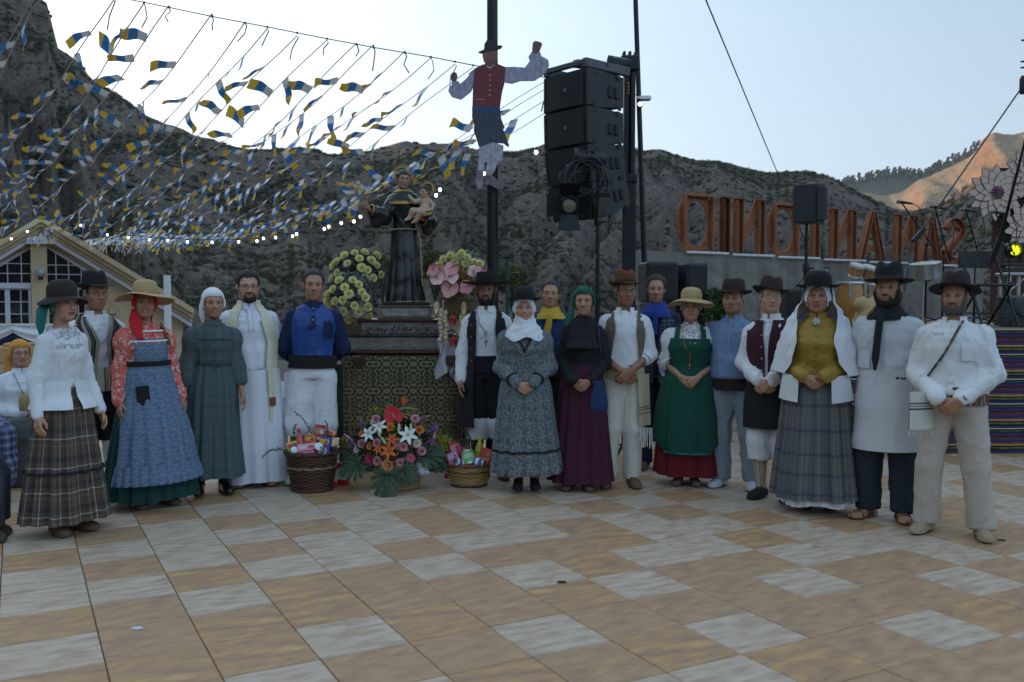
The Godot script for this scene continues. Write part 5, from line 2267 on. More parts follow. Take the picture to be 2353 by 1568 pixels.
func stage_things() -> void:
	var SY := 1.3
	var dk := mk()
	var x0 := at(1950, 800, 9.45).x
	dk.box(V(x0 + 2.5, SY - .06, -11.6), V(5.0, .1, 4.2), .01)
	for k in 5:
		dk.box(V(x0 + .15 + k * 1.15, (SY - .12) / 2, -9.7), V(.06, SY - .12, .06), .0)
		dk.box(V(x0 + .15 + k * 1.15, (SY - .12) / 2, -13.4), V(.06, SY - .12, .06), .0)
	struct("stage_deck", dk, mat(lin(.2, .15, .1), .8))
	var cols := {"k": lin(.012, .011, .016), "n": lin(.022, .025, .1), "p": lin(.13, .025, .1), "g": lin(.025, .085, .035), "y": lin(.42, .28, .04), "w": lin(.55, .5, .42), "o": lin(.42, .1, .025), "t": lin(.02, .06, .09)}
	var im := Image.create(64, 512, false, Image.FORMAT_RGB8)
	rng.seed = 5
	var y := 0
	while y < 512:
		for b in [["w", 3], ["y", 2], ["k", 5], ["g", 4], ["n", 12], ["p", 6], ["k", 7], ["y", 1], ["k", 4], ["p", 8], ["n", 9], ["o", 2], ["k", 4], ["w", 2], ["o", 3], ["y", 2], ["k", 6], ["g", 3], ["y", 1], ["g", 3], ["k", 6], ["n", 10]]:
			var h: int = b[1]
			im.fill_rect(Rect2i(0, y, 64, h), cols[b[0]])
			if b[0] == "g" or b[0] == "k" and h == 4:
				for x in range(0, 64, 4):
					im.fill_rect(Rect2i(x, y + h / 2, 2, 1), cols["y"])
			y += h
			if y >= 512:
				break
	var sm := mat(Color.WHITE, .95)
	sm.albedo_texture = tex(im)
	var cl := mk()
	var G := PackedVector3Array()
	for i in 13:
		for j in 121:
			var u := j / 120.0
			var v := i / 12.0
			G.append(V(x0 + u * 5.0, SY - .01 - v * (SY - .03), -9.43 + .035 * v * nz.get_noise_1d(u * 900) + .012 * sin(u * 60 + v * 2)))
	cl.grid(G, 13, 121, false, 2.0, 1.0, 0)
	var cv := put("striped_cloth", cl, sm)
	tag(cv, "dark handwoven cloth with coloured stripes hung along the stage front", "cloth")
	var mics := [[2065, 464, 2153, 580, 2130, 562, 10.4, "microphone stand farthest left on the stage, boom over the black hatted man"], [2141, 475, 2184, 603, 2169, 578, 10.5, "second microphone stand, its post ending behind the bearded man's brown hat"], [2213, 482, 2251, 589, 2242, 581, 10.6, "third microphone stand, left of the folding chair on stage"], [2281, 487, 2332, 586, 2321, 575, 10.2, "microphone stand in front of the white wooden flowers"]]
	for q in mics:
		var d: float = q[6]
		var j := at(q[4], q[5], d)
		var o := thing("microphone_stand", q[7], "microphone stand", V(j.x, SY, j.z), .0, "microphone stands on the stage")
		var w := func(x: float, yy: float, dd: float) -> Vector3: return at(x, yy, dd) - o.position
		var post := mk()
		post.tube([V(0, .02, 0), V(0, (j.y - SY) * .55, 0), V(0, (j.y - SY) * .56, 0), V(0, j.y - SY, 0)], [.014, .014, .009, .009], 8)
		put("post", post, M.bm, o)
		var bm := mk()
		bm.tube([w.call(q[0] + 8, q[1] + 3, d - .1), w.call(q[2], q[3], d + .1)], .0085, 8)
		put("boom", bm, M.bm, o)
		var kn := mk()
		kn.ball(V(0, j.y - SY, 0), V(.025, .03, .025), 6, 8)
		kn.box(V(.02, (j.y - SY) * .56, 0), V(.06, .03, .03), .006)
		put("joint", kn, M.bm, o)
		for k in 3:
			var a := TAU * k / 3 + d
			put("leg", bar(V(0, .09, 0), V(cos(a) * .3, .012, sin(a) * .3), .014, .014), M.bm, o)
		var mb := mk()
		var a0: Vector3 = w.call(q[0], q[1], d - .1)
		var a1: Vector3 = w.call(q[0] + 32, q[1] + 4, d - .1)
		mb.tube([a0, a0.lerp(a1, .25), a1], [.02, .017, .011], 10)
		var mi := put("microphone", mb, M.bm, o)
		var hd := mk()
		hd.ball(a0, V(.026, .024, .024), 8, 10)
		put("grille", hd, mat(lin(.16, .16, .17), .5, .5), mi)
		var cb := mk()
		cb.tube([a1, a1 + V(.06, -.03, 0), a1.lerp(w.call(q[2], q[3], d), .4) + V(.08, .02, 0), w.call(q[2], q[3], d)], .005, 5)
		put("cable", cb, M.bp, mi)
	var wood := patterned(cloud(128, .05, 81, [[0, lin(.3, .13, .035)], [1, lin(.47, .24, .07)]], 3.0, .5), 2.5, .22)
	var skinm := mat(lin(.5, .48, .43), .7)
	for q in [[1957, 648, 10.3, "honey brown conga drum behind the veiled woman's bowler", 1.0], [2003, 652, 10.65, "conga drum half hidden behind the bearded man's black hat", .96]]:
		var tp := at(q[0], q[1], q[2])
		var o := thing("conga_drum", q[3], "drum", V(tp.x, tp.y - .76, tp.z), .3, "conga drums on the stage")
		var b := mk()
		b.lathe([U(.12, .0), U(.15, .15), U(.182, .4), U(.178, .55), U(.15, .74), U(.148, .755)], 28)
		put("shell", b, wood, o)
		var hp := mk()
		hp.lathe([U(.15, .725), U(.158, .727), U(.158, .758), U(.15, .76)], 28)
		put("hoop", hp, M.silver, o)
		var h := mk()
		h.lathe([U(.15, .757), U(.1, .762), U(.0, .763)], 28)
		put("drum_skin", h, skinm, o)
		for k in 6:
			var a := TAU * k / 6 + .3
			var lg := mk()
			lg.box(V(0, .68, .172), V(.018, .12, .012), .003)
			lg.prism(PackedVector2Array([U(-.025, .63), U(.025, .63), U(0, .57)]), .012, X3(Basis(), V(0, 0, .18)))
			put("lug", lg, M.silver, o, X3(Basis(Vector3.UP, a), Vector3.ZERO))
		var st := mk()
		for k in 3:
			var a := TAU * k / 3
			st.add(bar(V(cos(a) * .19, .35, sin(a) * .19), V(cos(a) * .3, SY - o.position.y, sin(a) * .3), .02, .02))
		put("stand", st, M.silver, o)
	var bp := at(1983, 625, 10.4)
	var bo := thing("bongo_drums", "pair of small tilted bongo drums above the congas", "drum", bp)
	for k in 2:
		var T := X3(Basis(Vector3.BACK, -.18) * Basis(Vector3.RIGHT, .35), V([-.075, .085][k], [.02, .0][k], [0, -.05][k]))
		var b := mk()
		b.lathe([U(.06, -.08), U(.074, .05), U(.07, .06)], 22, T)
		put("shell", b, wood, bo)
		var h := mk()
		h.lathe([U(.08, .035), U(.084, .04), U(.084, .066), U(.075, .07), U(.0, .07)], 22, T)
		put("drum_skin", h, skinm, bo)
		var r := mk()
		r.lathe([U(.062, -.084), U(.068, -.08), U(.068, -.07), U(.06, -.066)], 22, T)
		for i in 4:
			var a := TAU * i / 4 + .4
			r.tube([T * V(cos(a) * .068, -.08, sin(a) * .068), T * V(cos(a) * .083, .05, sin(a) * .083)], .004, 5)
		put("rods", r, M.silver, bo)
	var bs := mk()
	bs.tube([V(0, -.08, -.02), V(0, SY - bp.y, -.02)], .012, 8)
	put("stand", bs, M.silver, bo)
	var tb := at(2128, 622, 10.3)
	var tm := thing("timbales", "tilted chrome timbale drum behind the man in the brown hat", "drum", tb)
	var TX := X3(Basis(Vector3.BACK, .14) * Basis(Vector3.RIGHT, .1), Vector3.ZERO)
	var ts := mk()
	ts.lathe([U(.16, -.09), U(.165, -.085), U(.16, -.07), U(.16, .06), U(.168, .065), U(.168, .09), U(.16, .092)], 28, TX)
	put("shell", ts, M.silver, tm)
	var th := mk()
	th.lathe([U(.16, .088), U(.0, .089)], 24, TX)
	put("drum_skin", th, skinm, tm)
	var tr := mk()
	for i in 8:
		var a := TAU * i / 8
		tr.tube([TX * V(cos(a) * .172, -.09, sin(a) * .172), TX * V(cos(a) * .174, .08, sin(a) * .174)], .005, 5)
	put("rods", tr, M.silver, tm)
	var tt := mk()
	tt.tube([V(-.02, -.09, 0), V(-.03, SY - tb.y, 0)], .013, 8)
	put("stand", tt, M.silver, tm)
	var sp := at(1862, 616, 10.9)
	var cs := thing("cymbal_stand", "thin chrome stand with wing nut before the concrete wall", "stand", V(sp.x + .2, SY, sp.z))
	var c2 := mk()
	c2.tube([Vector3.ZERO, V(0, sp.y - SY - .02, 0)], .011, 8)
	put("post", c2, M.silver, cs)
	var c3 := mk()
	c3.box(V(0, sp.y - SY, 0), V(.09, .012, .02), .003)
	c3.box(V(0, sp.y - SY - .13, 0), V(.11, .016, .05), .004)
	put("crosspiece", c3, M.bm, cs)
	var hp2 := at(1990, 708, 9.9)
	var sh := mk()
	sh.lathe([U(.19, .0), U(.1, .025), U(.088, .05), U(.08, .1), U(.05, .125), U(.0, .13)], 24, X3(Basis(Vector3.BACK, .9), Vector3.ZERO), 1, 1)
	var so := put("spare_straw_hat", sh, straw(), null, X3(Basis(), hp2))
	tag(so, "straw hat hung among the drums behind the bearded man", "hat")
	var fc := at(2296, 742, 9.75)
	folding_chair(V(fc.x + .02, SY, fc.z - .3), .15, "black folding chair standing at the front of the stage", M.bp)
	var bz := 12.2
	var bd := thing("backdrop", "dark red brown board wall at the back of the stage", "backdrop", at(2277, 640, bz) * V(1, 0, 1))
	var bw := [lin(.055, .016, .012), lin(.065, .02, .015), lin(.048, .014, .012)]
	var btop := at(2277, 386, bz).y
	var yy := SY - .2
	var kk := 0
	while yy < btop - .02:
		var pk := mk()
		var hh := minf(.145, btop - yy)
		pk.box(V(1.5, yy + hh / 2, .004 * (kk % 2)), V(3.0, hh - .006, .03), .004)
		put("board", pk, mat(bw[kk % 3], .75), bd)
		yy += hh
		kk += 1
	var bp2 := mk()
	for x: float in [.1, 1.5, 2.9]:
		bp2.box(V(x, btop / 2, -.06), V(.06, btop, .08))
	put("posts", bp2, mat(bw[2], .8), bd)
	var petal_m := mat(lin(.68, .5, .42), .7)
	var edge_m := mat(lin(.02, .02, .055), .7)
	for f in [[2289, 443, 66.0, .0, "whole white wooden flower with a coloured centre on the backdrop"], [2370, 400, 62.0, .1, "white wooden flower cut off by the photo's right edge, upper"], [2368, 521, 64.0, .2, "white wooden flower at the right edge, lower, above the lamp"]]:
		var o := thing("wooden_flower", f[4], "decoration", at(f[0], f[1], bz - .1), .0, "white wooden flowers on the backdrop")
		var R: float = f[2] / FOC * (bz - .1)
		for ring in 3:
			for k in 12:
				var a: float = TAU * k / 12 + ring * PI / 12 + f[3]
				var r1: float = R * [1.0, .8, .58][ring]
				var wd: float = R * [.2, .185, .13][ring]
				var pl := PackedVector2Array()
				for i in 13:
					var t := i / 12.0
					pl.append(U(wd * pow(sin(PI * pow(t, .8)), .8), r1 * (.12 + .88 * t)))
				for i in range(11, 0, -1):
					pl.append(U(-pl[i].x, pl[i].y))
				var X := X3(Basis(Vector3.BACK, a), V(0, 0, ring * .012 + (k % 2) * .004))
				var em := mk()
				em.prism(pl, .006, X)
				var e := put("petal", em, edge_m, o)
				var inn := Geometry2D.offset_polygon(pl, -.006)
				if inn.size() > 0:
					var pm := mk()
					pm.prism(inn[0], .003, X3(X.basis, X.origin + V(0, 0, .0055)))
					put("petal_face", pm, petal_m, e)
		var cs2 := [lin(.25, .03, .06), lin(.05, .06, .25), lin(.02, .2, .1), lin(.4, .12, .02), lin(.16, .03, .2)]
		for ring in 4:
			var n: int = [12, 9, 6, 1][ring]
			for k in n:
				var a := TAU * k / n + ring
				var rr: float = R * [.19, .13, .07, .0][ring]
				var cm := mk()
				cm.ball(V(cos(a) * rr, sin(a) * rr, .052), V(R * .042, R * .042, .012), 5, 8)
				put("crochet_knot", cm, mat(cs2[(k + ring * 2) % 5] if ring < 3 else cs2[2], .9), o)
	var mh := at(2324, 575, 11.2)
	var ml := thing("moving_head_lamp", "black moving head stage lamp with a lit yellow lens", "stage lamp", mh)
	var yk := mk()
	for s: float in [-1.0, 1.0]:
		yk.box(V(s * .12, -.04, 0), V(.035, .26, .12), .012)
	yk.box(V(0, -.18, 0), V(.275, .04, .14), .012)
	yk.box(V(0, -.25, 0), V(.24, .1, .2), .02)
	put("yoke", yk, M.bp, ml)
	var hm := mk()
	hm.lathe([U(0, -.12), U(.07, -.11), U(.1, .0), U(.102, .08), U(.085, .1), U(.07, .08)], 20, X3(Basis(Vector3.RIGHT, PI / 2 - .1), Vector3.ZERO))
	put("head", hm, M.bp, ml)
	var ln := mk()
	ln.ball(V(0, -.008, .075), V(.07, .07, .02), 8, 18)
	put("lens", ln, glow(Color(.75, .8, .03), .45), ml)
	var ll := OmniLight3D.new()
	ll.name = "lens_light"
	ll.light_color = Color(.8, .85, .1)
	ll.light_energy = .03
	ll.light_size = .05
	ll.omni_range = 12.0
	ll.omni_attenuation = 2.0
	ll.shadow_enabled = true
	ml.add_child(ll)
	ll.position = V(0, -.01, .13)
	var tx := at(2328, 740, 10.9)
	var tr2 := thing("truss_table", "silver truss frame carrying the moving head lamp", "truss", V(tx.x, SY, tx.z))
	var th2 := mh.y - .31 - SY
	for s: float in [-1.0, 1.0]:
		put("upright", bar(V(s * .11, 0, .1), V(s * .11, th2, .1), .035, .035), M.silver, tr2)
		put("upright", bar(V(s * .11, 0, -.1), V(s * .11, th2, -.1), .035, .035), M.silver, tr2)
	for k in 3:
		put("brace", bar(V(-.11, th2 * k / 3.0, .1), V(.11, th2 * (k + 1) / 3.0, .1), .016, .016), M.silver, tr2)
	var tt2 := mk()
	tt2.box(V(0, th2 + .01, 0), V(.3, .03, .3), .006)
	put("table_plate", tt2, M.silver, tr2)
	var wm := at(2330, 718, 10.2)
	var wd2 := thing("floor_monitor", "dark wedge floor monitor beside the folding chair", "speaker", V(wm.x + .1, SY, wm.z), -.3)
	var wp := mk()
	wp.prism(PackedVector2Array([U(-.2, 0), U(.2, 0), U(.17, .1), U(.02, .31), U(-.12, .34), U(-.2, .24)]), .5, X3(Basis(Vector3.UP, -PI / 2), Vector3.ZERO))
	put("cabinet", wp, mat(lin(.022, .022, .024), .7), wd2)
	var wf := mk()
	wf.ball(V(0, .2, .11), V(.12, .12, .03), 8, 18, Basis(Vector3.RIGHT, -.6))
	put("cone", wf, M.bp, wd2)
	var sm2 := mat(lin(.1, .15, .2), .7)
	var sb := mk()
	sb.tube([at(2352, 196, 9.4), at(2114, 538, 10.3)], .016, 6, true, 1.0, .3)
	sb.tube([at(2114, 538, 10.3), at(2055, 606, 10.5), at(2000, 668, 10.7)], .019, 6, true, 1.0, .3)
	var sr := thing("ratchet_strap", "long blue grey ratchet strap slanting down behind the letters S and A", "strap")
	put("webbing", sb, sm2, sr)
	var rt := mk()
	rt.box(at(2112, 540, 10.27), V(.05, .2, .05), .01, Basis(Vector3.BACK, -.75))
	put("ratchet", rt, M.bm, sr)
	var s3 := mk()
	s3.tube([at(2097, 580, 10.6), at(2084, 640, 10.6), at(2078, 668, 10.6)], .02, 6, true, 1.0, .3)
	tag(put("short_strap", s3, sm2), "short blue grey strap hanging behind the black fedora", "strap")
	var lp := mk()
	lp.tube([at(2362, 300, 9.6), at(2300, 545, 9.9)], [.012, .02], 8)
	lp.tube([at(2300, 545, 9.9), at(2278, 600, 9.95)], [.034, .03], 8)
	tag(put("leaning_pole", lp, M.bm), "black leaning pole crossing the whole white flower", "pole")
	var hs := thing("hanging_lamp", "black lamp housing high at the right edge of the photo", "lamp", at(2352, 195, 9.3))
	var h1 := mk()
	h1.lathe([U(0, -.09), U(.03, -.09), U(.036, -.06), U(.036, .06), U(.02, .09), U(0, .09)], 12)
	put("housing", h1, M.bp, hs)
	for k in 3:
		var ar := mk()
		ar.box(V(.02, .17 + [.0, .06, .27][k], 0), V(.1, .014, .03), .004)
		put("hook", ar, M.bm, hs)
	put("rod", bar(V(.03, .08, 0), V(.03, .55, 0), .02, .02), M.bm, hs)

func straw() -> StandardMaterial3D:
	if not M.has("straw"):
		var im := stripes(64, [[0, 64, lin(.44, .3, .14)], [0, 5, lin(.3, .19, .08)], [12, 4, lin(.52, .38, .2)], [22, 4, lin(.31, .2, .085)], [32, 6, lin(.5, .36, .18)], [44, 4, lin(.3, .19, .08)], [54, 4, lin(.5, .35, .18)]], true)
		for k in 500:
			var x := rng.randi() % 64
			var y := rng.randi() % 64
			im.fill_rect(Rect2i(x, y, 2, 1), lin(.36, .24, .1) if k % 2 == 0 else lin(.54, .4, .22))
		var m := mat(Color.WHITE, .75)
		m.albedo_texture = tex(im)
		m.uv1_scale = V(14, 9, 1)
		M.straw = m
	return M.straw

func folding_chair(p: Vector3, turn: float, label: String, m: Material) -> void:
	var o := thing("folding_chair", label, "chair", p, turn)
	var st := mk()
	st.box(V(0, .45, .02), V(.4, .025, .38), .01)
	put("seat", st, m, o)
	var bk := mk()
	var G := PackedVector3Array()
	for s in 2:
		for i in 5:
			for j in 9:
				var u := j / 8.0
				G.append(V(-.2 + .4 * u, .64 + .19 * i / 4.0, -.2 - .03 * sin(u * PI) - .012 * s))
	bk.grid(G.slice(0, 45), 5, 9, false, 1, 1, 0)
	bk.grid(G.slice(45, 90), 5, 9, false, 1, 1, 0)
	put("backrest", bk, m, o)
	for s: float in [-1.0, 1.0]:
		put("leg", bar(V(s * .21, .85, -.2), V(s * .21, .0, .24), .024, .018), M.bm, o)
		put("leg", bar(V(s * .19, .45, .14), V(s * .19, .0, -.24), .024, .018), M.bm, o)
	put("stretcher", bar(V(-.2, .14, .17), V(.2, .14, .17), .016, .016), M.bm, o)
	put("stretcher", bar(V(-.19, .14, -.17), V(.19, .14, -.17), .016, .016), M.bm, o)

# ---------------------------------------------------------------- flags and fairy lights overhead
func flag_mesh(k: int) -> MB:
	var g := RandomNumberGenerator.new()
	g.seed = 900 + k
	var amp := g.randf_range(.012, .035)
	var ph := g.randf() * TAU
	var curl := g.randf_range(-.12, .3)
	var skew := g.randf_range(-.06, .06)
	var G := PackedVector3Array()
	for i in 10:
		var v := i / 9.0
		for j in 5:
			var u := j / 4.0 - .5
			var z := amp * sin(v * 7 + ph + u * 1.5) * v + curl * v * v * .3 * (1.0 + u)
			G.append(V(u * .19 * (1.0 - .08 * v) + skew * v + .012 * sin(v * 5 + ph) * v, -.3 * v * (1.0 - absf(curl) * .25 * v), z))
	var mb := mk()
	mb.grid(G, 10, 5, false, 1, 1, 0)
	return mb

func bunting() -> void:
	var im := Image.create(64, 96, false, Image.FORMAT_RGB8)
	im.fill_rect(Rect2i(0, 0, 64, 32), lin(.8, .82, .86))
	im.fill_rect(Rect2i(0, 32, 64, 32), lin(.02, .24, .66))
	im.fill_rect(Rect2i(0, 64, 64, 32), lin(.85, .56, .06))
	im.fill_rect(Rect2i(27, 42, 10, 9), lin(.05, .09, .25))
	im.fill_rect(Rect2i(28, 51, 8, 4), lin(.05, .09, .25))
	im.fill_rect(Rect2i(29, 38, 6, 3), lin(.5, .32, .06))
	im.fill_rect(Rect2i(22, 43, 3, 10), lin(.25, .09, .05))
	im.fill_rect(Rect2i(39, 43, 3, 10), lin(.25, .09, .05))
	im.fill_rect(Rect2i(31, 45, 3, 4), lin(.6, .6, .6))
	var fm := mat(Color.WHITE, .6)
	fm.albedo_texture = tex(im)
	fm.backlight_enabled = true
	fm.backlight = Color(.6, .6, .6)
	var cord_m := mat(lin(.55, .56, .6), .7)
	var wire_m := mat(lin(.03, .03, .035), .6)
	var fl := []
	for k in 12:
		fl.append(flag_mesh(k).mesh())
	var C := [[-420, -155, 9.3], [90, -42, 9.7], [262, -8, 9.85], [388, 17, 9.95], [487, 38, 10.05], [614, 62, 10.15], [751, 89, 10.3], [858, 109, 10.4], [990, 131, 10.55], [1087, 150, 10.65], [1263, 180, 10.8], [1380, 203, 10.92], [1482, 222, 11.0]]
	var cp := []
	for c in C:
		cp.append(at(c[0], c[1], c[2]))
	var cm := mk()
	cm.tube(cp, .006, 5)
	tag(put("carrying_cable", cm, wire_m), "dark cable the flag strings are tied to, running up to the left corner", "cable")
	var on_cable := func(x: float) -> Vector3:
		for i in range(1, C.size()):
			if x < C[i][0]:
				return cp[i - 1].lerp(cp[i], (x - C[i - 1][0]) / (C[i][0] - C[i - 1][0]))
		return cp[C.size() - 1]
	var S := [[-230, -560, 440, 17], [-110, -470, 455, 18], [-10, -330, 470, 19], [88, -300, 450, 20], [96, -230, 440, 20], [262, -190, 480, 21], [330, -150, 505, 22], [388, -110, 520, 22], [487, -60, 540, 23], [563, -20, 548, 23], [614, 20, 553, 23], [682, 60, 556, 23], [751, 95, 557, 23.5], [819, 130, 557, 23.5], [858, 160, 556, 23.5], [930, 195, 554, 23.5], [990, 225, 552, 24], [1045, 255, 550, 24], [1087, 285, 546, 24]]
	for y in [185, 207, 232, 256]:
		S.append([1258, [318, 328, 338, 350][[185, 207, 232, 256].find(y)], [541, 538, 535, 531][[185, 207, 232, 256].find(y)], 24, y])
	rng.seed = 77
	var n := 0
	var names_l := ["third flag string beyond the left edge", "second flag string beyond the left edge"]
	var ends := []
	for s in S:
		var a: Vector3 = on_cable.call(s[0]) if s.size() < 5 else at(s[0], s[4], 10.9)
		var b := at(s[1], s[2], s[3])
		ends.append(b)
		var label: String
		if s.size() < 5:
			label = "string of white, blue and yellow flags tied to the cable, number %s from the tower" % ["one", "two", "three", "four", "five", "six", "seven", "eight", "nine", "ten", "eleven", "twelve", "thirteen", "fourteen", "fifteen", "sixteen", "seventeen", "eighteen", "nineteen"][18 - n]
		else:
			label = "%s of the four flag strings tied to the hanging speaker stack" % ["topmost", "second", "third", "lowest"][n - 19]
		var o := thing("flag_string", label, "bunting", a, .0, "strings of flags over the square")
		var sag := rng.randf_range(.5, .8)
		var L := []
		for i in 33:
			var t := i / 32.0
			L.append((b - a) * t + V(0, -sag * 4 * t * (1 - t) + .03 * sin(t * 31 + n), 0))
		var rb := mk()
		rb.tube(L, .0075, 4, false, 1.0, .35)
		put("ribbon", rb, cord_m, o)
		var tl := mk()
		var tlen := rng.randf_range(.12, .4)
		tl.tube([L[0], V(.02, -.05, .02), V(rng.randf_range(-.06, .04), -tlen * .6, .02), V(rng.randf_range(-.08, .05), -tlen, .03)], .007, 4, true, 1.0, .3)
		tl.ball(Vector3.ZERO, Vector3.ONE * .014, 4, 6)
		put("loose_end", tl, wire_m, o)
		var ln := a.distance_to(b)
		var x := rng.randf_range(.5, 1.5)
		var gust := rng.randf_range(-.2, .2)
		while x < ln - .1:
			var t := x / ln
			var f := t * 32
			var i := mini(int(f), 31)
			var p: Vector3 = L[i].lerp(L[i + 1], f - i)
			var dir: Vector3 = (L[i + 1] - L[i]).normalized()
			var wind := (V(-.72, -.5, .12) + V(rng.randfn() * .3, rng.randfn() * .42, rng.randfn() * .35) + V(0, gust, 0)).normalized()
			if rng.randf() < .12:
				wind = V(rng.randfn() * .3, -1, rng.randfn() * .3).normalized()
			var Y := -(wind - dir * wind.dot(dir) * .6).normalized()
			var X := (dir - Y * dir.dot(Y)).normalized()
			put("flag", fl[rng.randi() % 12], fm, o, X3(Basis(X, Y, X.cross(Y)), p))
			x += rng.randf_range(.38, .6)
		n += 1
	var fc := mk()
	fc.tube(ends, .008, 5)
	var far := thing("far_cable", "far cable above the hall where all flag strings end", "cable")
	put("wire", fc, cord_m, far)
	for k in 60:
		var i := rng.randi_range(5, ends.size() - 2)
		var p: Vector3 = ends[i].lerp(ends[i + 1], rng.randf())
		var q := mk()
		q.tube([p, p + V(rng.randf_range(-.1, .1), -rng.randf_range(.1, .3), 0), p + V(rng.randf_range(-.2, .1), -rng.randf_range(.3, .5), 0)], .012, 4, true, 1.0, .3)
		put("loose_end", q, cord_m, far)
	var B := [[-20, 552, 19], [25, 549, 19], [62, 532, 19], [185, 518, 18.5], [246, 540, 18], [294, 546, 17.6], [343, 551, 17.3], [385, 553, 17], [430, 556, 16.7], [487, 557, 16.3], [548, 556, 15.8], [590, 554, 15.5], [605, 548, 15.4], [633, 546, 15.1], [672, 543, 14.8], [681, 538, 14.7], [745, 526, 14.1], [755, 521, 14.0], [784, 513, 13.8], [813, 509, 13.5], [828, 498, 13.4], [1002, 449, 12.0], [1011, 436, 11.9], [1113, 399, 11.0], [1131, 378, 10.8], [1232, 350, 10.1]]
	var fs := thing("fairy_lights", "string of small lit white bulbs crossing before the hillside", "string lights")
	var L2 := []
	for q in B:
		L2.append(at(q[0], q[1] - 7 * 14.0 / q[2], q[2]))
	L2.append(at(1300, 322, 9.7))
	var wm := mk()
	wm.tube(L2, .006, 5)
	put("wire", wm, wire_m, fs)
	var gm := glow(Color(.93, 1.0, .96), 4.0)
	var bl := mk()
	bl.ball(V(0, -.045, 0), V(.021, .026, .021), 8, 10)
	var sk := mk()
	sk.lathe([U(.0, .0), U(.016, .0), U(.016, -.025), U(.0, -.025)], 8)
	var bm := bl.mesh()
	var km := sk.mesh()
	for i in B.size():
		var h := put("socket", km, M.bp, fs, X3(Basis(), L2[i]))
		put("bulb", bm, gm, h)
	var gw := mk()
	gw.tube([at(1610, -30, 14.0), at(1790, 405, 24.0)], .012, 5)
	tag(put("guy_wire", gw, wire_m), "thin guy wire slanting across the clear sky", "wire")

# ---------------------------------------------------------------- table, platform, statue
func damask() -> Image:
	var n := 256
	var im := Image.create(n, n, false, Image.FORMAT_RGB8)
	for y in n:
		for x in n:
			var u := absf(fposmod(x / 128.0, 1.0) - .5) * 2.0
			var v := absf(fposmod(y / 128.0, 1.0) - .5) * 2.0
			var r := U(u, v).length()
			var a := atan2(v, u)
			var f := sin(r * 17.0 + 2.2 * sin(a * 8.0)) + .8 * sin(u * 15.0) * sin(v * 15.0) + .6 * sin((u + v) * 21.0) * cos((u - v) * 21.0)
			var g := nz.get_noise_2d(x * 14.0, y * 14.0) * .8
			var c := lin(.03, .028, .018).lerp(lin(.24, .19, .075), smoothstep(.1, .5, f + g))
			im.set_pixel(x, y, c)
	return im

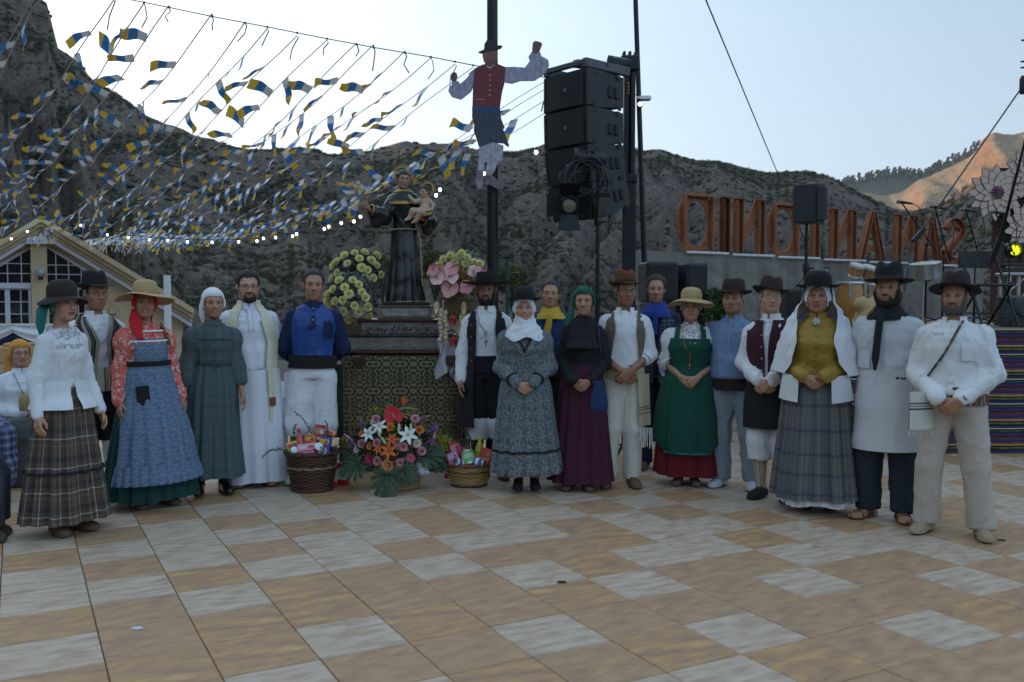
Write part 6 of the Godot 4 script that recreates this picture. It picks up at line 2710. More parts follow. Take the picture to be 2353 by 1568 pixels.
func shrine() -> void:
	var d := 8.5
	var c := at(920, 900, d)
	var y1 := at(920, 817, d).y
	var W := (1060 - 777) / FOC * d
	var D := .95
	var tb := thing("altar_table", "table under the gold and black patterned cloth", "table", V(c.x, 0, -d - D / 2 + .03))
	var tt := mk()
	tt.box(V(0, y1 - .03, 0), V(W - .06, .04, D - .06), .005)
	put("tabletop", tt, M.sole, tb)
	for sx: float in [-1.0, 1.0]:
		for sz: float in [-1.0, 1.0]:
			put("leg", bar(V(sx * (W / 2 - .1), 0, sz * (D / 2 - .1)), V(sx * (W / 2 - .1), y1 - .05, sz * (D / 2 - .1)), .05, .05), M.sole, tb)
	var cm := mat(Color.WHITE, .7)
	cm.albedo_texture = tex(damask())
	cm.uv1_triplanar = true
	cm.uv1_scale = Vector3.ONE * 2.0
	var cl := mk()
	var G := PackedVector3Array()
	var rows := 16
	var cols := 160
	for i in rows + 1:
		var v := float(i) / rows
		for j in cols + 1:
			var a := TAU * j / cols
			var x := cos(a)
			var z := sin(a)
			var q := U(signf(x) * pow(absf(x), .16) * W / 2, signf(z) * pow(absf(z), .16) * D / 2)
			var fold := sin(a * 34.0 + 2.0 * sin(a * 5.0)) * .5 + nz.get_noise_2d(a * 130.0, 40.0) * 1.4
			var k := .034 * v * fold * (.35 + .65 * smoothstep(.55, .98, absf(q.x) / (W / 2)))
			var o := U(x, z).normalized() * (k + .015 * v)
			G.append(V(q.x + o.x, y1 - v * (y1 - .015), q.y + o.y))
	cl.grid(G, rows + 1, cols + 1, true, 8.5, 2.1)
	cl.fan(G.slice(0, cols), Vector3.UP)
	var co := put("altar_cloth", cl, cm, null, X3(Basis(), V(c.x, 0, -d - D / 2 + .03)))
	tag(co, "gold and black damask cloth reaching the ground round the altar table", "tablecloth")
	var wood := patterned(cloud(128, .04, 83, [[0, lin(.045, .012, .008)], [1, lin(.09, .03, .018)]], 3, .4), 1.5, .35)
	var em := cloud(256, .06, 85, [[0, Color.BLACK], [.5, Color(.75, .75, .75)], [1, Color.WHITE]], 1.0, 1.0, 3)
	em.bump_map_to_normal_map(14.0)
	var sv := mat(lin(.46, .44, .41), .36, .85)
	sv.normal_enabled = true
	sv.normal_texture = tex(em)
	sv.normal_scale = 1.6
	sv.uv1_triplanar = true
	sv.uv1_scale = Vector3.ONE * 5.0
	var pz := -d - .42
	var yA := at(920, 813, d).y
	var pf := thing("processional_platform", "dark wood processional platform with embossed silver bands", "platform", V(c.x + .01, yA, pz))
	var Wd := (1062 - 782) / FOC * d
	var b1 := mk()
	b1.box(V(0, .012, 0), V(Wd, .028, .86), .006)
	b1.box(V(0, .165, 0), V(Wd - .02, .018, .8), .005)
	b1.box(V(0, .305, 0), V(.84, .018, .66), .005)
	put("board", b1, wood, pf)
	var b2 := mk()
	b2.box(V(0, .09, 0), V(Wd - .05, .13, .78), .01)
	put("silver_band", b2, sv, pf)
	var b3 := mk()
	b3.box(V(0, .235, 0), V(.8, .122, .6), .01)
	put("silver_band", b3, sv, pf)
	var sc := mk()
	for k in 26:
		var x := -Wd / 2 + .06 + k * (Wd - .12) / 25.0
		for r in 2:
			var L := []
			for i in 9:
				var t := i / 8.0 * 4.6
				L.append(V(x + cos(t + k) * .02 * (1 - t * .14), .065 + r * .05 + sin(t + k) * .02 * (1 - t * .14), .391))
			sc.tube(L, .0048, 5)
	put("scroll_pattern", sc, sv, pf).set_meta("kind", "stuff")
	for x: float in [-.38, .47]:
		var hb := mk()
		hb.box(V(x, -.05, .36), V(.09, .085, .5), .012)
		put("carrying_pole", hb, wood, pf)
	var pd := thing("pedestal", "stepped pedestal with marbled silver panels under the statue", "pedestal", V(at(932, 700, 8.75).x, yA + .314, -8.88))
	var p1 := mk()
	p1.box(V(0, .012, 0), V(.52, .024, .42), .006)
	p1.box(V(0, .12, 0), V(.47, .02, .38), .006)
	put("moulding", p1, M.gold if false else mat(lin(.16, .1, .045), .4, .5), pd)
	var p2 := mk()
	p2.box(V(0, .068, 0), V(.45, .085, .36), .006)
	put("panel", p2, patterned(cloud(64, .06, 86, [[0, lin(.16, .14, .13)], [1, lin(.42, .38, .35)]]), 3.0, .3), pd)
	var p3 := mk()
	p3.box(V(0, .148, 0), V(.43, .036, .34), .006)
	put("plinth", p3, mat(lin(.012, .011, .01), .4), pd)
	var lace := Image.create(64, 64, false, Image.FORMAT_RGBA8)
	lace.fill(lin(.62, .63, .66))
	for k in 36:
		var x := (k % 6) * 10 + 5
		var y := (k / 6) * 10 + 5
		for yy in range(-2, 3):
			for xx in range(-2, 3):
				if xx * xx + yy * yy <= 5:
					lace.set_pixel(clampi(x + xx, 0, 63), clampi(y + yy, 0, 63), Color(.2, .2, .2, 0))
	var lm := mat(Color.WHITE, .9)
	lm.albedo_texture = tex(lace)
	lm.transparency = BaseMaterial3D.TRANSPARENCY_ALPHA_SCISSOR
	lm.alpha_scissor_threshold = .5
	lm.uv1_scale = V(5, 4, 1)
	var ls := mk()
	var LG := PackedVector3Array()
	for i in 17:
		var v := i / 16.0
		for j in 33:
			var u := j / 32.0
			var drop := .34 + .34 * pow(u, 1.5) - .16 * sin(u * PI)
			LG.append(V(-.14 + u * .3 + .025 * sin(v * 6 + u * 9), .05 - v * drop, .05 * v + .03 * sin(u * 24 + v * 3) * (.3 + v)))
	ls.grid(LG, 17, 33, false, 1, 1, 0)
	tag(put("lace_cloth", ls, lm, null, X3(Basis(), at(1040, 800, 8.42))), "white lace cloth hanging over the corner of the silver platform", "cloth")

func statue() -> void:
	HEADS = [make_head(false), make_head(true)]
	HANDS = [make_hand(.45), make_hand(.8)]
	var tone := Color(.4, .23, .155)
	var base := V(at(932, 697, 8.85).x, at(932, 698, 8.85).y, -8.88)
	var P := {"called": "saint_statue", "category": "statue", "group": "painted figures on the altar", "place": base, "tall": 1.275, "yaw": 3.0, "look": 10.0, "nod": 6.0, "tilt": -4.0, "skin": tone, "girth": .86, "pose": "sides", "browc": Color(.02, .012, .008), "jaw": .004, "lips": Color(.36, .11, .09),
		"elbows": [V(-.255, 1.12, .1), V(.33, 1.04, -.01)], "wrists": [V(-.43, 1.175, .22), V(.22, 1.07, .17)],
		"hands": [[V(-.75, .25, .5), V(.2, 1, .3), V(.3, .5, .8)], [V(-.9, .1, .3), V(0, 1, 0), V(0, .4, 1)]], "feet": [.07, .1]}
	person("painted statue of a saint in black habit holding a child and a lily", 932, 697, 392, P)
	var black := mat(lin(.012, .012, .013), .3)
	var gold := mat(lin(.42, .25, .07), .38, .5)
	var f := Field.new(V(-.56, .7, -.26), V(.52, 1.5, .4), .0135)
	f.trunk(P.tab, .018, .78, 1.43)
	for i in 2:
		f.cap(P.sh[i], P.el[i], .072, .085, .05)
		var w: Vector3 = P.wr[i]
		var s := -1.0 if i == 0 else 1.0
		f.cap(P.el[i], w + (P.el[i] - w) * .12, .085, .075, .04)
		var lowp: Vector3 = P.el[i].lerp(w, .55) + V(.02 * s, -.14, -.01)
		f.cap(P.el[i] + V(0, -.06, 0), lowp, .07, .055, .05)
		f.cap(lowp, w + (P.el[i] - w) * .2 + V(0, -.05, 0), .05, .05, .05)
		var o: Vector3 = (w - P.el[i]).normalized()
		f.cap(w - o * .02, w + o * .06, .052, .07, .01, true)
	var hb := mk()
	f.mesh(hb)
	crumple(hb, .006, 0, V(5, 2.6, 5), 3.0)
	smooth_normals(hb)
	put("habit", hb, black, P.root)
	P.sd = 2.0
	drape(P, "skirt", black, [[.95, .165, .12, .12], [.6, .185, .15, .14], [.3, .215, .18, .16], [.03, .25, .2, .18]], {"rows": 24, "cols": 140, "pleats": 11.0, "amp": .075, "amp0": .1, "fold": .004})
	drape(P, "gold_hem", gold, [[.035, .252, .202, .182], [.006, .262, .212, .19]], {"rows": 4, "cols": 140, "pleats": 11.0, "amp": .09, "amp0": .9})
	drape(P, "hood_cape", black, [[1.47, .075, .07, .085], [1.43, .12, .105, .12], [1.38, .185, .135, .145], [1.3, .225, .158, .155], [1.27, .228, .162, .155]], {"rows": 14, "cols": 60, "fold": .003})
	drape(P, "gold_border", gold, [[1.3, .229, .163, .159], [1.262, .232, .167, .16]], {"rows": 3, "cols": 60})
	drape(P, "gold_border", gold, [[1.452, .098, .09, .104], [1.425, .13, .115, .13]], {"rows": 3, "cols": 50})
	for i in 2:
		var o: Vector3 = (P.wr[i] - P.el[i]).normalized()
		var c: Vector3 = P.wr[i] - o * .008
		var rg := mk()
		var L := []
		var u := o.cross(Vector3.UP).normalized()
		for k in 21:
			var a := TAU * k / 20
			L.append(c + u * cos(a) * .062 + u.cross(o) * sin(a) * .075)
		rg.tube(L, .011, 6, false)
		put("gold_cuff", rg, gold, P.root)
	var rope := mat(lin(.36, .27, .15), .85)
	var rp := mk()
	var RL := []
	for k in 41:
		var a := TAU * k / 40
		RL.append(V(sin(a) * .19, .93 + .02 * cos(a), cos(a) * (.142 if cos(a) > 0 else .145)))
	rp.tube(RL, .011, 6, false)
	rp.tube([V(.17, .93, .1), V(.19, .8, .14), V(.2, .5, .16), V(.205, .22, .17)], .009, 6)
	for y: float in [.72, .5, .3]:
		rp.ball(V(.199, y, .158), V(.015, .022, .015), 6, 8)
	put("rope_belt", rp, rope, P.root)
	var hm := mat(lin(.01, .008, .007), .35)
	var curls := shell(P, "hair", hm, func(q: Vector3) -> float: return minf(.007, hair_short(q, .066, -.01)), .003)
	var cb := mk()
	rng.seed = 12
	for k in 34:
		var a := TAU * k / 17
		var y := .062 if k < 17 else .085
		var r := .083 if k < 17 else .066
		cb.ball(P.hx * V(sin(a) * r * .93, y + .006 - .04 * (.5 - .5 * cos(a)), cos(a) * r * 1.0 - .014), Vector3.ONE * rng.randf_range(.011, .016), 5, 8)
	put("curls", cb, hm, P.root).set_meta("kind", "stuff")
	halo(P.root, P.hx * V(0, .075, -.105), .075, .155, gold)
	var hp: Vector3 = P.wr[0] + V(-.07, .03, .04)
	var dry := mat(lin(.3, .22, .13), .6, .3)
	for q in [[V(-.11, .27, .0), .036], [V(-.02, .24, .04), .04], [V(.055, .2, .0), .04], [V(-.135, .19, .02), .03], [V(-.07, .3, .03), .03]]:
		var st := mk()
		st.tube([hp + V(0, -.06, 0), hp, hp + q[0] * .6 + V(.01, 0, 0), hp + q[0]], .005, 5)
		var sp := put("lily_stem", st, dry, P.root)
		var fm := lily_mesh(5, .5)
		put("lily_flower", fm, mat(lin(.45, .38, .28), .5, .2), sp, X3(Basis(Vector3.RIGHT, -1.0 + .4 * q[1] * 20) * Basis(Vector3.BACK, q[0].x * 4) * Basis.from_scale(Vector3.ONE * q[1] * 1.4), hp + q[0]))
	var bk := mk()
	bk.box(Vector3.ZERO, V(.27, .014, .19), .004)
	bk.box(V(0, .052, 0), V(.27, .012, .19), .004)
	bk.box(V(0, .026, -.09), V(.27, .06, .012), .004)
	var bX := X3(Basis(Vector3.BACK, .16), V(.215, 1.09, .2))
	var bko := put("book", bk, mat(lin(.09, .025, .012), .4), P.root, bX)
	var pg := mk()
	pg.box(V(0, .026, .0), V(.255, .04, .175), .002)
	put("page_edge", pg, gold, bko)
	var C := {"fem": true, "skin": Color(.5, .31, .22), "hx": X3(Basis(Vector3.UP, -.75) * Basis(Vector3.RIGHT, .05) * Basis.from_scale(V(.72, .68, .7)), V(.255, 1.41, .18)), "root": P.root, "lips": Color(.42, .14, .12), "jaw": -.012, "fat": .12, "wide": 1.05}
	var k := Field.new(V(-.05, .98, .0), V(.46, 1.42, .42), .009)
	k.cap(V(.255, 1.29, .165), V(.255, 1.17, .165), .058, .064, .03)
	k.ell(V(.25, 1.2, .19), V(.06, .06, .06), .03)
	k.cap(V(.255, 1.33, .165), V(.255, 1.37, .17), .032, .03, .03)
	k.cap(V(.2, 1.31, .18), V(.13, 1.28, .23), .031, .027, .02)
	k.cap(V(.13, 1.28, .23), V(.075, 1.335, .21), .026, .02, .015)
	k.cap(V(.075, 1.335, .21), V(.055, 1.37, .2), .018, .012, .012)
	k.cap(V(.31, 1.31, .16), V(.365, 1.24, .17), .031, .027, .02)
	k.cap(V(.365, 1.24, .17), V(.335, 1.18, .23), .026, .02, .015)
	k.cap(V(.335, 1.18, .23), V(.31, 1.17, .25), .019, .015, .012)
	k.cap(V(.22, 1.16, .2), V(.1, 1.16, .3), .052, .042, .03)
	k.cap(V(.1, 1.16, .3), V(.045, 1.07, .29), .038, .026, .02)
	k.cap(V(.045, 1.07, .29), V(.0, 1.045, .31), .022, .016, .015)
	k.cap(V(.27, 1.15, .2), V(.19, 1.14, .31), .05, .04, .03)
	k.cap(V(.19, 1.14, .31), V(.13, 1.04, .3), .037, .026, .02)
	k.cap(V(.13, 1.04, .3), V(.085, 1.015, .315), .022, .016, .015)
	var kb := mk()
	k.mesh(kb, C.skin)
	head_into(C, kb, C.skin)
	var ko := put("child_figure", kb, M.skin, P.root)
	C.root = ko
	shell(C, "hair", hm, func(q: Vector3) -> float: return minf(.012, hair_short(q, .066, -.015) * 1.4), .008)
	halo(ko, C.hx * V(0, .07, -.1), .06, .115, gold)

func halo(parent: Node3D, c: Vector3, r0: float, r1: float, m: Material) -> void:
	var mb := mk()
	mb.lathe([U(r0 * .9, -.003), U(r0, .004), U(r0 * 1.15, .005), U(r0 * 1.2, -.003)], 30, X3(Basis(Vector3.RIGHT, PI / 2), c))
	for k in 44:
		var a := TAU * k / 44
		var r := r1 * (1.0 if k % 2 == 0 else .86)
		var d := V(cos(a), sin(a), 0)
		var e := V(-sin(a), cos(a), 0)
		mb.prism(PackedVector2Array([U(d.x * r0 + e.x * .006, d.y * r0 + e.y * .006), U(d.x * r, d.y * r), U(d.x * r0 - e.x * .006, d.y * r0 - e.y * .006)]), .004, X3(Basis(), c))
	put("halo", mb, m, parent)

# ---------------------------------------------------------------- flowers and baskets (each bloom faces +z, about 1 unit across its radius)
var FL := {}

func petal(w: float, l: float, cup: float, curl: float, X: Transform3D, mb: MB, c0: Color, c1: Color, n := 5, wave := .0) -> void:
	var P := PackedVector3Array()
	var cols := 5
	for i in n + 1:
		var t := float(i) / n
		var ww := w * pow(sin(PI * pow(.06 + .94 * t, .75)), .7)
		for j in cols:
			var u := j / float(cols - 1) * 2.0 - 1.0
			P.append(X * V(u * ww, l * t, cup * t * (1.0 - t * curl) + .25 * w * u * u + wave * sin(t * 9 + u * 4) * t))
	var b := mb.v.size()
	mb.grid(P, n + 1, cols, false, 1, 1, 0)
	for i in n + 1:
		for j in cols:
			mb.c[b + i * cols + j] = c0.lerp(c1, float(i) / n)

func lily_mesh(n := 6, open := 1.0) -> MB:
	var mb := mk()
	for k in n:
		petal(.2, 1.0, .55, .35 + .55 * open, X3(Basis(Vector3.BACK, TAU * k / n), V(0, 0, .015 * (k % 2))), mb, Color.WHITE, Color.WHITE, 7, .03)
	return mb

func bloom(kind: String) -> MB:
	if FL.has(kind):
		return FL[kind]
	var mb := mk()
	var g := RandomNumberGenerator.new()
	g.seed = hash(kind)
	match kind:
		"carnation":
			for ring in 7:
				var P := PackedVector3Array()
				var r1: float = [1.0, .92, .8, .64, .47, .3, .16][ring]
				var z1: float = [.0, .24, .42, .56, .66, .72, .74][ring]
				for i in 4:
					var t := i / 3.0
					for j in 41:
						var a := TAU * j / 40
						var w := sin(a * 9 + ring * 2.0) * .09 * t + g.randf_range(-.06, .06) * t * float(j < 40)
						P.append(V(cos(a) * (.05 + (r1 - .05) * t + w * .6), sin(a) * (.05 + (r1 - .05) * t + w * .6), -.35 + (z1 + .35) * pow(t, .6) + w))
				var b := mb.v.size()
				mb.grid(P, 4, 41, true, 1, 1, 0)
				for i in 4:
					for j in 41:
						mb.c[b + i * 41 + j] = Color.WHITE
		"rose":
			for ring in 4:
				var n: int = [6, 5, 4, 3][ring]
				for k in n:
					var r: float = [.62, .44, .27, .1][ring]
					petal(.5 - ring * .08, .72 - ring * .12, .55 + ring * .12, .8 - ring * .12, X3(Basis(Vector3.BACK, TAU * k / n + ring * .5), Vector3.ZERO) * X3(Basis(Vector3.RIGHT, .35 + ring * .28), V(0, r * .55, -.1 + ring * .1)), mb, Color.WHITE, Color.WHITE, 5, .02)
			mb.ball(V(0, 0, .25), V(.16, .16, .25), 5, 8)
		"gerbera":
			for ring in 3:
				for k in 20:
					petal(.09, [1.0, .9, .5][ring], .16 + .1 * ring, .5, X3(Basis(Vector3.BACK, TAU * k / 20 + ring * .16), V(0, 0, ring * .05)), mb, Color.WHITE, Color.WHITE, 3)
		"lily":
			mb = lily_mesh()
		"anthurium":
			var P := PackedVector3Array()
			for i in 9:
				var r := i / 8.0
				for j in 33:
					var a := TAU * j / 32
					var h := .62 + .38 * cos(a) + .28 * pow(absf(sin(a)), .8) - .55 * exp(-pow((a - PI) / .35, 2)) + .35 * exp(-pow((minf(a, TAU - a)) / .3, 2))
					P.append(V(sin(a) * r * h * .85, cos(a) * r * h, .16 * r * r * sin(a * 2 + 1) + .18 * r * r))
			mb.grid(P, 9, 33, true, 1, 1, 0)
		"calla":
			var P := PackedVector3Array()
			for i in 9:
				var t := i / 8.0
				for j in 17:
					var a := lerpf(-2.6, 2.6, j / 16.0)
					var r := .06 + .34 * pow(t, 1.3)
					P.append(V(sin(a) * r, -.8 + 1.5 * t + .5 * t * t * maxf(0, cos(a)), -cos(a) * r * .8 + .1))
			mb.grid(P, 9, 17, false, 1, 1, 0)
		"bud":
			mb.ball(Vector3.ZERO, V(.25, .8, .25), 8, 8)
		"leaf":
			petal(.28, 1.0, .25, .6, Transform3D(), mb, Color.WHITE, Color.WHITE, 6)
		"monstera":
			for s: float in [-1.0, 1.0]:
				for k in 6:
					var a := .12 + k * .42
					var l: float = [1.0, .98, .92, .84, .72, .55][k]
					var b := mb.v.size()
					var P := PackedVector3Array()
					for i in 6:
						var t := i / 5.0
						for j in 4:
							var u := j / 3.0 - .5
							var aa := a + u * .36 * (1.0 - .18 * t)
							var r := l * t * (1.0 - .1 * pow(absf(u) * 2, 3))
							P.append(V(s * sin(aa) * r * .82, cos(aa) * r, -.22 * r * r + .05 * cos(aa * 3)))
					mb.grid(P, 6, 4, false, 1, 1, 0)
			mb.tube([V(0, 1.0, -.18), V(0, .5, .02), V(0, 0, .03), V(0, -.25, -.06)], [.006, .014, .02, .02], 5)
	FL[kind] = mb
	return mb

var FM := {}
func bloom_mesh(kind: String) -> ArrayMesh:
	if not FM.has(kind):
		FM[kind] = bloom(kind).mesh()
	return FM[kind]

func flower_mat(c: Color) -> StandardMaterial3D:
	var k := "f%s" % c
	if not M.has(k):
		var m := mat(c, .6, .0, true)
		m.backlight_enabled = true
		m.backlight = Color(.25, .25, .25)
		M[k] = m
	return M[k]

func facing(dir: Vector3, roll: float, s: float, p: Vector3) -> Transform3D:
	var z := dir.normalized()
	var x := Vector3.UP.cross(z).normalized()
	return X3(Basis(x, z.cross(x), z) * Basis(Vector3.BACK, roll) * Basis.from_scale(Vector3.ONE * s), p)

func sprays(n: int, c: Vector3, r: Vector3, leaf: float, dots: float, cols: Array, lean := .0, shellw := .35) -> MB:
	var mb := mk()
	for k in n:
		var d := V(rng.randfn(), rng.randfn(), rng.randfn()).normalized()
		if d.y < -.45 or d.z < -.75:
			continue
		var p := c + d * r * (1.0 - shellw * rng.randf() * rng.randf() + lean * rng.randf())
		mb.col = cols[rng.randi() % cols.size()] * rng.randf_range(.8, 1.2)
		if leaf > 0:
			var u := (d + V(rng.randfn(), rng.randfn(), rng.randfn()) * .6).normalized()
			var w := u.cross(V(rng.randfn(), rng.randfn(), rng.randfn())).normalized()
			var s := leaf * rng.randf_range(.6, 1.4)
			mb.quad(p - u * s, p + w * s * .3, p + u * s, p - w * s * .3, d)
		else:
			for q in 3:
				var e := p + V(rng.randfn(), rng.randfn(), rng.randfn()) * dots * 1.6
				var w := V(rng.randfn(), rng.randfn(), rng.randfn()).normalized()
				var v := w.cross(d).normalized()
				mb.quad(e - w * dots, e + v * dots, e + w * dots, e - v * dots, d)
	return mb

func wicker(o: Node3D, prof: Array, rows: int, sq: Vector2, m: Material, r := .0075, stakes := 22) -> void:
	var mb := mk()
	for i in rows:
		var t := float(i) / (rows - 1) * (prof.size() - 1)
		var k := mini(int(t), prof.size() - 2)
		var q: Vector2 = prof[k].lerp(prof[k + 1], t - k)
		var L := []
		for j in stakes * 3 + 1:
			var a := TAU * j / (stakes * 3)
			var w := q.x + r * .75 * cos(a * stakes / 2.0 + PI * (i % 2)) + .002 * nz.get_noise_2d(a * 90, i * 60)
			L.append(V(cos(a) * w * sq.x, q.y + .0025 * sin(a * 3 + i), sin(a) * w * sq.y))
		mb.col = Color.WHITE * rng.randf_range(.65, 1.3)
		mb.tube(L, r * rng.randf_range(.85, 1.1), 5, false)
	put("wicker_weave", mb, m, o)
	var st := mk()
	for j in stakes:
		var a := TAU * (j + .5) / stakes
		var L := []
		for q: Vector2 in prof:
			L.append(V(cos(a) * q.x * sq.x, q.y, sin(a) * q.x * sq.y))
		st.tube(L, r * .7, 5)
	put("stakes", st, m, o).set_meta("kind", "stuff")
	var ins := mk()
	var I := []
	for q: Vector2 in prof:
		I.append(U(maxf(q.x - r * 1.5, .01), q.y))
	I.push_front(U(0, prof[0].y + .01))
	ins.lathe(I, 24, Transform3D(), 1, 1, sq)
	put("lining", ins, m, o)

func braid(o: Node3D, called: String, R: float, y: float, sq: Vector2, m: Material, r: float, waves: int) -> void:
	var mb := mk()
	for s in 3:
		var L := []
		for j in 97:
			var a := TAU * j / 96
			var ph := a * waves + TAU * s / 3
			L.append(V(cos(a) * (R + cos(ph) * r) * sq.x, y + sin(ph) * r, sin(a) * (R + cos(ph) * r) * sq.y))
		mb.col = Color.WHITE * [.8, 1.0, 1.2][s]
		mb.tube(L, r * .75, 5, false)
	put(called, mb, m, o)

func flowers() -> void:
	rng.seed = 31
	var green := mat(Color.WHITE, .8, .0, true)
	var wick := mat(lin(.2, .12, .06), .7, .0, true)
	var yellow := flower_mat(lin(.85, .79, .38))
	var wm := [[821, 625, 8.95, 62, 52, "rear mound of pale yellow carnations left of the statue"], [809, 683, 8.72, 66, 58, "front mound of pale yellow carnations behind the blue shirted man"]]
	var spots := [
		[[771, 612], [797, 589], [842, 581], [868, 588], [832, 596], [858, 600], [782, 628], [768, 640], [806, 607], [851, 622], [870, 611], [795, 636], [838, 617], [878, 632], [862, 640], [820, 583], [780, 603], [846, 641]],
		[[786, 645], [800, 661], [773, 665], [817, 645], [831, 655], [810, 676], [838, 672], [778, 692], [796, 690], [822, 702], [846, 684], [796, 715], [830, 716], [850, 705], [806, 736], [820, 738], [852, 726], [765, 706], [758, 690], [776, 722], [846, 735], [760, 676]]]
	for w in 2:
		var q: Array = wm[w]
		var c := at(q[0], q[1], q[2])
		var o := thing("flower_arrangement", q[5], "flowers", c, .0, "carnation mounds left of the statue")
		var R := V(q[3] / FOC * q[2], q[4] / FOC * q[2], .2)
		var lf := put("greenery", sprays(2600, Vector3.ZERO, R * .95, .024, 0, [Color(.04, .07, .025), Color(.07, .11, .045), Color(.03, .05, .02)], .0, .9), green, o)
		lf.set_meta("kind", "stuff")
		var pu := put("purple_florets", sprays(700, Vector3.ZERO, R, 0, .0055, [Color(.17, .11, .3), Color(.26, .2, .4), Color(.12, .08, .2)]), green, o)
		pu.set_meta("kind", "stuff")
		var wh := put("white_florets", sprays(430, Vector3.ZERO, R * 1.03, 0, .0035, [Color(.6, .62, .58), Color(.5, .55, .5)], .08), green, o)
		wh.set_meta("kind", "stuff")
		for s in spots[w]:
			var p := at(s[0], s[1], q[2]) - c
			var u := U(p.x / R.x, p.y / R.y)
			p.z = R.z * sqrt(maxf(.05, 1.0 - u.length_squared() * .9))
			put("carnation", bloom_mesh("carnation"), yellow, o, facing(V(p.x * 1.3, p.y * 1.2 + .05, p.z + .06), rng.randf() * TAU, rng.randf_range(.038, .048), p))
	var hbp := at(812, 770, 8.72)
	var hb := thing("wicker_basket", "small wicker basket under the carnations left of the statue", "basket", hbp)
	wicker(hb, [U(.1, .0), U(.12, .08), U(.13, .16)], 11, U(1, .8), wick, .007, 16)
	var bc := at(1050, 735, 8.75)
	var rb := thing("wicker_basket", "wicker basket holding pink anthuriums and wheat, right of the statue", "basket", bc)
	wicker(rb, [U(.13, .0), U(.15, .1), U(.165, .21)], 14, U(1, .75), wick, .0075, 18)
	var ra := thing("flower_arrangement", "pink anthuriums, wheat ears and yellow carnations right of the statue", "flowers", bc + V(0, .2, 0))
	var wheat := mk()
	for k in 150:
		var a := rng.randf() * TAU
		var r := rng.randf()
		var f := V(cos(a) * .08 * r, -.05, sin(a) * .06 * r)
		var e := V(cos(a) * .24 * r, rng.randf_range(.18, .36), sin(a) * .14 * r + .02)
		wheat.col = Color(.34, .2, .05) * rng.randf_range(.7, 1.4)
		wheat.tube([f, f.lerp(e, .6) + V(0, .02, 0), e], [.0025, .0025, .0035], 4)
		wheat.ball(e, V(.006, .026, .006), 4, 5)
	put("wheat", wheat, green, ra).set_meta("kind", "stuff")
	var bw := put("white_florets", sprays(650, V(.03, .3, -.02), V(.26, .17, .17), 0, .004, [Color(.6, .63, .58), Color(.4, .47, .36)], .05), green, ra)
	bw.set_meta("kind", "stuff")
	var gl := put("greenery", sprays(500, V(0, .12, -.03), V(.26, .2, .16), .022, 0, [Color(.03, .06, .02), Color(.06, .09, .03)]), green, ra)
	gl.set_meta("kind", "stuff")
	for s in [[1020, 596], [1036, 588], [1055, 590], [1062, 582], [1074, 592], [1090, 603], [1098, 615], [1046, 602], [1012, 609], [990, 628], [1002, 613], [1085, 612], [1070, 608], [1104, 606], [1078, 601]]:
		var p := at(s[0], s[1], 8.72) - ra.position
		p.z += .07
		put("carnation", bloom_mesh("carnation"), yellow, ra, facing(V(p.x, p.y * .6, .25), rng.randf() * TAU, rng.randf_range(.034, .042), p))
	var pinks := [flower_mat(lin(.68, .33, .33)), flower_mat(lin(.74, .5, .46)), flower_mat(lin(.62, .22, .25))]
	var spad := mat(lin(.4, .06, .08), .5)
	for s in [[1015, 622, .085, .5, 0], [1000, 634, .09, .9, 1], [996, 614, .07, .2, 2], [1041, 612, .08, -.6, 0], [1038, 630, .075, .2, 1], [1037, 655, .1, -.3, 0], [1076, 656, .08, -.9, 2], [1106, 622, .08, -.6, 0], [1092, 622, .07, -1.2, 1]]:
		var p := at(s[0], s[1], 8.55) - ra.position
		var X := facing(V(p.x * 1.2, .1, .5), s[3] + PI, s[2], p)
		var an := put("anthurium", bloom_mesh("anthurium"), pinks[s[4]], ra, X)
		var sp := mk()
		sp.tube([V(0, 0, .04), V(.05, .25, .22), V(.05, .5, .32)], [.05, .05, .03], 6)
		put("spadix", sp, spad, an)
	var gx := at(1018, 705, 8.3)
	var ga := thing("garlic_string", "plaited string of garlic bulbs hanging right of the platform", "garlic", gx)
	for k in 16:
		var mb := mk()
		var p := V(.022 * (-1 if k % 2 == 0 else 1) + rng.randf_range(-.01, .01), -.04 - k * .0185, rng.randf_range(0, .03))
		mb.lathe([U(.0, -.022), U(.016, -.019), U(.025, -.002), U(.018, .014), U(.006, .024), U(.003, .034)], 10, X3(Basis(Vector3.BACK, rng.randf_range(-.6, .6)), p))
		put("garlic_bulb", mb, mat(lin(.5, .4, .3), .6), ga)
	var gs := mk()
	gs.tube([V(0, .06, 0), V(0, -.33, 0)], .009, 6)
	put("plait", gs, mat(lin(.4, .3, .18), .8), ga)
	var husk := mat(lin(.58, .52, .4), .8)
	var cob := mat(lin(.62, .33, .03), .5)
	for q in [[1003, 715, "lone maize cob hanging left of the garlic"], [1066, 716, "topmost maize cob beside the lace cloth"], [1061, 742, "middle maize cob beside the lace cloth"], [1057, 768, "lowest maize cob beside the lace cloth"]]:
		var o := thing("maize_cob", q[2], "maize", at(q[0], q[1], 8.3), .0, "maize cobs hung at the platform corner")
		var mb := mk()
		for r in 11:
			for j in 10:
				var a := TAU * (j + .5 * (r % 2)) / 10
				var rr := .0175 * sqrt(maxf(.05, 1.0 - pow((r - 4.0) / 7.5, 2)))
				mb.ball(V(cos(a) * rr, .045 - r * .009, sin(a) * rr), V(.0065, .0055, .0065), 3, 5)
		put("kernels", mb, cob, o).set_meta("kind", "stuff")
		var hk := mk()
		for k in 4:
			petal(.022, .12, .02, .3, X3(Basis(Vector3.UP, TAU * k / 4) * Basis(Vector3.RIGHT, PI + .15), V(0, .085, 0)) , hk, Color.WHITE, Color.WHITE)
		put("husk", hk, husk, o)
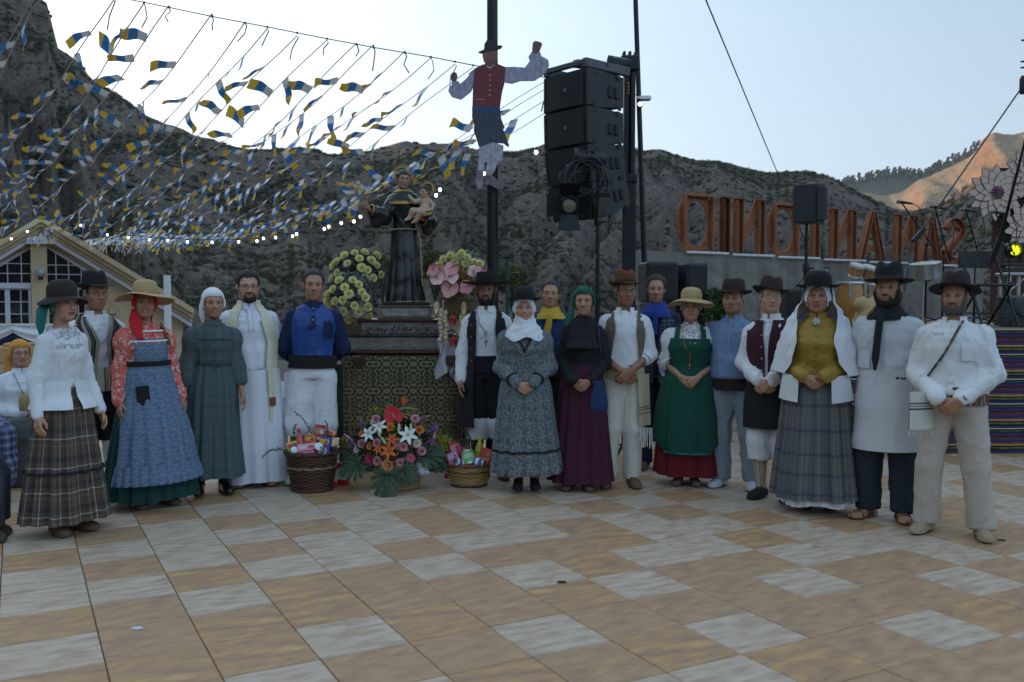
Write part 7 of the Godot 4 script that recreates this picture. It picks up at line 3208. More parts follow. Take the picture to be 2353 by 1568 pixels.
	for q in [[1040, 733, "upper bunch of red chilli peppers beside the garlic"], [1042, 782, "lower bunch of red chilli peppers beside the lace"]]:
		var o := thing("chilli_bunch", q[2], "peppers", at(q[0], q[1], 8.28), .0, "chilli bunches hung at the platform corner")
		for k in 5:
			var mb := mk()
			var a := TAU * k / 5
			mb.tube([V(cos(a) * .008, .03, sin(a) * .008), V(cos(a) * .022, .0, sin(a) * .02), V(cos(a) * .026, -.035, sin(a) * .02), V(cos(a) * .02, -.065, sin(a) * .02)], [.007, .012, .009, .002], 8)
			put("chilli", mb, mat(lin(.4, .012, .012), .25), o)
		var sg := mk()
		sg.tube([V(0, .03, 0), V(-.01, .12, 0)], .005, 5)
		put("stem", sg, mat(lin(.07, .08, .02), .7), o)
	var sg2 := sprays(700, Vector3.ZERO, V(.5, .05, .09), .02, 0, [Color(.03, .06, .02), Color(.06, .08, .03), Color(.1, .06, .025)], .1, .8)
	sg2.add(sprays(160, Vector3.ZERO, V(.52, .05, .1), 0, .006, [Color(.16, .06, .28), Color(.22, .1, .36)], .1, .8))
	var sgo := put("sprigs", sg2, green, null, X3(Basis(), at(925, 765, 8.42)))
	tag(sgo, "row of purple and green sprigs along the silver platform's ledge", "flowers")
	sgo.set_meta("kind", "stuff")

func pack(called: String, label: String, cat: String, p: Vector3, B: Basis, s: Vector3, cols: Array) -> void:
	var o := thing(called, label, cat, p, .0, "groceries in the hampers")
	o.transform = X3(B, p)
	var mb := mk()
	mb.box(Vector3.ZERO, s, .004)
	put("carton", mb, mat(cols[0], .4), o)
	var f := mk()
	f.box(V(0, s.y * .16, s.z / 2), V(s.x * .84, s.y * .34, .002), .0)
	put("printed_panel", f, mat(cols[1], .4), o)
	var g := mk()
	g.box(V(0, -s.y * .26, s.z / 2), V(s.x * .9, s.y * .16, .002), .0)
	g.ball(V(s.x * .18, s.y * .12, s.z / 2 + .001), V(s.x * .18, s.y * .13, .001), 4, 12)
	put("printed_stripe", g, mat(cols[2], .4), o)

func bottle(label: String, p: Vector3, B: Basis, c: Color, capc: Color, labc: Color, h := .26, r := .036) -> void:
	var o := thing("bottle", label, "bottle", p, .0, "groceries in the hampers")
	o.transform = X3(B, p)
	var mb := mk()
	mb.lathe([U(0, 0), U(r * .9, .002), U(r, .015), U(r, h * .3), U(r * .93, h * .36), U(r, h * .44), U(r, h * .6), U(r * .75, h * .75), U(r * .36, h * .87), U(r * .34, h * .92)], 18)
	put("body", mb, mat(c, .12), o)
	var cp := mk()
	cp.lathe([U(r * .42, h * .9), U(r * .42, h), U(0, h)], 14)
	put("cap", cp, mat(capc, .4), o)
	var lb := mk()
	lb.lathe([U(r * 1.015, h * .1), U(r * 1.015, h * .3)], 18)
	put("label_band", lb, mat(labc, .5), o)

func can(label: String, p: Vector3, B: Basis, c: Color, c2: Color, r := .034, h := .09) -> void:
	var o := thing("tin_can", label, "tin", p, .0, "groceries in the hampers")
	o.transform = X3(B, p)
	var mb := mk()
	mb.lathe([U(0, -h / 2), U(r, -h / 2), U(r, h / 2), U(r * .95, h / 2 + .002), U(r * .92, h / 2 - .003), U(0, h / 2 - .003)], 18)
	put("body", mb, M.silver, o)
	var lb := mk()
	lb.lathe([U(r * 1.01, -h * .42), U(r * 1.01, h * .42)], 18)
	put("paper_label", lb, mat(c, .5), o)
	var l2 := mk()
	l2.lathe([U(r * 1.02, -h * .1), U(r * 1.02, h * .2)], 18)
	put("label_stripe", l2, mat(c2, .5), o)

func baskets() -> void:
	rng.seed = 63
	var green := mat(Color.WHITE, .8, .0, true)
	var brown := mat(lin(.085, .035, .017), .5, .0, true)
	var pale := mat(lin(.38, .25, .12), .6, .0, true)
	var g := ground(717, 1126)
	var hp := thing("tall_hamper", "tall dark brown wicker hamper full of groceries before the blue shirted man", "basket", g)
	wicker(hp, [U(.155, .01), U(.175, .1), U(.195, .2), U(.212, .31)], 22, U(1, .9), brown, .0085, 22)
	braid(hp, "rim", .215, .325, U(1, .9), brown, .014, 26)
	braid(hp, "pale_band", .199, .205, U(1, .9), pale, .007, 14)
	braid(hp, "foot_band", .16, .014, U(1, .9), brown, .012, 22)
	var y := .34
	var B := func(x: float, yy: float, z: float) -> Basis: return Basis.from_euler(V(x, yy, z))
	var red := lin(.5, .02, .03)
	var yel := lin(.62, .42, .03)
	var blu := lin(.03, .09, .36)
	var wht := lin(.62, .62, .62)
	var pnk := lin(.62, .25, .32)
	bottle("pink soft drink bottle with a red cap, tallest thing in the tall hamper", g + V(-.075, .24, .05), B.call(-.12, 0, .1), lin(.5, .11, .09), red, lin(.5, .04, .04), .28, .038)
	pack("food_carton", "pink and white carton lying at the front of the tall hamper", "carton", g + V(-.005, y + .03, .14), B.call(-.5, .2, .12), V(.16, .09, .03), [pnk, lin(.6, .45, .5), lin(.5, .04, .1)])
	pack("food_carton", "blue and yellow carton at the right of the tall hamper", "carton", g + V(.13, y + .06, .09), B.call(-.3, -.3, -.1), V(.1, .12, .04), [blu, yel, lin(.5, .05, .04)])
	pack("food_carton", "yellow carton with a red panel left of the pink bottle", "carton", g + V(-.14, y + .03, .09), B.call(-.3, .5, .2), V(.09, .1, .035), [yel, red, blu])
	pack("food_carton", "red carton standing at the back of the tall hamper", "carton", g + V(.06, y + .13, -.03), B.call(-.1, .2, -.15), V(.09, .15, .04), [red, lin(.4, .25, .15), wht])
	pack("food_carton", "orange and red carton behind the pink one in the tall hamper", "carton", g + V(.0, y + .085, .04), B.call(-.2, -.1, .05), V(.1, .09, .03), [lin(.55, .09, .05), yel, red])
	pack("food_bag", "small orange snack bag at the right rim of the tall hamper", "bag", g + V(.155, y + .14, -.02), B.call(-.5, -.2, -.4), V(.11, .05, .03), [lin(.6, .13, .03), wht, red])
	can("red lidded tin at the front of the tall hamper", g + V(.09, y + .04, .15), B.call(1.0, .3, 0), red, lin(.4, .02, .05), .036, .06)
	can("white and blue tin at the front rim of the tall hamper", g + V(.13, y + .015, .16), B.call(1.2, -.5, 0), blu, wht, .03, .07)
	can("blue tin at the left rim of the tall hamper", g + V(-.115, y + .01, .15), B.call(1.0, .4, 0), blu, wht, .03, .07)
	var fern := mk()
	for q in [[V(-.14, .33, .1), V(-.3, .41, .14), V(-.37, .3, .16)], [V(.03, .35, -.02), V(-.01, .56, .0), V(-.12, .66, .05)], [V(.12, .35, .0), V(.15, .5, 0), V(.12, .58, 0)], [V(.17, .34, 0), V(.27, .43, .05), V(.31, .41, .07)], [V(-.12, .34, 0), V(-.17, .48, 0), V(-.13, .55, 0)], [V(.19, .34, .1), V(.23, .38, .14), V(.25, .29, .18)]]:
		fern.add(frond(q, .05))
	var fo := put("fern_fronds", fern, green, null, X3(Basis(), g))
	tag(fo, "feathery green sprigs sticking out of the tall hamper", "fern")
	var h := ground(1078, 1116)
	var rp := thing("round_hamper", "low round pale wicker hamper of groceries beside the flat hatted man", "basket", h)
	wicker(rp, [U(.135, .01), U(.165, .06), U(.19, .13), U(.198, .185)], 15, U(1, .85), mat(lin(.4, .25, .095), .5, .0, true), .0075, 22)
	braid(rp, "rim", .203, .195, U(1, .85), mat(lin(.2, .08, .03), .5, .0, true), .012, 26)
	braid(rp, "dark_band", .193, .135, U(1, .85), brown, .006, 14)
	braid(rp, "foot_band", .14, .014, U(1, .85), brown, .01, 22)
	y = .21
	bottle("yellow cooking oil bottle standing in the round hamper", h + V(.075, .15, .0), B.call(-.1, 0, -.08), lin(.4, .3, .03), lin(.6, .4, .02), lin(.35, .45, .1), .27, .04)
	can("big pale green jar leaning in the middle of the round hamper", h + V(.0, y + .045, .11), B.call(-.5, 0, .25), lin(.16, .42, .16), lin(.4, .55, .3), .055, .12)
	can("white tin lying at the front left of the round hamper", h + V(-.075, y + .015, .15), B.call(.3, .5, 1.2), wht, blu, .033, .09)
	can("blue and white tin lying at the front right of the round hamper", h + V(.085, y + .02, .15), B.call(.2, -.4, 1.4), blu, wht, .034, .1)
	pack("food_bag", "red snack bag at the right of the round hamper", "bag", h + V(.15, y + .055, .04), B.call(-.3, -.4, -.2), V(.1, .12, .04), [lin(.52, .03, .02), red, lin(.4, .2, .1)])
	pack("food_bag", "crimson bag standing at the left of the round hamper", "bag", h + V(-.12, y + .1, .02), B.call(-.15, .4, .25), V(.1, .15, .045), [lin(.48, .02, .08), pnk, red])
	pack("food_carton", "pink and lilac carton at the left rim of the round hamper", "carton", h + V(-.135, y + .045, .1), B.call(-.3, .4, .3), V(.1, .1, .04), [lin(.5, .16, .28), lin(.4, .3, .5), lin(.5, .03, .12)])
	pack("food_carton", "magenta carton behind the green jar in the round hamper", "carton", h + V(-.05, y + .085, .01), B.call(-.2, -.2, .1), V(.1, .1, .03), [lin(.42, .03, .2), red, yel])
	var f2 := mk()
	for q in [[V(.0, .22, .0), V(-.04, .42, .02), V(-.2, .46, .04)], [V(.0, .22, .0), V(.0, .38, .04), V(-.12, .4, .06)], [V(.02, .22, .0), V(.04, .4, .02), V(-.02, .48, .04)], [V(-.05, .22, .0), V(-.12, .36, .0), V(-.21, .34, .04)]]:
		f2.add(frond(q, .06))
	tag(put("fern_fronds", f2, green, null, X3(Basis(), h)), "feathery green fronds sticking out of the round hamper", "fern")
	var c := ground(918, 1122)
	var D := -c.z
	var fb := thing("flower_basket", "low honey coloured wicker basket under the big mixed bouquet", "basket", c)
	var honey := mat(lin(.42, .24, .11), .55, .0, true)
	wicker(fb, [U(.15, .01), U(.175, .06), U(.2, .15)], 13, U(1, .8), honey, .0065, 24)
	braid(fb, "foot_band", .153, .014, U(1, .8), honey, .008, 22)
	for k in 2:
		var L := []
		for i in 19:
			var t := PI * i / 18.0
			L.append(V(-cos(t) * .21, .15 + sin(t) * .46, -.06 + k * .03 + .012 * cos(t * 12 + k * PI)))
		var hm := mk()
		hm.tube(L, .009, 6)
		put("handle", hm, honey, fb)
	var bq := thing("bouquet", "big mixed bouquet of lilies, roses, carnations and gerberas in the honey basket", "flowers", c + V(0, .3, 0))
	var w := func(x: float, yy: float, bulge: float) -> Vector3:
		var p := at(606.6 + x * .2344, 882.4 + yy * .2344, D)
		var u := (606.6 + x * .2344 - 903.0) / 95.0
		return at(606.6 + x * .2344, 882.4 + yy * .2344, D - bulge * sqrt(maxf(.0, 1.0 - u * u))) - bq.position
	put("greenery", sprays(1500, V(-.05, .06, .0), V(.36, .26, .2), .035, 0, [Color(.02, .05, .018), Color(.035, .075, .025), Color(.015, .03, .012)], .0, .7), green, bq).set_meta("kind", "stuff")
	put("goldenrod", sprays(420, V(-.03, .1, .0), V(.36, .26, .16), 0, .006, [Color(.35, .28, .02), Color(.22, .24, .03)], .22, .3), green, bq).set_meta("kind", "stuff")
	put("white_florets", sprays(230, V(-.05, .02, .05), V(.33, .2, .19), 0, .0045, [Color(.6, .62, .6)], .1, .3), green, bq).set_meta("kind", "stuff")
	for q in [[1735, 560], [1770, 600], [1700, 545], [1745, 640], [1800, 560], [800, 570], [1090, 270], [1240, 265], [1400, 280], [1450, 280]]:
		var p: Vector3 = w.call(q[0], q[1], .08)
		put("goldenrod_spray", sprays(70, p, V(.05, .05, .04), 0, .006, [Color(.38, .3, .02), Color(.2, .22, .03)], .0, .9), green, bq).set_meta("kind", "stuff")
	var pinkc := flower_mat(lin(.72, .34, .4))
	for q in [[1100, 347], [1480, 342], [958, 585], [1108, 580], [1308, 575], [1365, 618], [1545, 660], [1110, 755], [1335, 775], [1670, 618]]:
		var p: Vector3 = w.call(q[0], q[1], .24)
		put("pink_carnation", bloom_mesh("carnation"), pinkc, bq, facing(V(p.x, p.y * .6 + .03, .35), rng.randf() * TAU, .038, p))
	var orange := flower_mat(lin(.72, .27, .06))
	var peach := flower_mat(lin(.78, .38, .14))
	for q in [[1240, 425, .042, 0], [1522, 450, .042, 0], [1040, 610, .036, 0], [1215, 795, .06, 1], [965, 490, .036, 0]]:
		var p: Vector3 = w.call(q[0], q[1], .25)
		put("rose", bloom_mesh("rose"), peach if q[3] == 1 else orange, bq, facing(V(p.x, p.y * .5, .35), rng.randf() * TAU, q[2], p))
	var disc := mat(lin(.06, .02, .025), .8)
	for q in [[1035, 740, .05, lin(.45, .01, .1)], [1435, 728, .046, lin(.62, .1, .2)], [1500, 583, .046, lin(.7, .48, .45)], [905, 648, .036, lin(.7, .5, .5)]]:
		var p: Vector3 = w.call(q[0], q[1], .25)
		var go := put("gerbera", bloom_mesh("gerbera"), flower_mat(q[3]), bq, facing(V(p.x * .7, p.y * .4, .35), 0, q[2], p))
		var dm := mk()
		dm.ball(V(0, 0, .1), V(.26, .26, .12), 5, 12)
		put("flower_centre", dm, disc, go)
	var st := mat(lin(.3, .13, .04), .7)
	for q in [[1410, 510, .105, lin(.72, .73, .7), .2], [1030, 495, .09, lin(.72, .73, .7), .9], [1135, 420, .085, lin(.68, .7, .66), .4], [1225, 660, .095, lin(.66, .13, .015), .0], [1255, 545, .07, lin(.6, .12, .02), .5], [1120, 640, .06, lin(.6, .12, .02), .9]]:
		var p: Vector3 = w.call(q[0], q[1], .26)
		var lo := put("lily", bloom_mesh("lily"), flower_mat(q[3]), bq, facing(V(p.x * .7 - .02, p.y * .6 + .12, .4), q[4], q[2] * .85, p))
		var sm := mk()
		for k in 6:
			var a := TAU * k / 6 + .3
			sm.tube([Vector3.ZERO, V(cos(a) * .12, sin(a) * .12, .45)], .012, 4)
			sm.ball(V(cos(a) * .12, sin(a) * .12, .46), V(.05, .02, .02), 4, 5)
		put("stamens", sm, st, lo).set_meta("kind", "stuff")
	var budm := flower_mat(lin(.5, .58, .36))
	for q in [[1125, 480, .3], [1322, 435, -.1], [1440, 435, .05], [1175, 560, .6], [1062, 400, .3]]:
		put("lily_bud", bloom_mesh("bud"), budm, bq, X3(Basis(Vector3.BACK, q[2]) * Basis.from_scale(Vector3.ONE * .05), w.call(q[0], q[1], .25)))
	var ra := put("red_anthurium", bloom_mesh("anthurium"), flower_mat(lin(.5, .012, .02)), bq, facing(V(.05, .3, .6), .4, .095, w.call(1280, 355, .2)))
	var sp := mk()
	sp.tube([V(0, 0, .04), V(.02, .3, .3), V(0, .6, .4)], [.06, .06, .03], 6)
	put("spadix", sp, mat(lin(.55, .3, .15), .6), ra)
	var purp := flower_mat(lin(.16, .06, .2))
	for q in [[955, 430, -.1, .055], [1625, 465, -.9, .07], [1600, 575, -1.2, .055], [885, 612, 1.2, .05], [1555, 360, -.6, .04]]:
		put("purple_calla", bloom_mesh("calla"), purp, bq, X3(Basis(Vector3.BACK, q[2]) * Basis.from_scale(Vector3.ONE * q[3]), w.call(q[0], q[1], .18)))
	var tw := mk()
	for q in [[[790, 500], [860, 540], [900, 610]], [[1690, 440], [1665, 520], [1640, 600]]]:
		for k in 9:
			var t := k / 8.0
			var a: Vector3 = w.call(q[0][0], q[0][1], .12)
			var b: Vector3 = w.call(q[1][0], q[1][1], .16)
			var d: Vector3 = w.call(q[2][0], q[2][1], .2)
			var p := a.lerp(b, t).lerp(b.lerp(d, t), t)
			tw.col = Color(.5, .22, .36) * rng.randf_range(.7, 1.3)
			tw.ball(p, Vector3.ONE * rng.randf_range(.009, .016), 4, 6)
	put("pink_spikes", tw, green, bq).set_meta("kind", "stuff")
	var mons := mat(lin(.014, .05, .018), .5)
	for q in [[920, 790, .17, 2.1, .35], [1205, 890, .2, 3.1, .3], [1370, 840, .15, -2.3, .3], [1580, 700, .17, -1.4, .25], [1680, 760, .14, -1.7, .1], [870, 720, .12, 1.4, .2], [1290, 960, .0, 0, 0]]:
		if q[2] > 0:
			put("monstera_leaf", bloom_mesh("monstera"), mons, bq, facing(V(0, .45, .8), q[3], q[2], w.call(q[0], q[1], q[4])))
	var bo := mk()
	var a0: Vector3 = w.call(1300, 262, .1)
	bo.tube([w.call(1270, 320, .14), a0, w.call(1390, 240, .12), w.call(1525, 255, .12)], [.008, .012, .016, .003], 6)
	put("bird_of_paradise_sheath", bo, mat(lin(.14, .16, .1), .6), bq)
	var bp := mk()
	for k in 6:
		var q: Vector3 = w.call(1345 + k * 14, 125 + absf(k - 1.5) * 10, .12)
		bp.tube([w.call(1370, 210, .12), (w.call(1365, 180, .12) + q) / 2, q], [.009, .011, .002], 5)
	put("bird_of_paradise_petals", bp, mat(lin(.55, .08, .015), .5), bq)
	var rb := mk()
	for q in [[[1150, 300], [1290, 280], [1440, 310]], [[1440, 310], [1530, 350], [1560, 440]], [[1560, 345], [1600, 320], [1625, 310]], [[980, 430], [1010, 370], [1050, 350]]]:
		rb.tube([w.call(q[0][0], q[0][1], .16), w.call(q[1][0], q[1][1], .17), w.call(q[2][0], q[2][1], .16)], .008, 5, true, 1.0, .4)
	put("woven_palm_strips", rb, mat(lin(.42, .25, .14), .7), bq)
	var cel := mk()
	for k in 12:
		var p := V(.16 + rng.randf() * .1, .14 + rng.randf() * .08, .1 + rng.randf() * .05)
		cel.ball(p, V(.035, .03, .02) * rng.randf_range(.6, 1.2), 4, 5)
	cel.tube([V(-.22, .0, .16), V(-.1, .03, .14)], .012, 5)
	var ce := put("clear_wrap", cel, mat(lin(.5, .52, .55), .12), fb)
	ce.set_meta("kind", "stuff")
	var ml := [[765, 1118, "left one of two red and white milk cartons behind the tall hamper", .2], [790, 1114, "right one of two red and white milk cartons behind the tall hamper", -.2], [1032, 1098, "red and white milk carton between bouquet and round hamper", .1], [1062, 1097, "red and white milk carton just left of the round hamper", -.1]]
	for q in ml:
		var p := ground(q[0], q[1])
		var o := thing("milk_carton", q[2], "carton", p, q[3], "milk cartons on the paving")
		var mb := mk()
		mb.box(V(0, .09, 0), V(.078, .18, .078), .003)
		put("carton", mb, mat(lin(.5, .48, .47), .4), o)
		for yy in [[.17, .045], [.025, .05]]:
			var rd := mk()
			rd.box(V(0, yy[0], 0), V(.08, yy[1], .08), .002)
			put("red_print", rd, mat(lin(.45, .02, .025), .4), o)
		var cp := mk()
		cp.lathe([U(.014, .19), U(.014, .208), U(0, .208)], 10)
		put("cap", cp, mat(lin(.4, .02, .03), .4), o)

func frond(q: Array, s: float) -> MB:
	var mb := mk()
	var L := []
	for i in 13:
		var t := i / 12.0
		L.append((q[0] as Vector3).lerp(q[1], t).lerp((q[1] as Vector3).lerp(q[2], t), t))
	mb.col = Color(.05, .08, .03)
	mb.tube(L, .0025, 4)
	for i in range(3, 13):
		for k in 6:
			var d: Vector3 = (V(rng.randfn(), rng.randfn(), rng.randfn()) + (L[i] - L[i - 1]).normalized() * .9).normalized()
			var w := d.cross(V(rng.randfn(), rng.randfn(), rng.randfn())).normalized() * .004
			mb.col = Color(.035, .075, .03) * rng.randf_range(.6, 1.6)
			var e: Vector3 = L[i] + d * s * rng.randf_range(.4, .9) * (1.2 - i / 16.0)
			mb.quad(L[i] - w, L[i] + w, e + w * .3, e - w * .3, Vector3.BACK)
	return mb

# ---------------------------------------------------------------- the people, one by one
const FAIR := Color(.5, .275, .185)
const TAN := Color(.42, .215, .132)
const DARK := Color(.32, .155, .092)
const INK := Color(.012, .009, .008)

func dye(r: float, g: float, b: float) -> StandardMaterial3D:
	var k := 1.2 if maxf(r, maxf(g, b)) < .5 else 1.0
	return cloth(Color(r * k, g * k, b * k))

func wimple(P: Dictionary, m: Material, th := .012, chin := true) -> void:
	shell(P, "headscarf", m, func(q: Vector3) -> float:
		var e := pow(q.x / .062, 2) + pow((q.y + .022) / (.082 if chin else .095), 2)
		if q.z > .0 and e < 1.0: return .0
		if not chin and q.y < -.07 and q.z > -.02: return .0
		return minf(th, .003 + (e - 1.0) * .05) if q.z > .0 else th, .004, 9.0)

func headcloth(P: Dictionary, m: Material, th := .014, front := .062) -> void:
	shell(P, "headscarf", m, func(q: Vector3) -> float:
		var line := lerpf(-.09, front, smoothstep(-.03, .06, q.z))
		return minf(th, (q.y - line) * .6 + .004) if q.y > line else .0, .004, 9.0)

func tail(P: Dictionary, called: String, m: Material, pts: Array, w: Array) -> void:
	var mb := mk()
	mb.tube(pts, w, 12, true, 1.0, .4)
	crumple(mb, .006, 0, V(9, 4, 9))
	put(called, mb, m, P.root)

func open_front(g: Array) -> Array:
	var A := []
	for x in g:
		A.append([x, TAU - x])
	return A

func vest(P: Dictionary, m: Material, y0: float, gaps: Array, off := .02) -> void:
	var ys := []
	for i in gaps.size():
		ys.append(lerpf(y0, 1.415, pow(float(i) / (gaps.size() - 1), .8)))
	drape(P, "vest", m, trows(P, ys, off, open_front(gaps)), {"rows": 26, "cols": 80, "us": 1.1, "vs": 1.44 - y0, "fold": .004, "ease": false})

func brooch(P: Dictionary, p: Vector3) -> void:
	var mb := mk()
	for k in 6:
		mb.ball(p + V(cos(k * 1.047), sin(k * 1.047), 0) * .018, V(.011, .011, .007), 5, 8)
	mb.ball(p, V(.012, .012, .012), 5, 8)
	put("brooch", mb, M.silver, P.root)

func earrings(P: Dictionary, m: Material) -> void:
	for s: float in [-1.0, 1.0]:
		var mb := mk()
		mb.ball(V(.08 * s, -.042, .0), V(.007, .013, .007), 5, 8)
		put("earring", mb, m, P.root, P.hx)

func fringe(P: Dictionary, m: Material, x0: float, x1: float, y: float, z: float, l: float) -> void:
	var mb := mk()
	for k in 9:
		var x := lerpf(x0, x1, k / 8.0)
		mb.tube([V(x, y, z), V(x + rng.randf_range(-.006, .006), y - l * .5, z + .004), V(x + rng.randf_range(-.01, .01), y - l * rng.randf_range(.85, 1.0), z)], .0035, 5)
	put("fringe", mb, m, P.root).set_meta("kind", "stuff")

func people_left() -> void:
	rng.seed = 201
	var suede := mat(lin(.14, .085, .05), .9)
	var brn := mat(lin(.075, .045, .032), .9)
	var P := person("woman in brown cloche hat, white lace blouse and long brown plaid skirt", 150, 1222, 660, {"fem": true, "yaw": 32, "look": 4, "skin": FAIR, "lips": Color(.3, .05, .06), "lash": 1.0, "fat": .08, "girth": .86, "bust": .015, "feet": [.07, .09], "browc": Color(.06, .04, .03), "smile": .3})
	top(P, "blouse", M.white, {"y0": 1.0, "puff": .0, "r": [.06, .052, .042], "scoop": .1})
	drape(P, "peplum", M.white, trows(P, [1.06, .98], .042, [[.0, TAU - .12], [.03, TAU - .18]]) + [[.87, .225, .205, .205, .06, TAU - .24]], {"rows": 10, "pleats": 9.0, "amp": .025, "fold": .004})
	var lace := patterned(sprigs(64, lin(.62, .63, .67), [lin(.22, .2, .2)], 90, 4, 1.0, 1.6), 11.0)
	drape(P, "lace_yoke", lace, trows(P, [1.42, 1.36, 1.28], .013, [[-1.1, 1.1], [-.85, .85], [-.75, .75]]), {"rows": 8, "cols": 40})
	buttons(P, M.pearl, [1.25, 1.17, 1.09, 1.01], .0, .014)
	var pl := plaid(64, [[0, 64, lin(.075, .052, .038)], [6, 12, lin(.15, .11, .08)], [28, 3, lin(.5, .54, .54)], [44, 9, lin(.045, .036, .034)], [58, 3, lin(.36, .22, .13)]], [[0, 64, lin(.085, .06, .044)], [10, 12, lin(.03, .026, .028)], [34, 3, lin(.5, .54, .54)], [48, 4, lin(.18, .12, .075)]])
	var ps := patterned(pl, 7.5, .95, false)
	skirt(P, "skirt", ps, 1.02, .1, .3, {"pleats": 15.0, "amp": .07, "amp0": .08})
	drape(P, "zigzag_trim", M.bc, [[.452, .262, .222, .216], [.434, .266, .226, .22]], {"rows": 2, "cols": 150, "pleats": 15.0, "amp": .07, "amp0": .75})
	headcloth(P, dye(.008, .12, .115))
	tail(P, "scarf_tail", dye(.008, .12, .115), [V(-.05, 1.62, -.07), V(-.1, 1.54, -.07), V(-.125, 1.45, -.06), V(-.12, 1.37, -.055)], [.045, .055, .05, .02])
	earrings(P, M.gold)
	hat(P, cloth(Color(.03, .02, .018)), BOWLER, {"brim": .065, "curl": -.03, "dip": .012, "lift": -.012, "h": 1.05, "y": .035, "size": 1.04, "pitch": -6, "band": cloth(Color(.02, .014, .013)), "bandh": .02})
	shoes(P, suede, {"shaft": .13, "wid": 1.05, "z": .02})
	P = person("man in black fedora, glasses and black and white striped vest", 222, 1176, 640, {"depth": 7.25, "yaw": 18, "look": 6, "nod": 3, "skin": TAN, "lid": 1.0, "stubble": .25, "fat": .05, "jaw": .005})
	var vs := cloth(Color.WHITE)
	vs.albedo_texture = tex(stripes(64, [[0, 64, lin(.018, .012, .013)], [0, 12, lin(.26, .25, .21)], [18, 3, lin(.1, .14, .12)], [26, 10, lin(.035, .02, .02)], [40, 12, lin(.3, .29, .25)], [56, 3, lin(.1, .13, .11)]]))
	vs.uv1_scale = Vector3.ONE * 6.5
	top(P, "shirt", M.white, {"vneck": .13})
	collar(P, M.white, {"gap": .45})
	vs.uv1_triplanar = false
	vest(P, vs, .86, [.32, .26, .18, .12, .3, .8], .032)
	var sb := patterned(stripes(64, [[0, 64, lin(.5, .46, .36)], [4, 5, lin(.1, .07, .05)], [12, 4, lin(.3, .22, .13)], [30, 5, lin(.1, .07, .05)], [40, 3, lin(.3, .22, .13)]]), 7.0)
	sash(P, "sash", sb, 1.03, .85)
	trousers(P, M.bc, {"y0": .47, "r": [.105, .09, .08], "called": "breeches"})
	trousers(P, M.white, {"y0": .29, "y1": .7, "off": -.05, "r": [.06, .07, .068], "called": "under_breeches"})
	stockings(P, dye(.015, .011, .01))
	strip(P, "sash_end", M.offwhite, [[.15, .9], [.17, .6]], .06, .07)
	fringe(P, M.offwhite, .14, .2, .6, .18, .16)
	beads(P, dye(.08, .06, .05), [[.08, 1.42], [.03, 1.25], [-.12, 1.12]], .03, .004, false)
	hair(P, INK)
	glasses(P, Color(.03, .012, .01))
	hat(P, M.bc, FEDORA, {"brim": .066, "curl": .03, "dip": .02, "dent": .022, "pinch": .2, "band": M.bc, "size": 1.02, "pitch": -8})
	shoes(P, suede, {"shaft": .1})
	P = person("smiling woman in straw hat with red scarf, coral blouse and blue apron", 348, 1160, 662, {"fem": true, "yaw": 20, "look": -16, "tilt": -4, "skin": TAN, "smile": 1.0, "bust": .02, "belly": .02, "girth": .94, "fat": .06})
	var cor := patterned(sprigs(128, lin(.62, .14, .11), [lin(.7, .4, .36), lin(.72, .55, .52), lin(.46, .05, .045)], 170, 8, 1.4, 3.2), 3.6)
	top(P, "blouse", cor, {"puff": .008, "r": [.07, .066, .048]})
	drape(P, "ruffle", cor, trows(P, [1.4, 1.33, 1.27], .02), {"rows": 8, "cols": 120, "pleats": 24.0, "amp": .03, "fold": .004})
	for y in [1.375, 1.3]:
		drape(P, "lace_trim", M.white, trows(P, [y, y - .012], .034, [[-1.2, 1.2], [-1.2, 1.2]]), {"rows": 2, "cols": 60, "pleats": 24.0, "amp": .02})
	skirt(P, "skirt", patterned(plaid(64, [[0, 64, lin(.005, .05, .042)], [0, 6, lin(.004, .02, .02)], [32, 6, lin(.006, .025, .022)], [18, 2, lin(.02, .1, .08)]], [[0, 64, lin(.005, .055, .045)], [0, 6, lin(.003, .02, .02)], [32, 6, lin(.005, .022, .02)]]), 18.0, .95, false), 1.1, .08, .36, {"pleats": 18.0})
	var blu := sprigs(64, lin(.1, .165, .26), [lin(.2, .27, .36), lin(.05, .08, .15), lin(.26, .24, .28)], 110, 9, 1.0, 1.8)
	var ba := patterned(blu, 9.0)
	drape(P, "apron_bib", ba, trows(P, [1.31, 1.22, 1.12], .03, [[-.75, .75], [-.8, .8], [-.9, .9]]), {"rows": 10, "cols": 40, "fold": .004})
	drape(P, "apron", ba, [trow(P, 1.12, .03) + [-1.35, 1.3], [.9, .225, .205, .2, -1.25, 1.2], [.6, .315, .29, .2, -1.1, 1.1], [.36, .365, .335, .2, -1.05, 1.05]], {"rows": 18, "cols": 110, "pleats": 18.0, "amp": .04, "ease": false, "fold": .003})
	drape(P, "apron_frill", ba, [[.37, .37, .34, .2, -1.06, 1.06], [.22, .4, .37, .2, -1.08, 1.08]], {"rows": 6, "cols": 120, "pleats": 38.0, "amp": .025, "amp0": .4})
	sash(P, "waistband", M.bc, 1.14, 1.1, .046)
	var pk := strip(P, "black_pouch", M.bc, [[-.11, .96], [-.1, .79]], .085, .1, {"end": 1.1})
	strip(P, "shoulder_strap", patterned(sprigs(32, lin(.3, .2, .02), [lin(.02, .02, .02)], 20, 3), 14.0), [[.1, 1.43], [.16, 1.25]], .028, .04)
	wimple(P, dye(.45, .012, .018), .01, false)
	tail(P, "scarf_tail", dye(.45, .012, .018), [V(-.07, 1.54, .0), V(-.095, 1.46, .04), V(-.1, 1.38, .1), V(-.085, 1.31, .145)], [.03, .045, .045, .02])
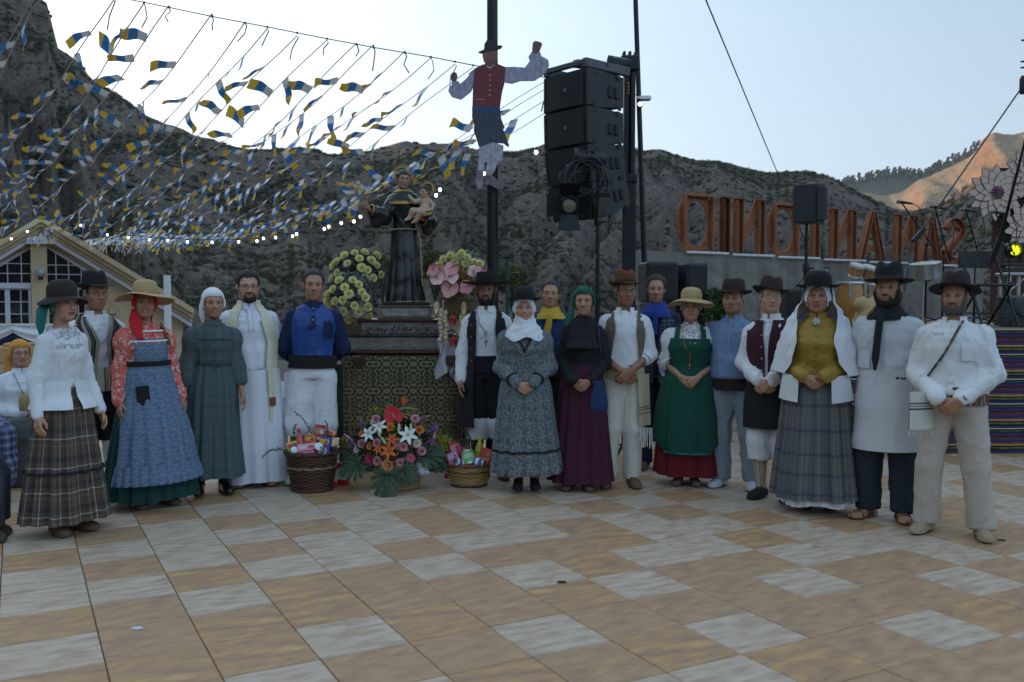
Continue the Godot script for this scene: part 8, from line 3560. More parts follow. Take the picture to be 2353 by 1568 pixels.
	hat(P, straw(), BOWLER, {"brim": .125, "curl": -.015, "dip": .01, "lift": -.02, "wave": .012, "h": 1.0, "band": dye(.42, .01, .02), "bandh": .022, "size": 1.05, "pitch": -10})
	shoes(P, suede, {"shaft": .12, "z": .03})
	P = person("smiling woman in white headscarf and long grey green pleated dress", 487, 1136, 666, {"fem": true, "yaw": 5, "look": 3, "tilt": 3, "skin": TAN, "smile": 1.0, "bust": .02, "girth": .95, "lash": 1.0})
	var gg := plaid(32, [[0, 32, lin(.075, .105, .11)], [0, 3, lin(.035, .05, .055)], [16, 2, lin(.11, .15, .155)]], [[0, 32, lin(.065, .095, .1)], [8, 3, lin(.03, .045, .05)]])
	top(P, "bodice", patterned(gg, 14.0), {"slv": 1.5, "puff": .01, "r": [.07, .07, .062], "y0": 1.02})
	for i in 2:
		var cf := mk()
		var c: Vector3 = P.el[i].lerp(P.wr[i], .5)
		cf.tube([c, c + (P.wr[i] - P.el[i]).normalized() * .045], [.052, .046], 16)
		put("cuff", cf, patterned(gg, 14.0), P.root)
	skirt(P, "skirt", patterned(gg, 14.0, .95, false), 1.09, .16, .255, {"pleats": 14.0, "amp": .075})
	sash(P, "belt", dye(.03, .045, .05), 1.1, 1.065, .02)
	drape(P, "yoke_seam", dye(.025, .035, .04), trows(P, [1.3, 1.288], .02, [[-1.0, 1.0], [-1.0, 1.0]]), {"rows": 2, "cols": 30})
	collar(P, patterned(gg, 14.0), {"gap": .05})
	beads(P, mat(lin(.09, .05, .04), .5), [[-.07, 1.42], [-.045, 1.26], [.0, 1.16], [.008, 1.06]], .024, .0045)
	headcloth(P, M.white, .016, .055)
	tail(P, "scarf_tail", M.white, [V(-.04, 1.64, -.08), V(-.075, 1.57, -.075), V(-.08, 1.5, -.06), V(-.06, 1.42, -.07)], [.05, .05, .045, .03])
	earrings(P, M.silver)
	stockings(P, M.bc)
	shoes(P, mat(lin(.01, .01, .011), .25), {"shaft": .09, "heel": .02, "lift": .018, "laces": false})
	P = person("bearded priest with glasses in white alb and cream stole", 585, 1112, 626, {"yaw": 2, "look": 6, "nod": 4, "skin": FAIR, "girth": 1.12, "belly": .05, "fat": .16, "stubble": .35, "pose": "back", "wide": 1.04, "smile": .5})
	var alb := dye(.7, .7, .76)
	top(P, "alb", alb, {"r": [.07, .066, .06], "y0": .9})
	skirt(P, "alb_skirt", alb, .93, .045, .26, {"pleats": 9.0, "amp": .07, "off": .016})
	sash(P, "cincture", dye(.62, .6, .63), .94, .92, .03)
	collar(P, alb, {"gap": .05, "h": .045})
	var cream := patterned(cloud(64, .12, 14, [[0, lin(.6, .56, .4)], [1, lin(.7, .67, .52)]]), 5.0)
	drape(P, "stole", cream, trows(P, [1.3, 1.38, 1.42, 1.45, 1.48], .026, [[.55, TAU - .55], [.5, TAU - .5], [.5, TAU - .5], [.6, TAU - .6], [.7, TAU - .7]]), {"rows": 12, "cols": 50, "fold": .003})
	strip(P, "stole_end", cream, [[-.13, 1.34], [-.16, 1.12], [-.15, .9]], .1, .03)
	strip(P, "stole_end", cream, [[.13, 1.34], [.175, 1.15], [.16, .98], [.15, .76]], .09, .03)
	strip(P, "stole_end", cream, [[.15, .94], [.155, .53]], .055, .05)
	strip(P, "embroidered_cross", mat(lin(.2, .06, .01), .8), [[.152, .71], [.154, .64]], .05, .056)
	strip(P, "button_placket", dye(.66, .66, .72), [[.0, 1.42], [.01, 1.24]], .035, .02)
	hair(P, Color(.012, .008, .007), .016, .068)
	beard(P, INK, .01, .033)
	glasses(P, Color(.008, .008, .008))
	shoes(P, mat(lin(.3, .14, .055), .8), {"len": 1.05, "wid": 1.1, "laces": false, "z": .02})
	P = person("man in bright blue shirt, black sash and white knee breeches", 716, 1108, 622, {"yaw": 0, "look": 2, "nod": 3, "skin": TAN, "pose": "back", "hairc": Color(.03, .026, .024), "stubble": .15, "jaw": .006, "feet": [.14, .1]})
	var bl := dye(.008, .045, .2)
	bl.roughness = .55
	top(P, "shirt", bl, {"slv": .0, "y0": 1.0, "off": .014})
	var navy := dye(.006, .014, .055)
	top(P, "sleeves", navy, {"y0": 1.25, "y1": 1.3, "off": -.03, "r": [.076, .07, .05]})
	strip(P, "placket", navy, [[.0, 1.45], [.0, 1.25]], .03, .02)
	strip(P, "placket_foot", navy, [[.0, 1.27], [.0, 1.235]], .09, .021)
	strip(P, "breast_pocket", navy, [[.12, 1.3], [.12, 1.16]], .075, .019)
	collar(P, navy, {"gap": .2})
	buttons(P, M.pearl, [1.4, 1.31], .0, .024)
	sash(P, "sash", M.bc, 1.03, .925, .03)
	trousers(P, M.white, {"y0": .38, "y1": .98, "off": .01, "r": [.105, .1, .088], "called": "breeches", "fold": .006})
	strip(P, "hanging_sash_end", M.bc, [[.19, .95], [.205, .36]], .09, -.02)
	stockings(P, DARK_STOCK())
	hair(P, Color(.03, .026, .024), .012, .078)
	shoes(P, dye(.5, .46, .4), {"laces": false})

func DARK_STOCK() -> Material:
	return dye(.3, .17, .12)

func stockings(P: Dictionary, m: Material) -> void:
	var ft: Array = P.get("feet", [.1, .1])
	for i in 2:
		var s := -1.0 if i == 0 else 1.0
		var mb := mk()
		mb.tube([V(.095 * s, .5, .012), V(lerpf(.095, ft[i], .4) * s, .34, -.012), V(ft[i] * s, .1, -.032), V(ft[i] * s, .05, -.03)], [.058, .06, .04, .042], 16)
		put("stocking", mb, m, P.root)

func people_middle() -> void:
	rng.seed = 202
	var suede := mat(lin(.14, .08, .045), .9)
	var P := person("bearded man in flat wide black hat and long black vest over white shirt", 1120, 1098, 636, {"yaw": -3, "skin": DARK, "stubble": .3, "look": -2, "feet": [.08, .13], "girth": .9, "out": -.03})
	top(P, "shirt", M.white, {"r": [.064, .056, .046], "vneck": .03})
	collar(P, M.white, {"gap": .2})
	vest(P, M.bc, .98, [.62, .56, .5, .45, .5, .8], .026)
	drape(P, "vest_skirt", M.bc, [trow(P, 1.0, .027) + [.6, TAU - .6], [.75, .225, .17, .18, .5, TAU - .5], [.45, .255, .2, .2, .4, TAU - .4]], {"rows": 12, "cols": 70, "fold": .005})
	sash(P, "sash", dye(.006, .006, .008), 1.04, .9, .014)
	trousers(P, M.bc, {"y0": .47, "r": [.105, .09, .08], "called": "breeches"})
	trousers(P, M.white, {"y0": .33, "y1": .7, "off": -.05, "r": [.06, .09, .085], "called": "under_breeches"})
	stockings(P, M.bc)
	beads(P, mat(lin(.02, .015, .012), .4), [[-.08, 1.42], [-.05, 1.3], [.0, 1.24], [.0, 1.16]], .022, .0042)
	buttons(P, M.gold, [1.3, 1.2, 1.1, 1.0], -.125, .03, .005)
	hair(P, INK, .006)
	beard(P, INK, .006)
	hat(P, M.bc, FLATTOP, {"brim": .125, "curl": .012, "dip": .0, "bandh": .03, "band": dye(.004, .004, .005), "pitch": -3})
	shoes(P, suede, {"shaft": .1})
	P = person("smiling woman in black bowler over white wimple and grey print dress", 1210, 1128, 678, {"fem": true, "pose": "clasp", "hy": .905, "skin": FAIR, "smile": 1.0, "girth": 1.1, "bust": .025, "fat": .12, "feet": [.07, .07], "over": 0})
	var im := sprigs(128, lin(.15, .175, .185), [lin(.045, .055, .06), lin(.25, .28, .29), lin(.06, .07, .075)], 600, 5, 1.0, 1.9)
	var gp := patterned(im, 4.5)
	top(P, "bodice", gp, {"puff": .008, "r": [.072, .068, .05], "y0": 1.0})
	skirt(P, "skirt", patterned(im, 4.5, .95, false), 1.06, .17, .31, {"pleats": 13.0, "amp": .075})
	sash(P, "waistband", gp, 1.07, 1.0, .022)
	drape(P, "black_trim", M.bc, [[.378, .289, .248, .243], [.36, .293, .252, .247]], {"rows": 2, "cols": 150, "pleats": 13.0, "amp": .075, "amp0": .9})
	for s: float in [-1.0, 1.0]:
		strip(P, "collar_trim", M.bc, [[.085 * s, 1.38], [.0, 1.235]], .012, .04)
		strip(P, "collar_frill", gp, [[.12 * s, 1.37], [.012 * s, 1.19]], .04, .032)
	for i in 2:
		var cf := mk()
		var o: Vector3 = (P.wr[i] - P.el[i]).normalized()
		cf.tube([P.wr[i] - o * .075, P.wr[i] - o * .06], [.062, .06], 16)
		put("cuff_trim", cf, M.bc, P.root)
	wimple(P, M.white, .013)
	drape(P, "wimple_fall", M.white, [[1.535, .08, .085, .1], [1.46, .094, .11, .11], [1.41, .135, .14, .13], [1.365, .17, .16, .145], [1.325, .18, .178, .15]], {"rows": 14, "cols": 80, "fold": .009, "fsc": V(7, 11, 7), "hemwave": .02})
	hat(P, M.bc, BOWLER, {"brim": .056, "curl": .022, "band": M.bc, "size": 1.06, "y": .062, "pitch": -6})
	stockings(P, DARK_STOCK())
	shoes(P, M.bc, {"shaft": .1, "heel": .03, "lift": .028, "laces": false, "splay": 4.0})
	P = person("man with closed eyes and yellow neckerchief standing behind the row", 1264, 1075, 648, {"depth": 8.5, "skin": TAN, "lid": .9, "fat": .1, "hairc": Color(.03, .025, .022), "tilt": -3, "nod": -3})
	top(P, "shirt", dye(.01, .025, .09), {})
	trousers(P, M.bc, {})
	var yk := dye(.55, .36, .04)
	drape(P, "neckerchief", yk, [[1.48, .072, .07, .08], [1.435, .092, .098, .098], [1.395, .125, .122, .115], [1.37, .14, .13, .125]], {"rows": 9, "cols": 50, "fold": .007})
	tail(P, "knot", yk, [V(0, 1.43, .13), V(.0, 1.39, .16), V(-.02, 1.3, .15), V(-.03, 1.22, .15)], [.016, .026, .035, .035])
	hair(P, Color(.03, .025, .022), .01, .08)
	shoes(P, suede, {})
	P = person("smiling woman in green headscarf, black ruffled blouse and burgundy skirt", 1333, 1122, 662, {"fem": true, "pose": "clasp", "hy": .885, "skin": TAN, "smile": 1.0, "bust": .02, "girth": .88, "feet": [.09, .06], "tilt": 2, "lash": 1.0, "yaw": -3})
	top(P, "blouse", M.bc, {"r": [.06, .056, .046], "y0": 1.02})
	drape(P, "ruffled_yoke", M.bc, trows(P, [1.45, 1.38, 1.28], .022, [[-1.2, 1.2], [-1.0, 1.0], [-.8, .8]]) + [[1.2, .2, .185, .15, -.75, .75]], {"rows": 12, "cols": 90, "pleats": 22.0, "amp": .03})
	collar(P, M.bc, {"gap": .05, "h": .045})
	skirt(P, "skirt", dye(.05, .007, .022), 1.05, .07, .275, {"pleats": 13.0, "amp": .075})
	sash(P, "waistband", dye(.045, .008, .024), 1.06, .93, .016)
	headcloth(P, patterned(sprigs(64, lin(.008, .07, .04), [lin(.015, .13, .07), lin(.004, .03, .02)], 120, 6), 8.0), .017, .055)
	tail(P, "scarf_tail", dye(.008, .075, .04), [V(-.06, 1.65, -.05), V(-.1, 1.56, -.03), V(-.11, 1.46, .0), V(-.14, 1.38, .02)], [.05, .05, .055, .03])
	earrings(P, M.silver)
	strip(P, "bag_strap", dye(.008, .025, .08), [[.12, 1.43], [.15, 1.2], [.17, 1.0]], .014, .035)
	shoes(P, suede, {"z": .03})
	var bg := mk()
	bg.lathe([U(.0, -.11), U(.062, -.105), U(.07, -.06), U(.058, .03), U(.035, .1), U(.05, .13), U(.0, .12)], 20, Transform3D(), 1, 1, U(1, .6))
	crumple(bg, .008, 0, V(12, 4, 12))
	tag(put("drawstring_bag", bg, dye(.008, .028, .085), null, X3(Basis(), at(1377, 915, 7.3))), "dark blue drawstring bag hanging at the burgundy skirt", "bag")
	P = person("man in rust brown fedora, glasses and taupe vest, wrists crossed", 1430, 1115, 637, {"pose": "clasp", "hy": .9, "skin": DARK, "stubble": .3, "look": 12, "yaw": 4, "feet": [.13, .08], "reach": 1.0, "jaw": .006, "girth": .92})
	top(P, "shirt", M.white, {"slv": 1.25, "vneck": .14, "y0": .98, "r": [.066, .062, .056]})
	collar(P, M.white, {"gap": .5})
	for i in 2:
		var cf := mk()
		cf.tube([P.el[i].lerp(P.wr[i], .1), P.el[i].lerp(P.wr[i], .32)], [.066, .06], 16)
		crumple(cf, .005)
		put("rolled_cuff", cf, M.white, P.root)
	var tw := patterned(cloud(64, .3, 15, [[0, lin(.1, .075, .06)], [1, lin(.2, .16, .13)]]), 8.0)
	vest(P, tw, .98, [.75, .72, .62, .5, .55, .9], .024)
	trousers(P, M.offwhite, {"r": [.1, .082, .078], "fold": .008})
	var sc := patterned(stripes(64, [[0, 64, lin(.48, .41, .27)], [48, 2, lin(.25, .12, .1)]], true), 4.0)
	sash(P, "sash", sc, .97, .86, .02)
	var sm := cloth(Color(.48, .41, .27))
	strip(P, "sash_end", sm, [[.15, .92], [.17, .5]], .1, .05)
	for y: float in [.66, .64, .61]:
		strip(P, "sash_stripe", dye(.2, .1, .09), [[.162, y], [.1625, y - .01]], .102, .0515)
	fringe(P, M.offwhite, .125, .215, .5, .165, .17)
	hair(P, Color(.03, .026, .025), .008)
	glasses(P, Color(.01, .01, .01))
	hat(P, cloth(Color(.12, .035, .014)), FEDORA, {"brim": .045, "curl": .025, "dip": .012, "dent": .025, "pinch": .22, "band": dye(.03, .02, .018), "size": 1.0, "pitch": -8})
	shoes(P, mat(lin(.17, .085, .045), .8), {"z": .03})
	P = person("man with blue neckerchief and checked vest standing behind the row", 1508, 1072, 636, {"depth": 8.6, "skin": TAN, "stubble": .4, "jaw": .004, "wide": .96})
	var ck := patterned(plaid(32, [[0, 32, lin(.02, .025, .04)], [0, 3, lin(.2, .22, .25)], [16, 3, lin(.2, .22, .25)]], [[0, 32, lin(.02, .025, .04)], [0, 3, lin(.2, .22, .25)], [16, 3, lin(.2, .22, .25)]]), 14.0)
	top(P, "shirt", dye(.008, .012, .035), {})
	vest(P, ck, .78, [.12, .12, .1, .15, .25, .5])
	trousers(P, dye(.007, .01, .03), {})
	drape(P, "neckerchief", dye(.012, .035, .2), [[1.475, .075, .075, .08], [1.43, .1, .1, .1], [1.385, .14, .13, .125], [1.345, .155, .14, .135]], {"rows": 10, "cols": 50, "fold": .009})
	tail(P, "knot", dye(.012, .035, .2), [V(0, 1.41, .14), V(.0, 1.36, .155), V(-.01, 1.26, .15), V(-.01, 1.2, .15)], [.016, .024, .03, .028])
	hair(P, Color(.025, .018, .014), .018, .078)
	shoes(P, suede, {})

func people_right() -> void:
	rng.seed = 203
	var suede := mat(lin(.2, .13, .08), .9)
	var P := person("woman in yellow straw hat, green pinafore and dark red skirt", 1577, 1112, 676, {"fem": true, "pose": "clasp", "hy": .925, "skin": FAIR, "girth": 1.16, "bust": .035, "belly": .02, "fat": .14, "feet": [.07, .07], "smile": .4})
	top(P, "blouse", M.white, {"slv": 1.0, "puff": .02, "r": [.075, .07, .066], "y0": 1.1})
	var em := patterned(sprigs(64, lin(.62, .6, .6), [lin(.25, .1, .1), lin(.2, .22, .25)], 40, 10), 8.0)
	for i in 2:
		var cf := mk()
		var a: Vector3 = P.el[i]
		var o: Vector3 = (P.wr[i] - a).normalized()
		cf.tube([a + V(0, .05, 0), a + V(0, .015, 0), a + o * .02], [.072, .068, .07], 18, false)
		put("embroidered_cuff", cf, em, P.root)
		var rf := mk()
		rf.tube([a + o * .015, a + o * .06, a + o * .1], [.07, .085, .1], 24, false)
		crumple(rf, .01, 0, V(14, 3, 14))
		put("sleeve_ruffle", rf, M.white, P.root)
	collar(P, em, {"gap": .3})
	drape(P, "blouse_yoke", em, trows(P, [1.42, 1.36, 1.29], .014, [[-.9, .9], [-.7, .7], [-.6, .6]]), {"rows": 8, "cols": 30})
	var gr := dye(.004, .055, .036)
	drape(P, "pinafore", gr, trows(P, [1.31, 1.24, 1.14, 1.06, 1.0], .022), {"rows": 16, "cols": 80, "fold": .003})
	for s: float in [-1.0, 1.0]:
		strip(P, "pinafore_strap", gr, [[.105 * s, 1.43], [.12 * s, 1.29]], .045, .026)
	skirt(P, "skirt", dye(.11, .004, .008), 1.0, .1, .29, {"pleats": 11.0, "amp": .07})
	drape(P, "apron_skirt", gr, [trow(P, 1.06, .022) + [-1.75, 1.75], [.9, .25, .24, .2, -1.75, 1.75], [.6, .295, .275, .22, -1.6, 1.6], [.42, .304, .285, .23, -1.35, 1.35], [.32, .3, .282, .23, -.75, .75]], {"rows": 22, "cols": 110, "pleats": 11.0, "amp": .045, "fold": .004})
	drape(P, "crochet_edge", dye(.01, .13, .11), [[.326, .302, .285, .23, -.78, .78], [.308, .304, .287, .23, -.72, .72]], {"rows": 2, "cols": 90, "pleats": 60.0, "amp": .012, "amp0": 1.0})
	beads(P, M.gold, [[-.075, 1.42], [-.05, 1.25], [.0, 1.18], [.0, 1.08]], .03, .0048)
	wimple(P, patterned(sprigs(64, lin(.45, .4, .4), [lin(.3, .05, .08), lin(.5, .2, .25)], 60, 12), 9.0), .006, false)
	hat(P, straw(), BOWLER, {"brim": .115, "curl": -.02, "lift": -.022, "dip": .01, "wave": .01, "h": .95, "size": 1.05, "pitch": -7, "band": straw(), "bandh": .02})
	stockings(P, DARK_STOCK())
	shoes(P, suede, {"shaft": .11, "splay": 8.0})
	P = person("heavy man in brown hat, light blue shirt and grey trousers", 1690, 1120, 656, {"yaw": -16, "look": 2, "skin": TAN, "girth": 1.17, "belly": .06, "fat": .18, "wide": 1.04, "stubble": .15, "pose": "back", "feet": [.13, .14]})
	top(P, "shirt", dye(.15, .21, .34), {"y0": .88, "r": [.07, .066, .054]})
	collar(P, dye(.15, .21, .34), {"gap": .3})
	buttons(P, M.pearl, [1.3, 1.24], .0, .016, .005)
	strip(P, "placket", dye(.14, .2, .33), [[0, 1.43], [0, 1.18]], .035, .014)
	sash(P, "sash", dye(.022, .015, .014), .93, .83, .02)
	trousers(P, dye(.2, .24, .28), {"r": [.108, .088, .088], "fold": .009, "y1": .88})
	hair(P, Color(.05, .045, .042), .006)
	hat(P, cloth(Color(.03, .018, .015)), FEDORA, {"brim": .055, "curl": .02, "dip": .015, "dent": .01, "h": .95, "band": dye(.02, .013, .011), "size": 1.06, "pitch": -8})
	shoes(P, dye(.5, .5, .52), {"laces": false, "wid": 1.08})
	P = person("man in brown fedora, rimless glasses and maroon vest, hands crossed", 1775, 1146, 652, {"yaw": -14, "look": 26, "nod": -4, "tilt": -5, "pose": "clasp", "hy": .905, "skin": FAIR, "girth": 1.05, "belly": .02, "fat": .1, "hairc": Color(.1, .09, .085), "reach": .6})
	top(P, "shirt", M.white, {"r": [.07, .07, .05], "fold": .009})
	collar(P, M.white, {"gap": .12, "h": .045})
	vest(P, dye(.035, .006, .013), .86, [.06, .06, .06, .08, .14, .3], .024)
	buttons(P, M.silver, [1.3, 1.21, 1.12, 1.03, .95], -.035, .032, .006)
	drape(P, "black_breeches", M.bc, [trow(P, .92, .022), [.75, .22, .165, .17], [.57, .225, .17, .17]], {"rows": 12, "cols": 60, "fold": .004})
	trousers(P, M.white, {"y0": .31, "y1": .75, "off": -.04, "r": [.09, .092, .09], "called": "under_breeches"})
	var kn := patterned(stripes(32, [[0, 32, lin(.5, .43, .32)], [0, 4, lin(.3, .25, .18)], [16, 4, lin(.32, .27, .2)]]), 16.0)
	stockings(P, kn)
	hair(P, Color(.1, .09, .085), .006)
	glasses(P, Color(.12, .12, .12))
	hat(P, cloth(Color(.032, .018, .013)), FEDORA, {"brim": .05, "curl": .028, "dip": .012, "dent": .024, "pinch": .2, "band": dye(.025, .014, .011), "size": 1.03, "roll": -5, "pitch": -8})
	shoes(P, mat(lin(.02, .014, .013), .9), {"wid": 1.1})
	P = person("woman in black bowler over long white veil, mustard blouse and tartan skirt", 1872, 1174, 646, {"fem": true, "yaw": -3, "pose": "clasp", "hy": .965, "skin": TAN, "girth": 1.16, "bust": .035, "belly": .015, "fat": .16, "lips": Color(.3, .06, .06), "lash": 1.0, "brow": .8, "feet": [.06, .1], "over": 0})
	var ms := dye(.27, .165, .018)
	ms.roughness = .6
	top(P, "blouse", ms, {"r": [.07, .066, .05], "y0": .97, "off": .012})
	collar(P, ms, {"gap": .05, "h": .05})
	drape(P, "blouse_peplum", ms, [trow(P, 1.0, .016) + [.35, TAU - .35], [.9, .25, .2, .2, .5, TAU - .5]], {"rows": 6, "cols": 70})
	buttons(P, mat(lin(.2, .12, .015), .4), [1.3, 1.23, 1.16, 1.09, 1.02], .0, .018, .008)
	brooch(P, V(0, 1.405, .125))
	var tt := plaid(64, [[0, 64, lin(.11, .115, .125)], [0, 8, lin(.04, .055, .1)], [20, 4, lin(.32, .24, .11)], [34, 10, lin(.19, .19, .18)], [50, 4, lin(.24, .09, .07)]], [[0, 64, lin(.1, .11, .115)], [6, 8, lin(.03, .04, .07)], [26, 2, lin(.2, .16, .08)], [44, 10, lin(.12, .125, .12)]])
	skirt(P, "skirt", patterned(tt, 8.5, .9, false), 1.0, .12, .315, {"pleats": 13.0, "amp": .085})
	drape(P, "lace_petticoat", M.white, [[.2, .25, .21, .21], [.07, .265, .225, .22]], {"rows": 4, "cols": 150, "pleats": 30.0, "amp": .03, "hemwave": .012})
	wimple(P, M.white, .01, false)
	drape(P, "veil", M.white, [[1.66, .1, .03, .11, 1.25, TAU - 1.25], [1.56, .115, .05, .12, 1.15, TAU - 1.15], [1.47, .17, .09, .14, .95, TAU - .95], [1.4, .215, .125, .165, .7, TAU - .7], [1.28, .265, .185, .185, .5, TAU - .5], [1.14, .305, .205, .2, .55, TAU - .55], [1.03, .33, .215, .21, .72, TAU - .72]], {"rows": 34, "cols": 110, "pleats": 9.0, "amp": .035, "fold": .007, "hemwave": .012})
	for s: float in [-1.0, 1.0]:
		strip(P, "veil_end", M.white, [[.17 * s, 1.02], [.19 * s, .83]], .12, .085, {"end": 1.25})
	hat(P, M.bc, BOWLER, {"brim": .062, "curl": .014, "band": M.bc, "size": 1.1, "y": .065, "pitch": -4})
	shoes(P, M.bc, {"shaft": .1, "heel": .035, "lift": .032, "laces": false})
	P = person("black bearded man in black hat, black neckerchief and long white tunic", 2038, 1192, 626, {"yaw": -8, "look": -3, "nod": -2, "skin": TAN, "girth": 1.12, "belly": .03, "fat": .1, "wide": 1.03, "pose": "back", "feet": [.13, .1]})
	var tu := dye(.6, .6, .62)
	top(P, "tunic", tu, {"y0": .9, "r": [.072, .068, .056], "vneck": .08, "off": .016})
	drape(P, "tunic_skirt", tu, [trow(P, .98, .018), [.75, .215, .18, .185], [.49, .232, .195, .2]], {"rows": 14, "cols": 80, "pleats": 5.0, "amp": .02, "fold": .004})
	strip(P, "pocket", dye(.62, .62, .64), [[-.14, 1.17], [-.14, 1.05]], .09, .024)
	trousers(P, dye(.016, .025, .036), {"r": [.105, .088, .088], "fold": .008})
	var bk := dye(.006, .009, .012)
	drape(P, "neckerchief", bk, [[1.475, .075, .072, .082], [1.44, .094, .096, .1], [1.405, .13, .118, .125], [1.38, .142, .124, .132]], {"rows": 9, "cols": 50, "fold": .006})
	tail(P, "neckerchief_ends", bk, [V(-.01, 1.42, .135), V(-.03, 1.37, .17), V(-.04, 1.25, .185), V(-.05, 1.12, .195), V(-.055, 1.04, .2)], [.025, .035, .028, .032, .015])
	hair(P, INK, .005)
	beard(P, INK, .014)
	hat(P, M.bc, FEDORA, {"brim": .068, "curl": .012, "dip": .008, "dent": .03, "pinch": .12, "h": 1.12, "band": dye(.025, .022, .02), "size": 1.04, "pitch": -5})
	var ft: Array = P.feet
	for i in 2:
		var s := -1.0 if i == 0 else 1.0
		var X := X3(Basis(Vector3.UP, .35 * s - .1), V(ft[i] * s, 0, .0))
		var sm := shoe_mesh(.95, .98, .75)
		for k in 5:
			sm.ball(V((-.032 + k * .016) * -s, .022, .15 - k * .008), V(.009, .012, .017), 5, 8)
		sm.col = TAN
		for k in sm.c.size():
			sm.c[k] = TAN
		var fo := put("foot", sm, M.skin, P.root, X)
		var sd := mk()
		sd.add(shoe_mesh(1.1, 1.06, .0))
		for z: float in [.0, .035, .1]:
			var L := []
			for k in 9:
				var t := PI * k / 8
				L.append(V(cos(t) * .043, .012 + sin(t) * (.085 - z * .35) * .8, z))
			sd.tube(L, .012, 6, true, 1.0, .4)
		put("sandal", sd, mat(lin(.09, .045, .02), .7), fo)
	P = person("grey bearded man in brown hat, white shirt and beige trousers, hands clasped", 2186, 1228, 642, {"yaw": -6, "look": -4, "pose": "clasp", "hy": .875, "skin": TAN, "girth": 1.14, "belly": .025, "stubble": .45, "hairc": Color(.07, .06, .055), "browc": INK, "fat": .05, "feet": [.16, .18], "over": 1})
	top(P, "shirt", dye(.74, .74, .75), {"vneck": .15, "r": [.074, .07, .05], "fold": .009, "y0": .94, "off": .014})
	collar(P, dye(.74, .74, .75), {"gap": .55})
	strip(P, "breast_pocket", dye(.75, .75, .76), [[.11, 1.29], [.11, 1.17]], .1, .021)
	trousers(P, dye(.42, .36, .31), {"r": [.1, .085, .088], "fold": .009, "y1": .98})
	var sx := patterned(stripes(64, [[0, 64, lin(.11, .045, .022)], [24, 3, lin(.5, .45, .35)], [30, 4, lin(.03, .02, .02)], [37, 3, lin(.5, .45, .35)], [43, 3, lin(.06, .03, .02)], [49, 2, lin(.4, .35, .28)]]), 3.4)
	sash(P, "sash", sx, 1.0, .88, .02)
	strip(P, "cord_strap", patterned(sprigs(32, lin(.28, .25, .22), [lin(.05, .04, .04)], 30, 2), 16.0), [[.06, 1.43], [-.03, 1.23], [-.15, 1.05], [-.2, .98]], .016, .028)
	hair(P, Color(.05, .045, .04), .005)
	beard(P, Color(.09, .08, .075), .005)
	hat(P, cloth(Color(.026, .016, .014)), FEDORA, {"brim": .07, "curl": -.004, "dip": -.02, "lift": -.02, "dent": .02, "pinch": .25, "h": .95, "band": dye(.02, .012, .01), "size": 1.03, "pitch": -12})
	shoes(P, mat(lin(.36, .27, .17), .85), {"shaft": .1, "splay": 18.0, "len": 1.05})
	var wb := mk()
	var G := PackedVector3Array()
	for k in 2:
		for i in 9:
			for j in 13:
				var u := j / 12.0
				var v := i / 8.0
				G.append(V(-.1 + .2 * u, .0 - .26 * v, (1 - 2 * k) * .03 * sin(PI * clampf(u * .9 + .05, 0, 1)) * (.3 + .7 * v)))
	wb.grid(G.slice(0, 117), 9, 13, false, 1, 1, 0)
	wb.grid(G.slice(117, 234), 9, 13, false, 1, 1, 0)
	var bgm := cloth(Color.WHITE)
	bgm.uv1_triplanar = false
	bgm.uv1_scale = Vector3.ONE
	bgm.albedo_texture = tex(stripes(128, [[0, 128, lin(.6, .58, .52)], [36, 5, lin(.1, .09, .09)], [46, 3, lin(.14, .12, .11)], [54, 6, lin(.08, .08, .08)], [124, 2, lin(.1, .1, .1)]], true))
	var bo := thing("woven_bag", "white woven shoulder bag with dark stripes beside beige trousers", "bag", at(2118, 900, 6.1), .35)
	put("pouch", wb, bgm, bo)
	fringe({"root": bo}, M.offwhite, -.1, .1, -.255, .0, .045)

func seated(label: String, p: Vector3, P: Dictionary) -> Dictionary:
	P.place = p
	P.group = "people seated at the left edge"
	return person(label, 0, 0, 0, P)

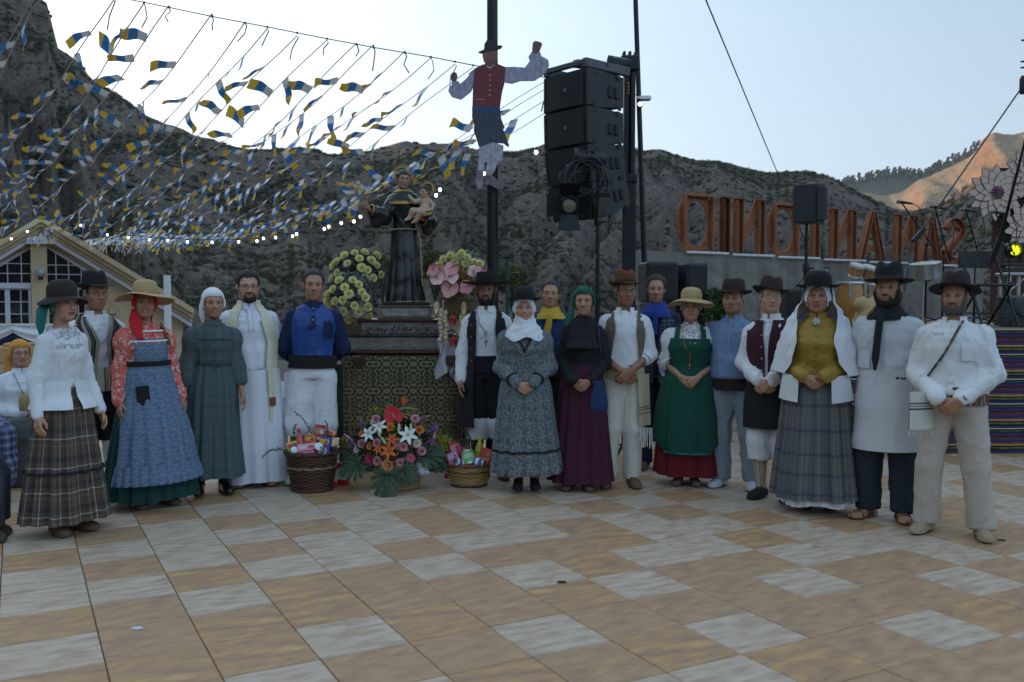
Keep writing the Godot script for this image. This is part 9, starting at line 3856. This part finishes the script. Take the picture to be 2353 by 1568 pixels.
func small_things() -> void:
	rng.seed = 204
	var p := at(44, 800, 8.3) * V(1, 0, 1) + V(0, -.44, 0)
	var P := seated("seated woman in orange headscarf, glasses and white blouse with rosary", p, {"fem": true, "tall": 1.66, "yaw": 14, "skin": FAIR, "girth": 1.15, "bust": .03, "belly": .03, "pose": "clasp", "hy": .99, "fat": .14, "smile": .5})
	for i in P.body.mesh.get_surface_count():
		pass
	top(P, "blouse", M.white, {"puff": .015, "r": [.078, .075, .055]})
	collar(P, M.white, {"gap": .05})
	headcloth(P, dye(.62, .27, .05), .016, .058)
	tail(P, "scarf_fall", dye(.62, .27, .05), [V(0, 1.62, -.09), V(0, 1.5, -.1), V(0, 1.38, -.13)], [.09, .1, .11])
	glasses(P, Color(.05, .04, .04))
	beads(P, mat(lin(.02, .02, .03), .4), [[-.075, 1.41], [-.04, 1.25], [.0, 1.2], [.005, 1.08]], .03, .0055)
	var lap := mk()
	var f := Field.new(V(-.4, .4, -.25), V(.4, 1.05, .7), .02)
	f.cap(V(-.1, .92, 0), V(-.14, .9, .45), .13, .115, .05)
	f.cap(V(.1, .92, 0), V(.14, .9, .45), .13, .115, .05)
	f.cap(V(-.14, .9, .45), V(-.15, .5, .5), .125, .15, .1)
	f.cap(V(.14, .9, .45), V(.15, .5, .5), .125, .15, .1)
	f.mesh(lap)
	crumple(lap, .012, 0, V(3, 3, 3))
	smooth_normals(lap)
	put("skirt", lap, dye(.075, .08, .08), P.root)
	var bg := mk()
	bg.lathe([U(0, -.09), U(.085, -.085), U(.09, .0), U(.08, .06), U(0, .06)], 18, Transform3D(), 1, 1, U(1, .55))
	tag(put("woven_straw_bag", bg, straw(), null, X3(Basis(), at(66, 922, 8.0))), "small woven straw bag in the lap of the seated woman", "bag")
	white_chair(p + V(.03, .44, -.05), .25, "white plastic chair under the seated woman in orange headscarf")
	white_chair(ground(652, 1085) + V(.1, 0, -.35), .1, "white plastic chair half hidden behind the priest")
	var q := at(8, 1000, 7.5) * V(1, 0, 1)
	var sk := mk()
	f = Field.new(V(-.45, .1, -.35), V(.4, .75, .55), .02)
	f.cap(V(-.2, .52, -.2), V(.06, .5, .25), .14, .12, .06)
	f.cap(V(.06, .5, .25), V(.07, .2, .28), .125, .14, .08)
	f.cap(V(-.15, .5, .25), V(-.15, .2, .28), .125, .14, .08)
	f.mesh(sk)
	crumple(sk, .012, 0, V(3, 3, 3))
	smooth_normals(sk)
	var w1 := lin(.4, .42, .5)
	var n1 := lin(.02, .03, .1)
	var pl := patterned(plaid(64, [[0, 64, lin(.1, .13, .25)], [0, 12, n1], [20, 8, w1], [36, 10, n1], [52, 6, w1]], [[0, 64, lin(.1, .13, .25)], [0, 12, n1], [20, 8, w1], [36, 10, n1], [52, 6, w1]]), 8.0)
	var R := thing("person", "seated person in blue and white plaid skirt and turquoise sleeve at the left edge", "person", q, .1, "people seated at the left edge")
	put("skirt", sk, pl, R)
	var ar := mk()
	ar.tube([V(-.35, .95, .0), V(-.16, .74, .16), V(.0, .68, .3)], [.09, .085, .1], 14)
	crumple(ar, .008)
	put("sleeve", ar, dye(.01, .3, .36), R)
	var hm := mk()
	hm.add(HANDS[0], frame(V(.9, -.2, .5), V(0, -1, 0), V(0, .3, 1), V(-.02, .69, .3)), FAIR)
	put("body", hm, M.skin, R)
	var l := ground(8, 1240)
	var T := thing("person", "seated person at the left edge, only pinstriped trouser legs and brown shoes showing", "person", l, .35, "people seated at the left edge")
	var st := patterned(stripes(32, [[0, 32, lin(.035, .045, .06)], [0, 2, lin(.1, .11, .13)]]), 16.0)
	for k in 2:
		var tr := mk()
		tr.tube([V(-.55, .5, -.25 - k * .2), V(-.1, .52, -.02 - k * .2), V(-.06, .42, .02 - k * .2), V(-.07, .1, -.02 - k * .2)], [.1, .09, .085, .075], 14)
		crumple(tr, .006)
		put("trouser_leg", tr, st, T)
		var so := shoe_mesh(1.05, 1.0, 1.0)
		put("shoe", so, mat(lin(.07, .04, .028), .8), T, X3(Basis(Vector3.UP, .7), V(-.09, 0, -.02 - k * .2)))
	folding_chair(ground(1432, 1066) + V(-.1, 0, -.15), 2.4, "folding chair half hidden between burgundy skirt and white trousers", M.bp)
	tree("bush", "green leafy bush in front of the concrete wall behind the straw hat", "bush", ground(1645, 1010) * V(1, 0, 1) , .62, V(.24, .3, .2), 1150, .035, [Color(.05, .1, .025), Color(.03, .065, .02), Color(.07, .12, .035)], at(1645, 712, 10.4))
	tree("olive_tree", "round olive green tree beyond the square, right of the black column", "tree", Vector3.ZERO, 3.0, V(1.25, 1.3, 1.1), 5200, .11, [Color(.12, .115, .04), Color(.08, .085, .032), Color(.16, .14, .05)], at(1180, 640, 42.0))
	tree("olive_tree", "small olive green tree seen behind the saint, between its flowers", "tree", Vector3.ZERO, 3.0, V(.95, 1.0, .8), 3600, .11, [Color(.13, .115, .035), Color(.085, .085, .03), Color(.16, .135, .045)], at(1000, 612, 42.0))
	tree("olive_tree", "smallest olive green tree, left of the saint's black habit", "tree", Vector3.ZERO, 3.0, V(.7, .7, .6), 2200, .1, [Color(.13, .11, .035), Color(.085, .085, .03)], at(878, 618, 42.0))
	for k in [[315, 1446, "white paper scrap on a tan slab at the left", lin(.6, .6, .58)], [1291, 1340, "dark leaf scrap lying on a tan slab in the middle", lin(.03, .028, .02)], [2302, 1243, "dark stain of tar near the beige shoes", lin(.05, .04, .032)]]:
		var mb := mk()
		mb.lathe([U(.03, .0), U(.026, .005), U(.0, .006)], 9, Transform3D(), 1, 1, U(1.0, .6))
		tag(put("litter", mb, mat(k[3], .8), null, X3(Basis(), ground(k[0], k[1]) + V(0, .003, 0))), k[2], "litter")

func white_chair(p: Vector3, turn: float, label: String) -> void:
	var o := thing("plastic_chair", label, "chair", p, turn, "white plastic chairs")
	var m := mat(lin(.6, .62, .66), .35)
	var st := mk()
	st.box(V(0, .42, 0), V(.42, .03, .42), .014)
	put("seat", st, m, o)
	for s: float in [-1.0, 1.0]:
		put("leg", bar(V(s * .2, .42, .18), V(s * .23, 0, .22), .045, .04), m, o)
		put("leg", bar(V(s * .2, .42, -.18), V(s * .22, 0, -.26), .045, .04), m, o)
		put("armrest", bar(V(s * .23, .62, -.22), V(s * .23, .62, .16), .045, .03), m, o)
		put("back_post", bar(V(s * .2, .42, -.2), V(s * .19, .86, -.28), .04, .03), m, o)
	for k in 6:
		put("back_slat", bar(V(-.15 + k * .06, .46, -.21), V(-.15 + k * .06, .84, -.275), .045, .012), m, o)
	put("back_rail", bar(V(-.2, .85, -.28), V(.2, .85, -.28), .05, .03), m, o)

func tree(called: String, label: String, cat: String, g: Vector3, h: float, r: Vector3, n: int, leaf: float, cols: Array, c: Vector3) -> void:
	var o := thing(called, label, cat, V(c.x, 0, c.z), .0, "trees beyond the square" if cat == "tree" else "")
	if cat == "tree":
		o.position.y = -5.5
	var ce := c - o.position
	var tk := mk()
	tk.tube([Vector3.ZERO, ce * .5 + V(.08 * r.x, 0, 0), ce], [r.x * .13, r.x * .1, r.x * .05], 8)
	for k in 7:
		var a := TAU * k / 7.0
		tk.tube([ce * .8, ce + V(cos(a) * r.x * .4, -r.y * .2, sin(a) * r.z * .4), ce + V(cos(a) * r.x * .75, r.y * .3, sin(a) * r.z * .75)], [r.x * .05, r.x * .03, r.x * .01], 5)
	put("trunk", tk, mat(lin(.06, .045, .03), .9), o)
	var cr := mk()
	for k in 9:
		var d := V(rng.randfn(), rng.randfn() * .8, rng.randfn()).normalized() * pow(rng.randf(), .4) * .62
		cr.add(sprays(n / 6, ce + d * r, r * rng.randf_range(.4, .62), leaf, 0, cols, .08, .9))
	put("crown", cr, mat(Color.WHITE, .8, .0, true), o)
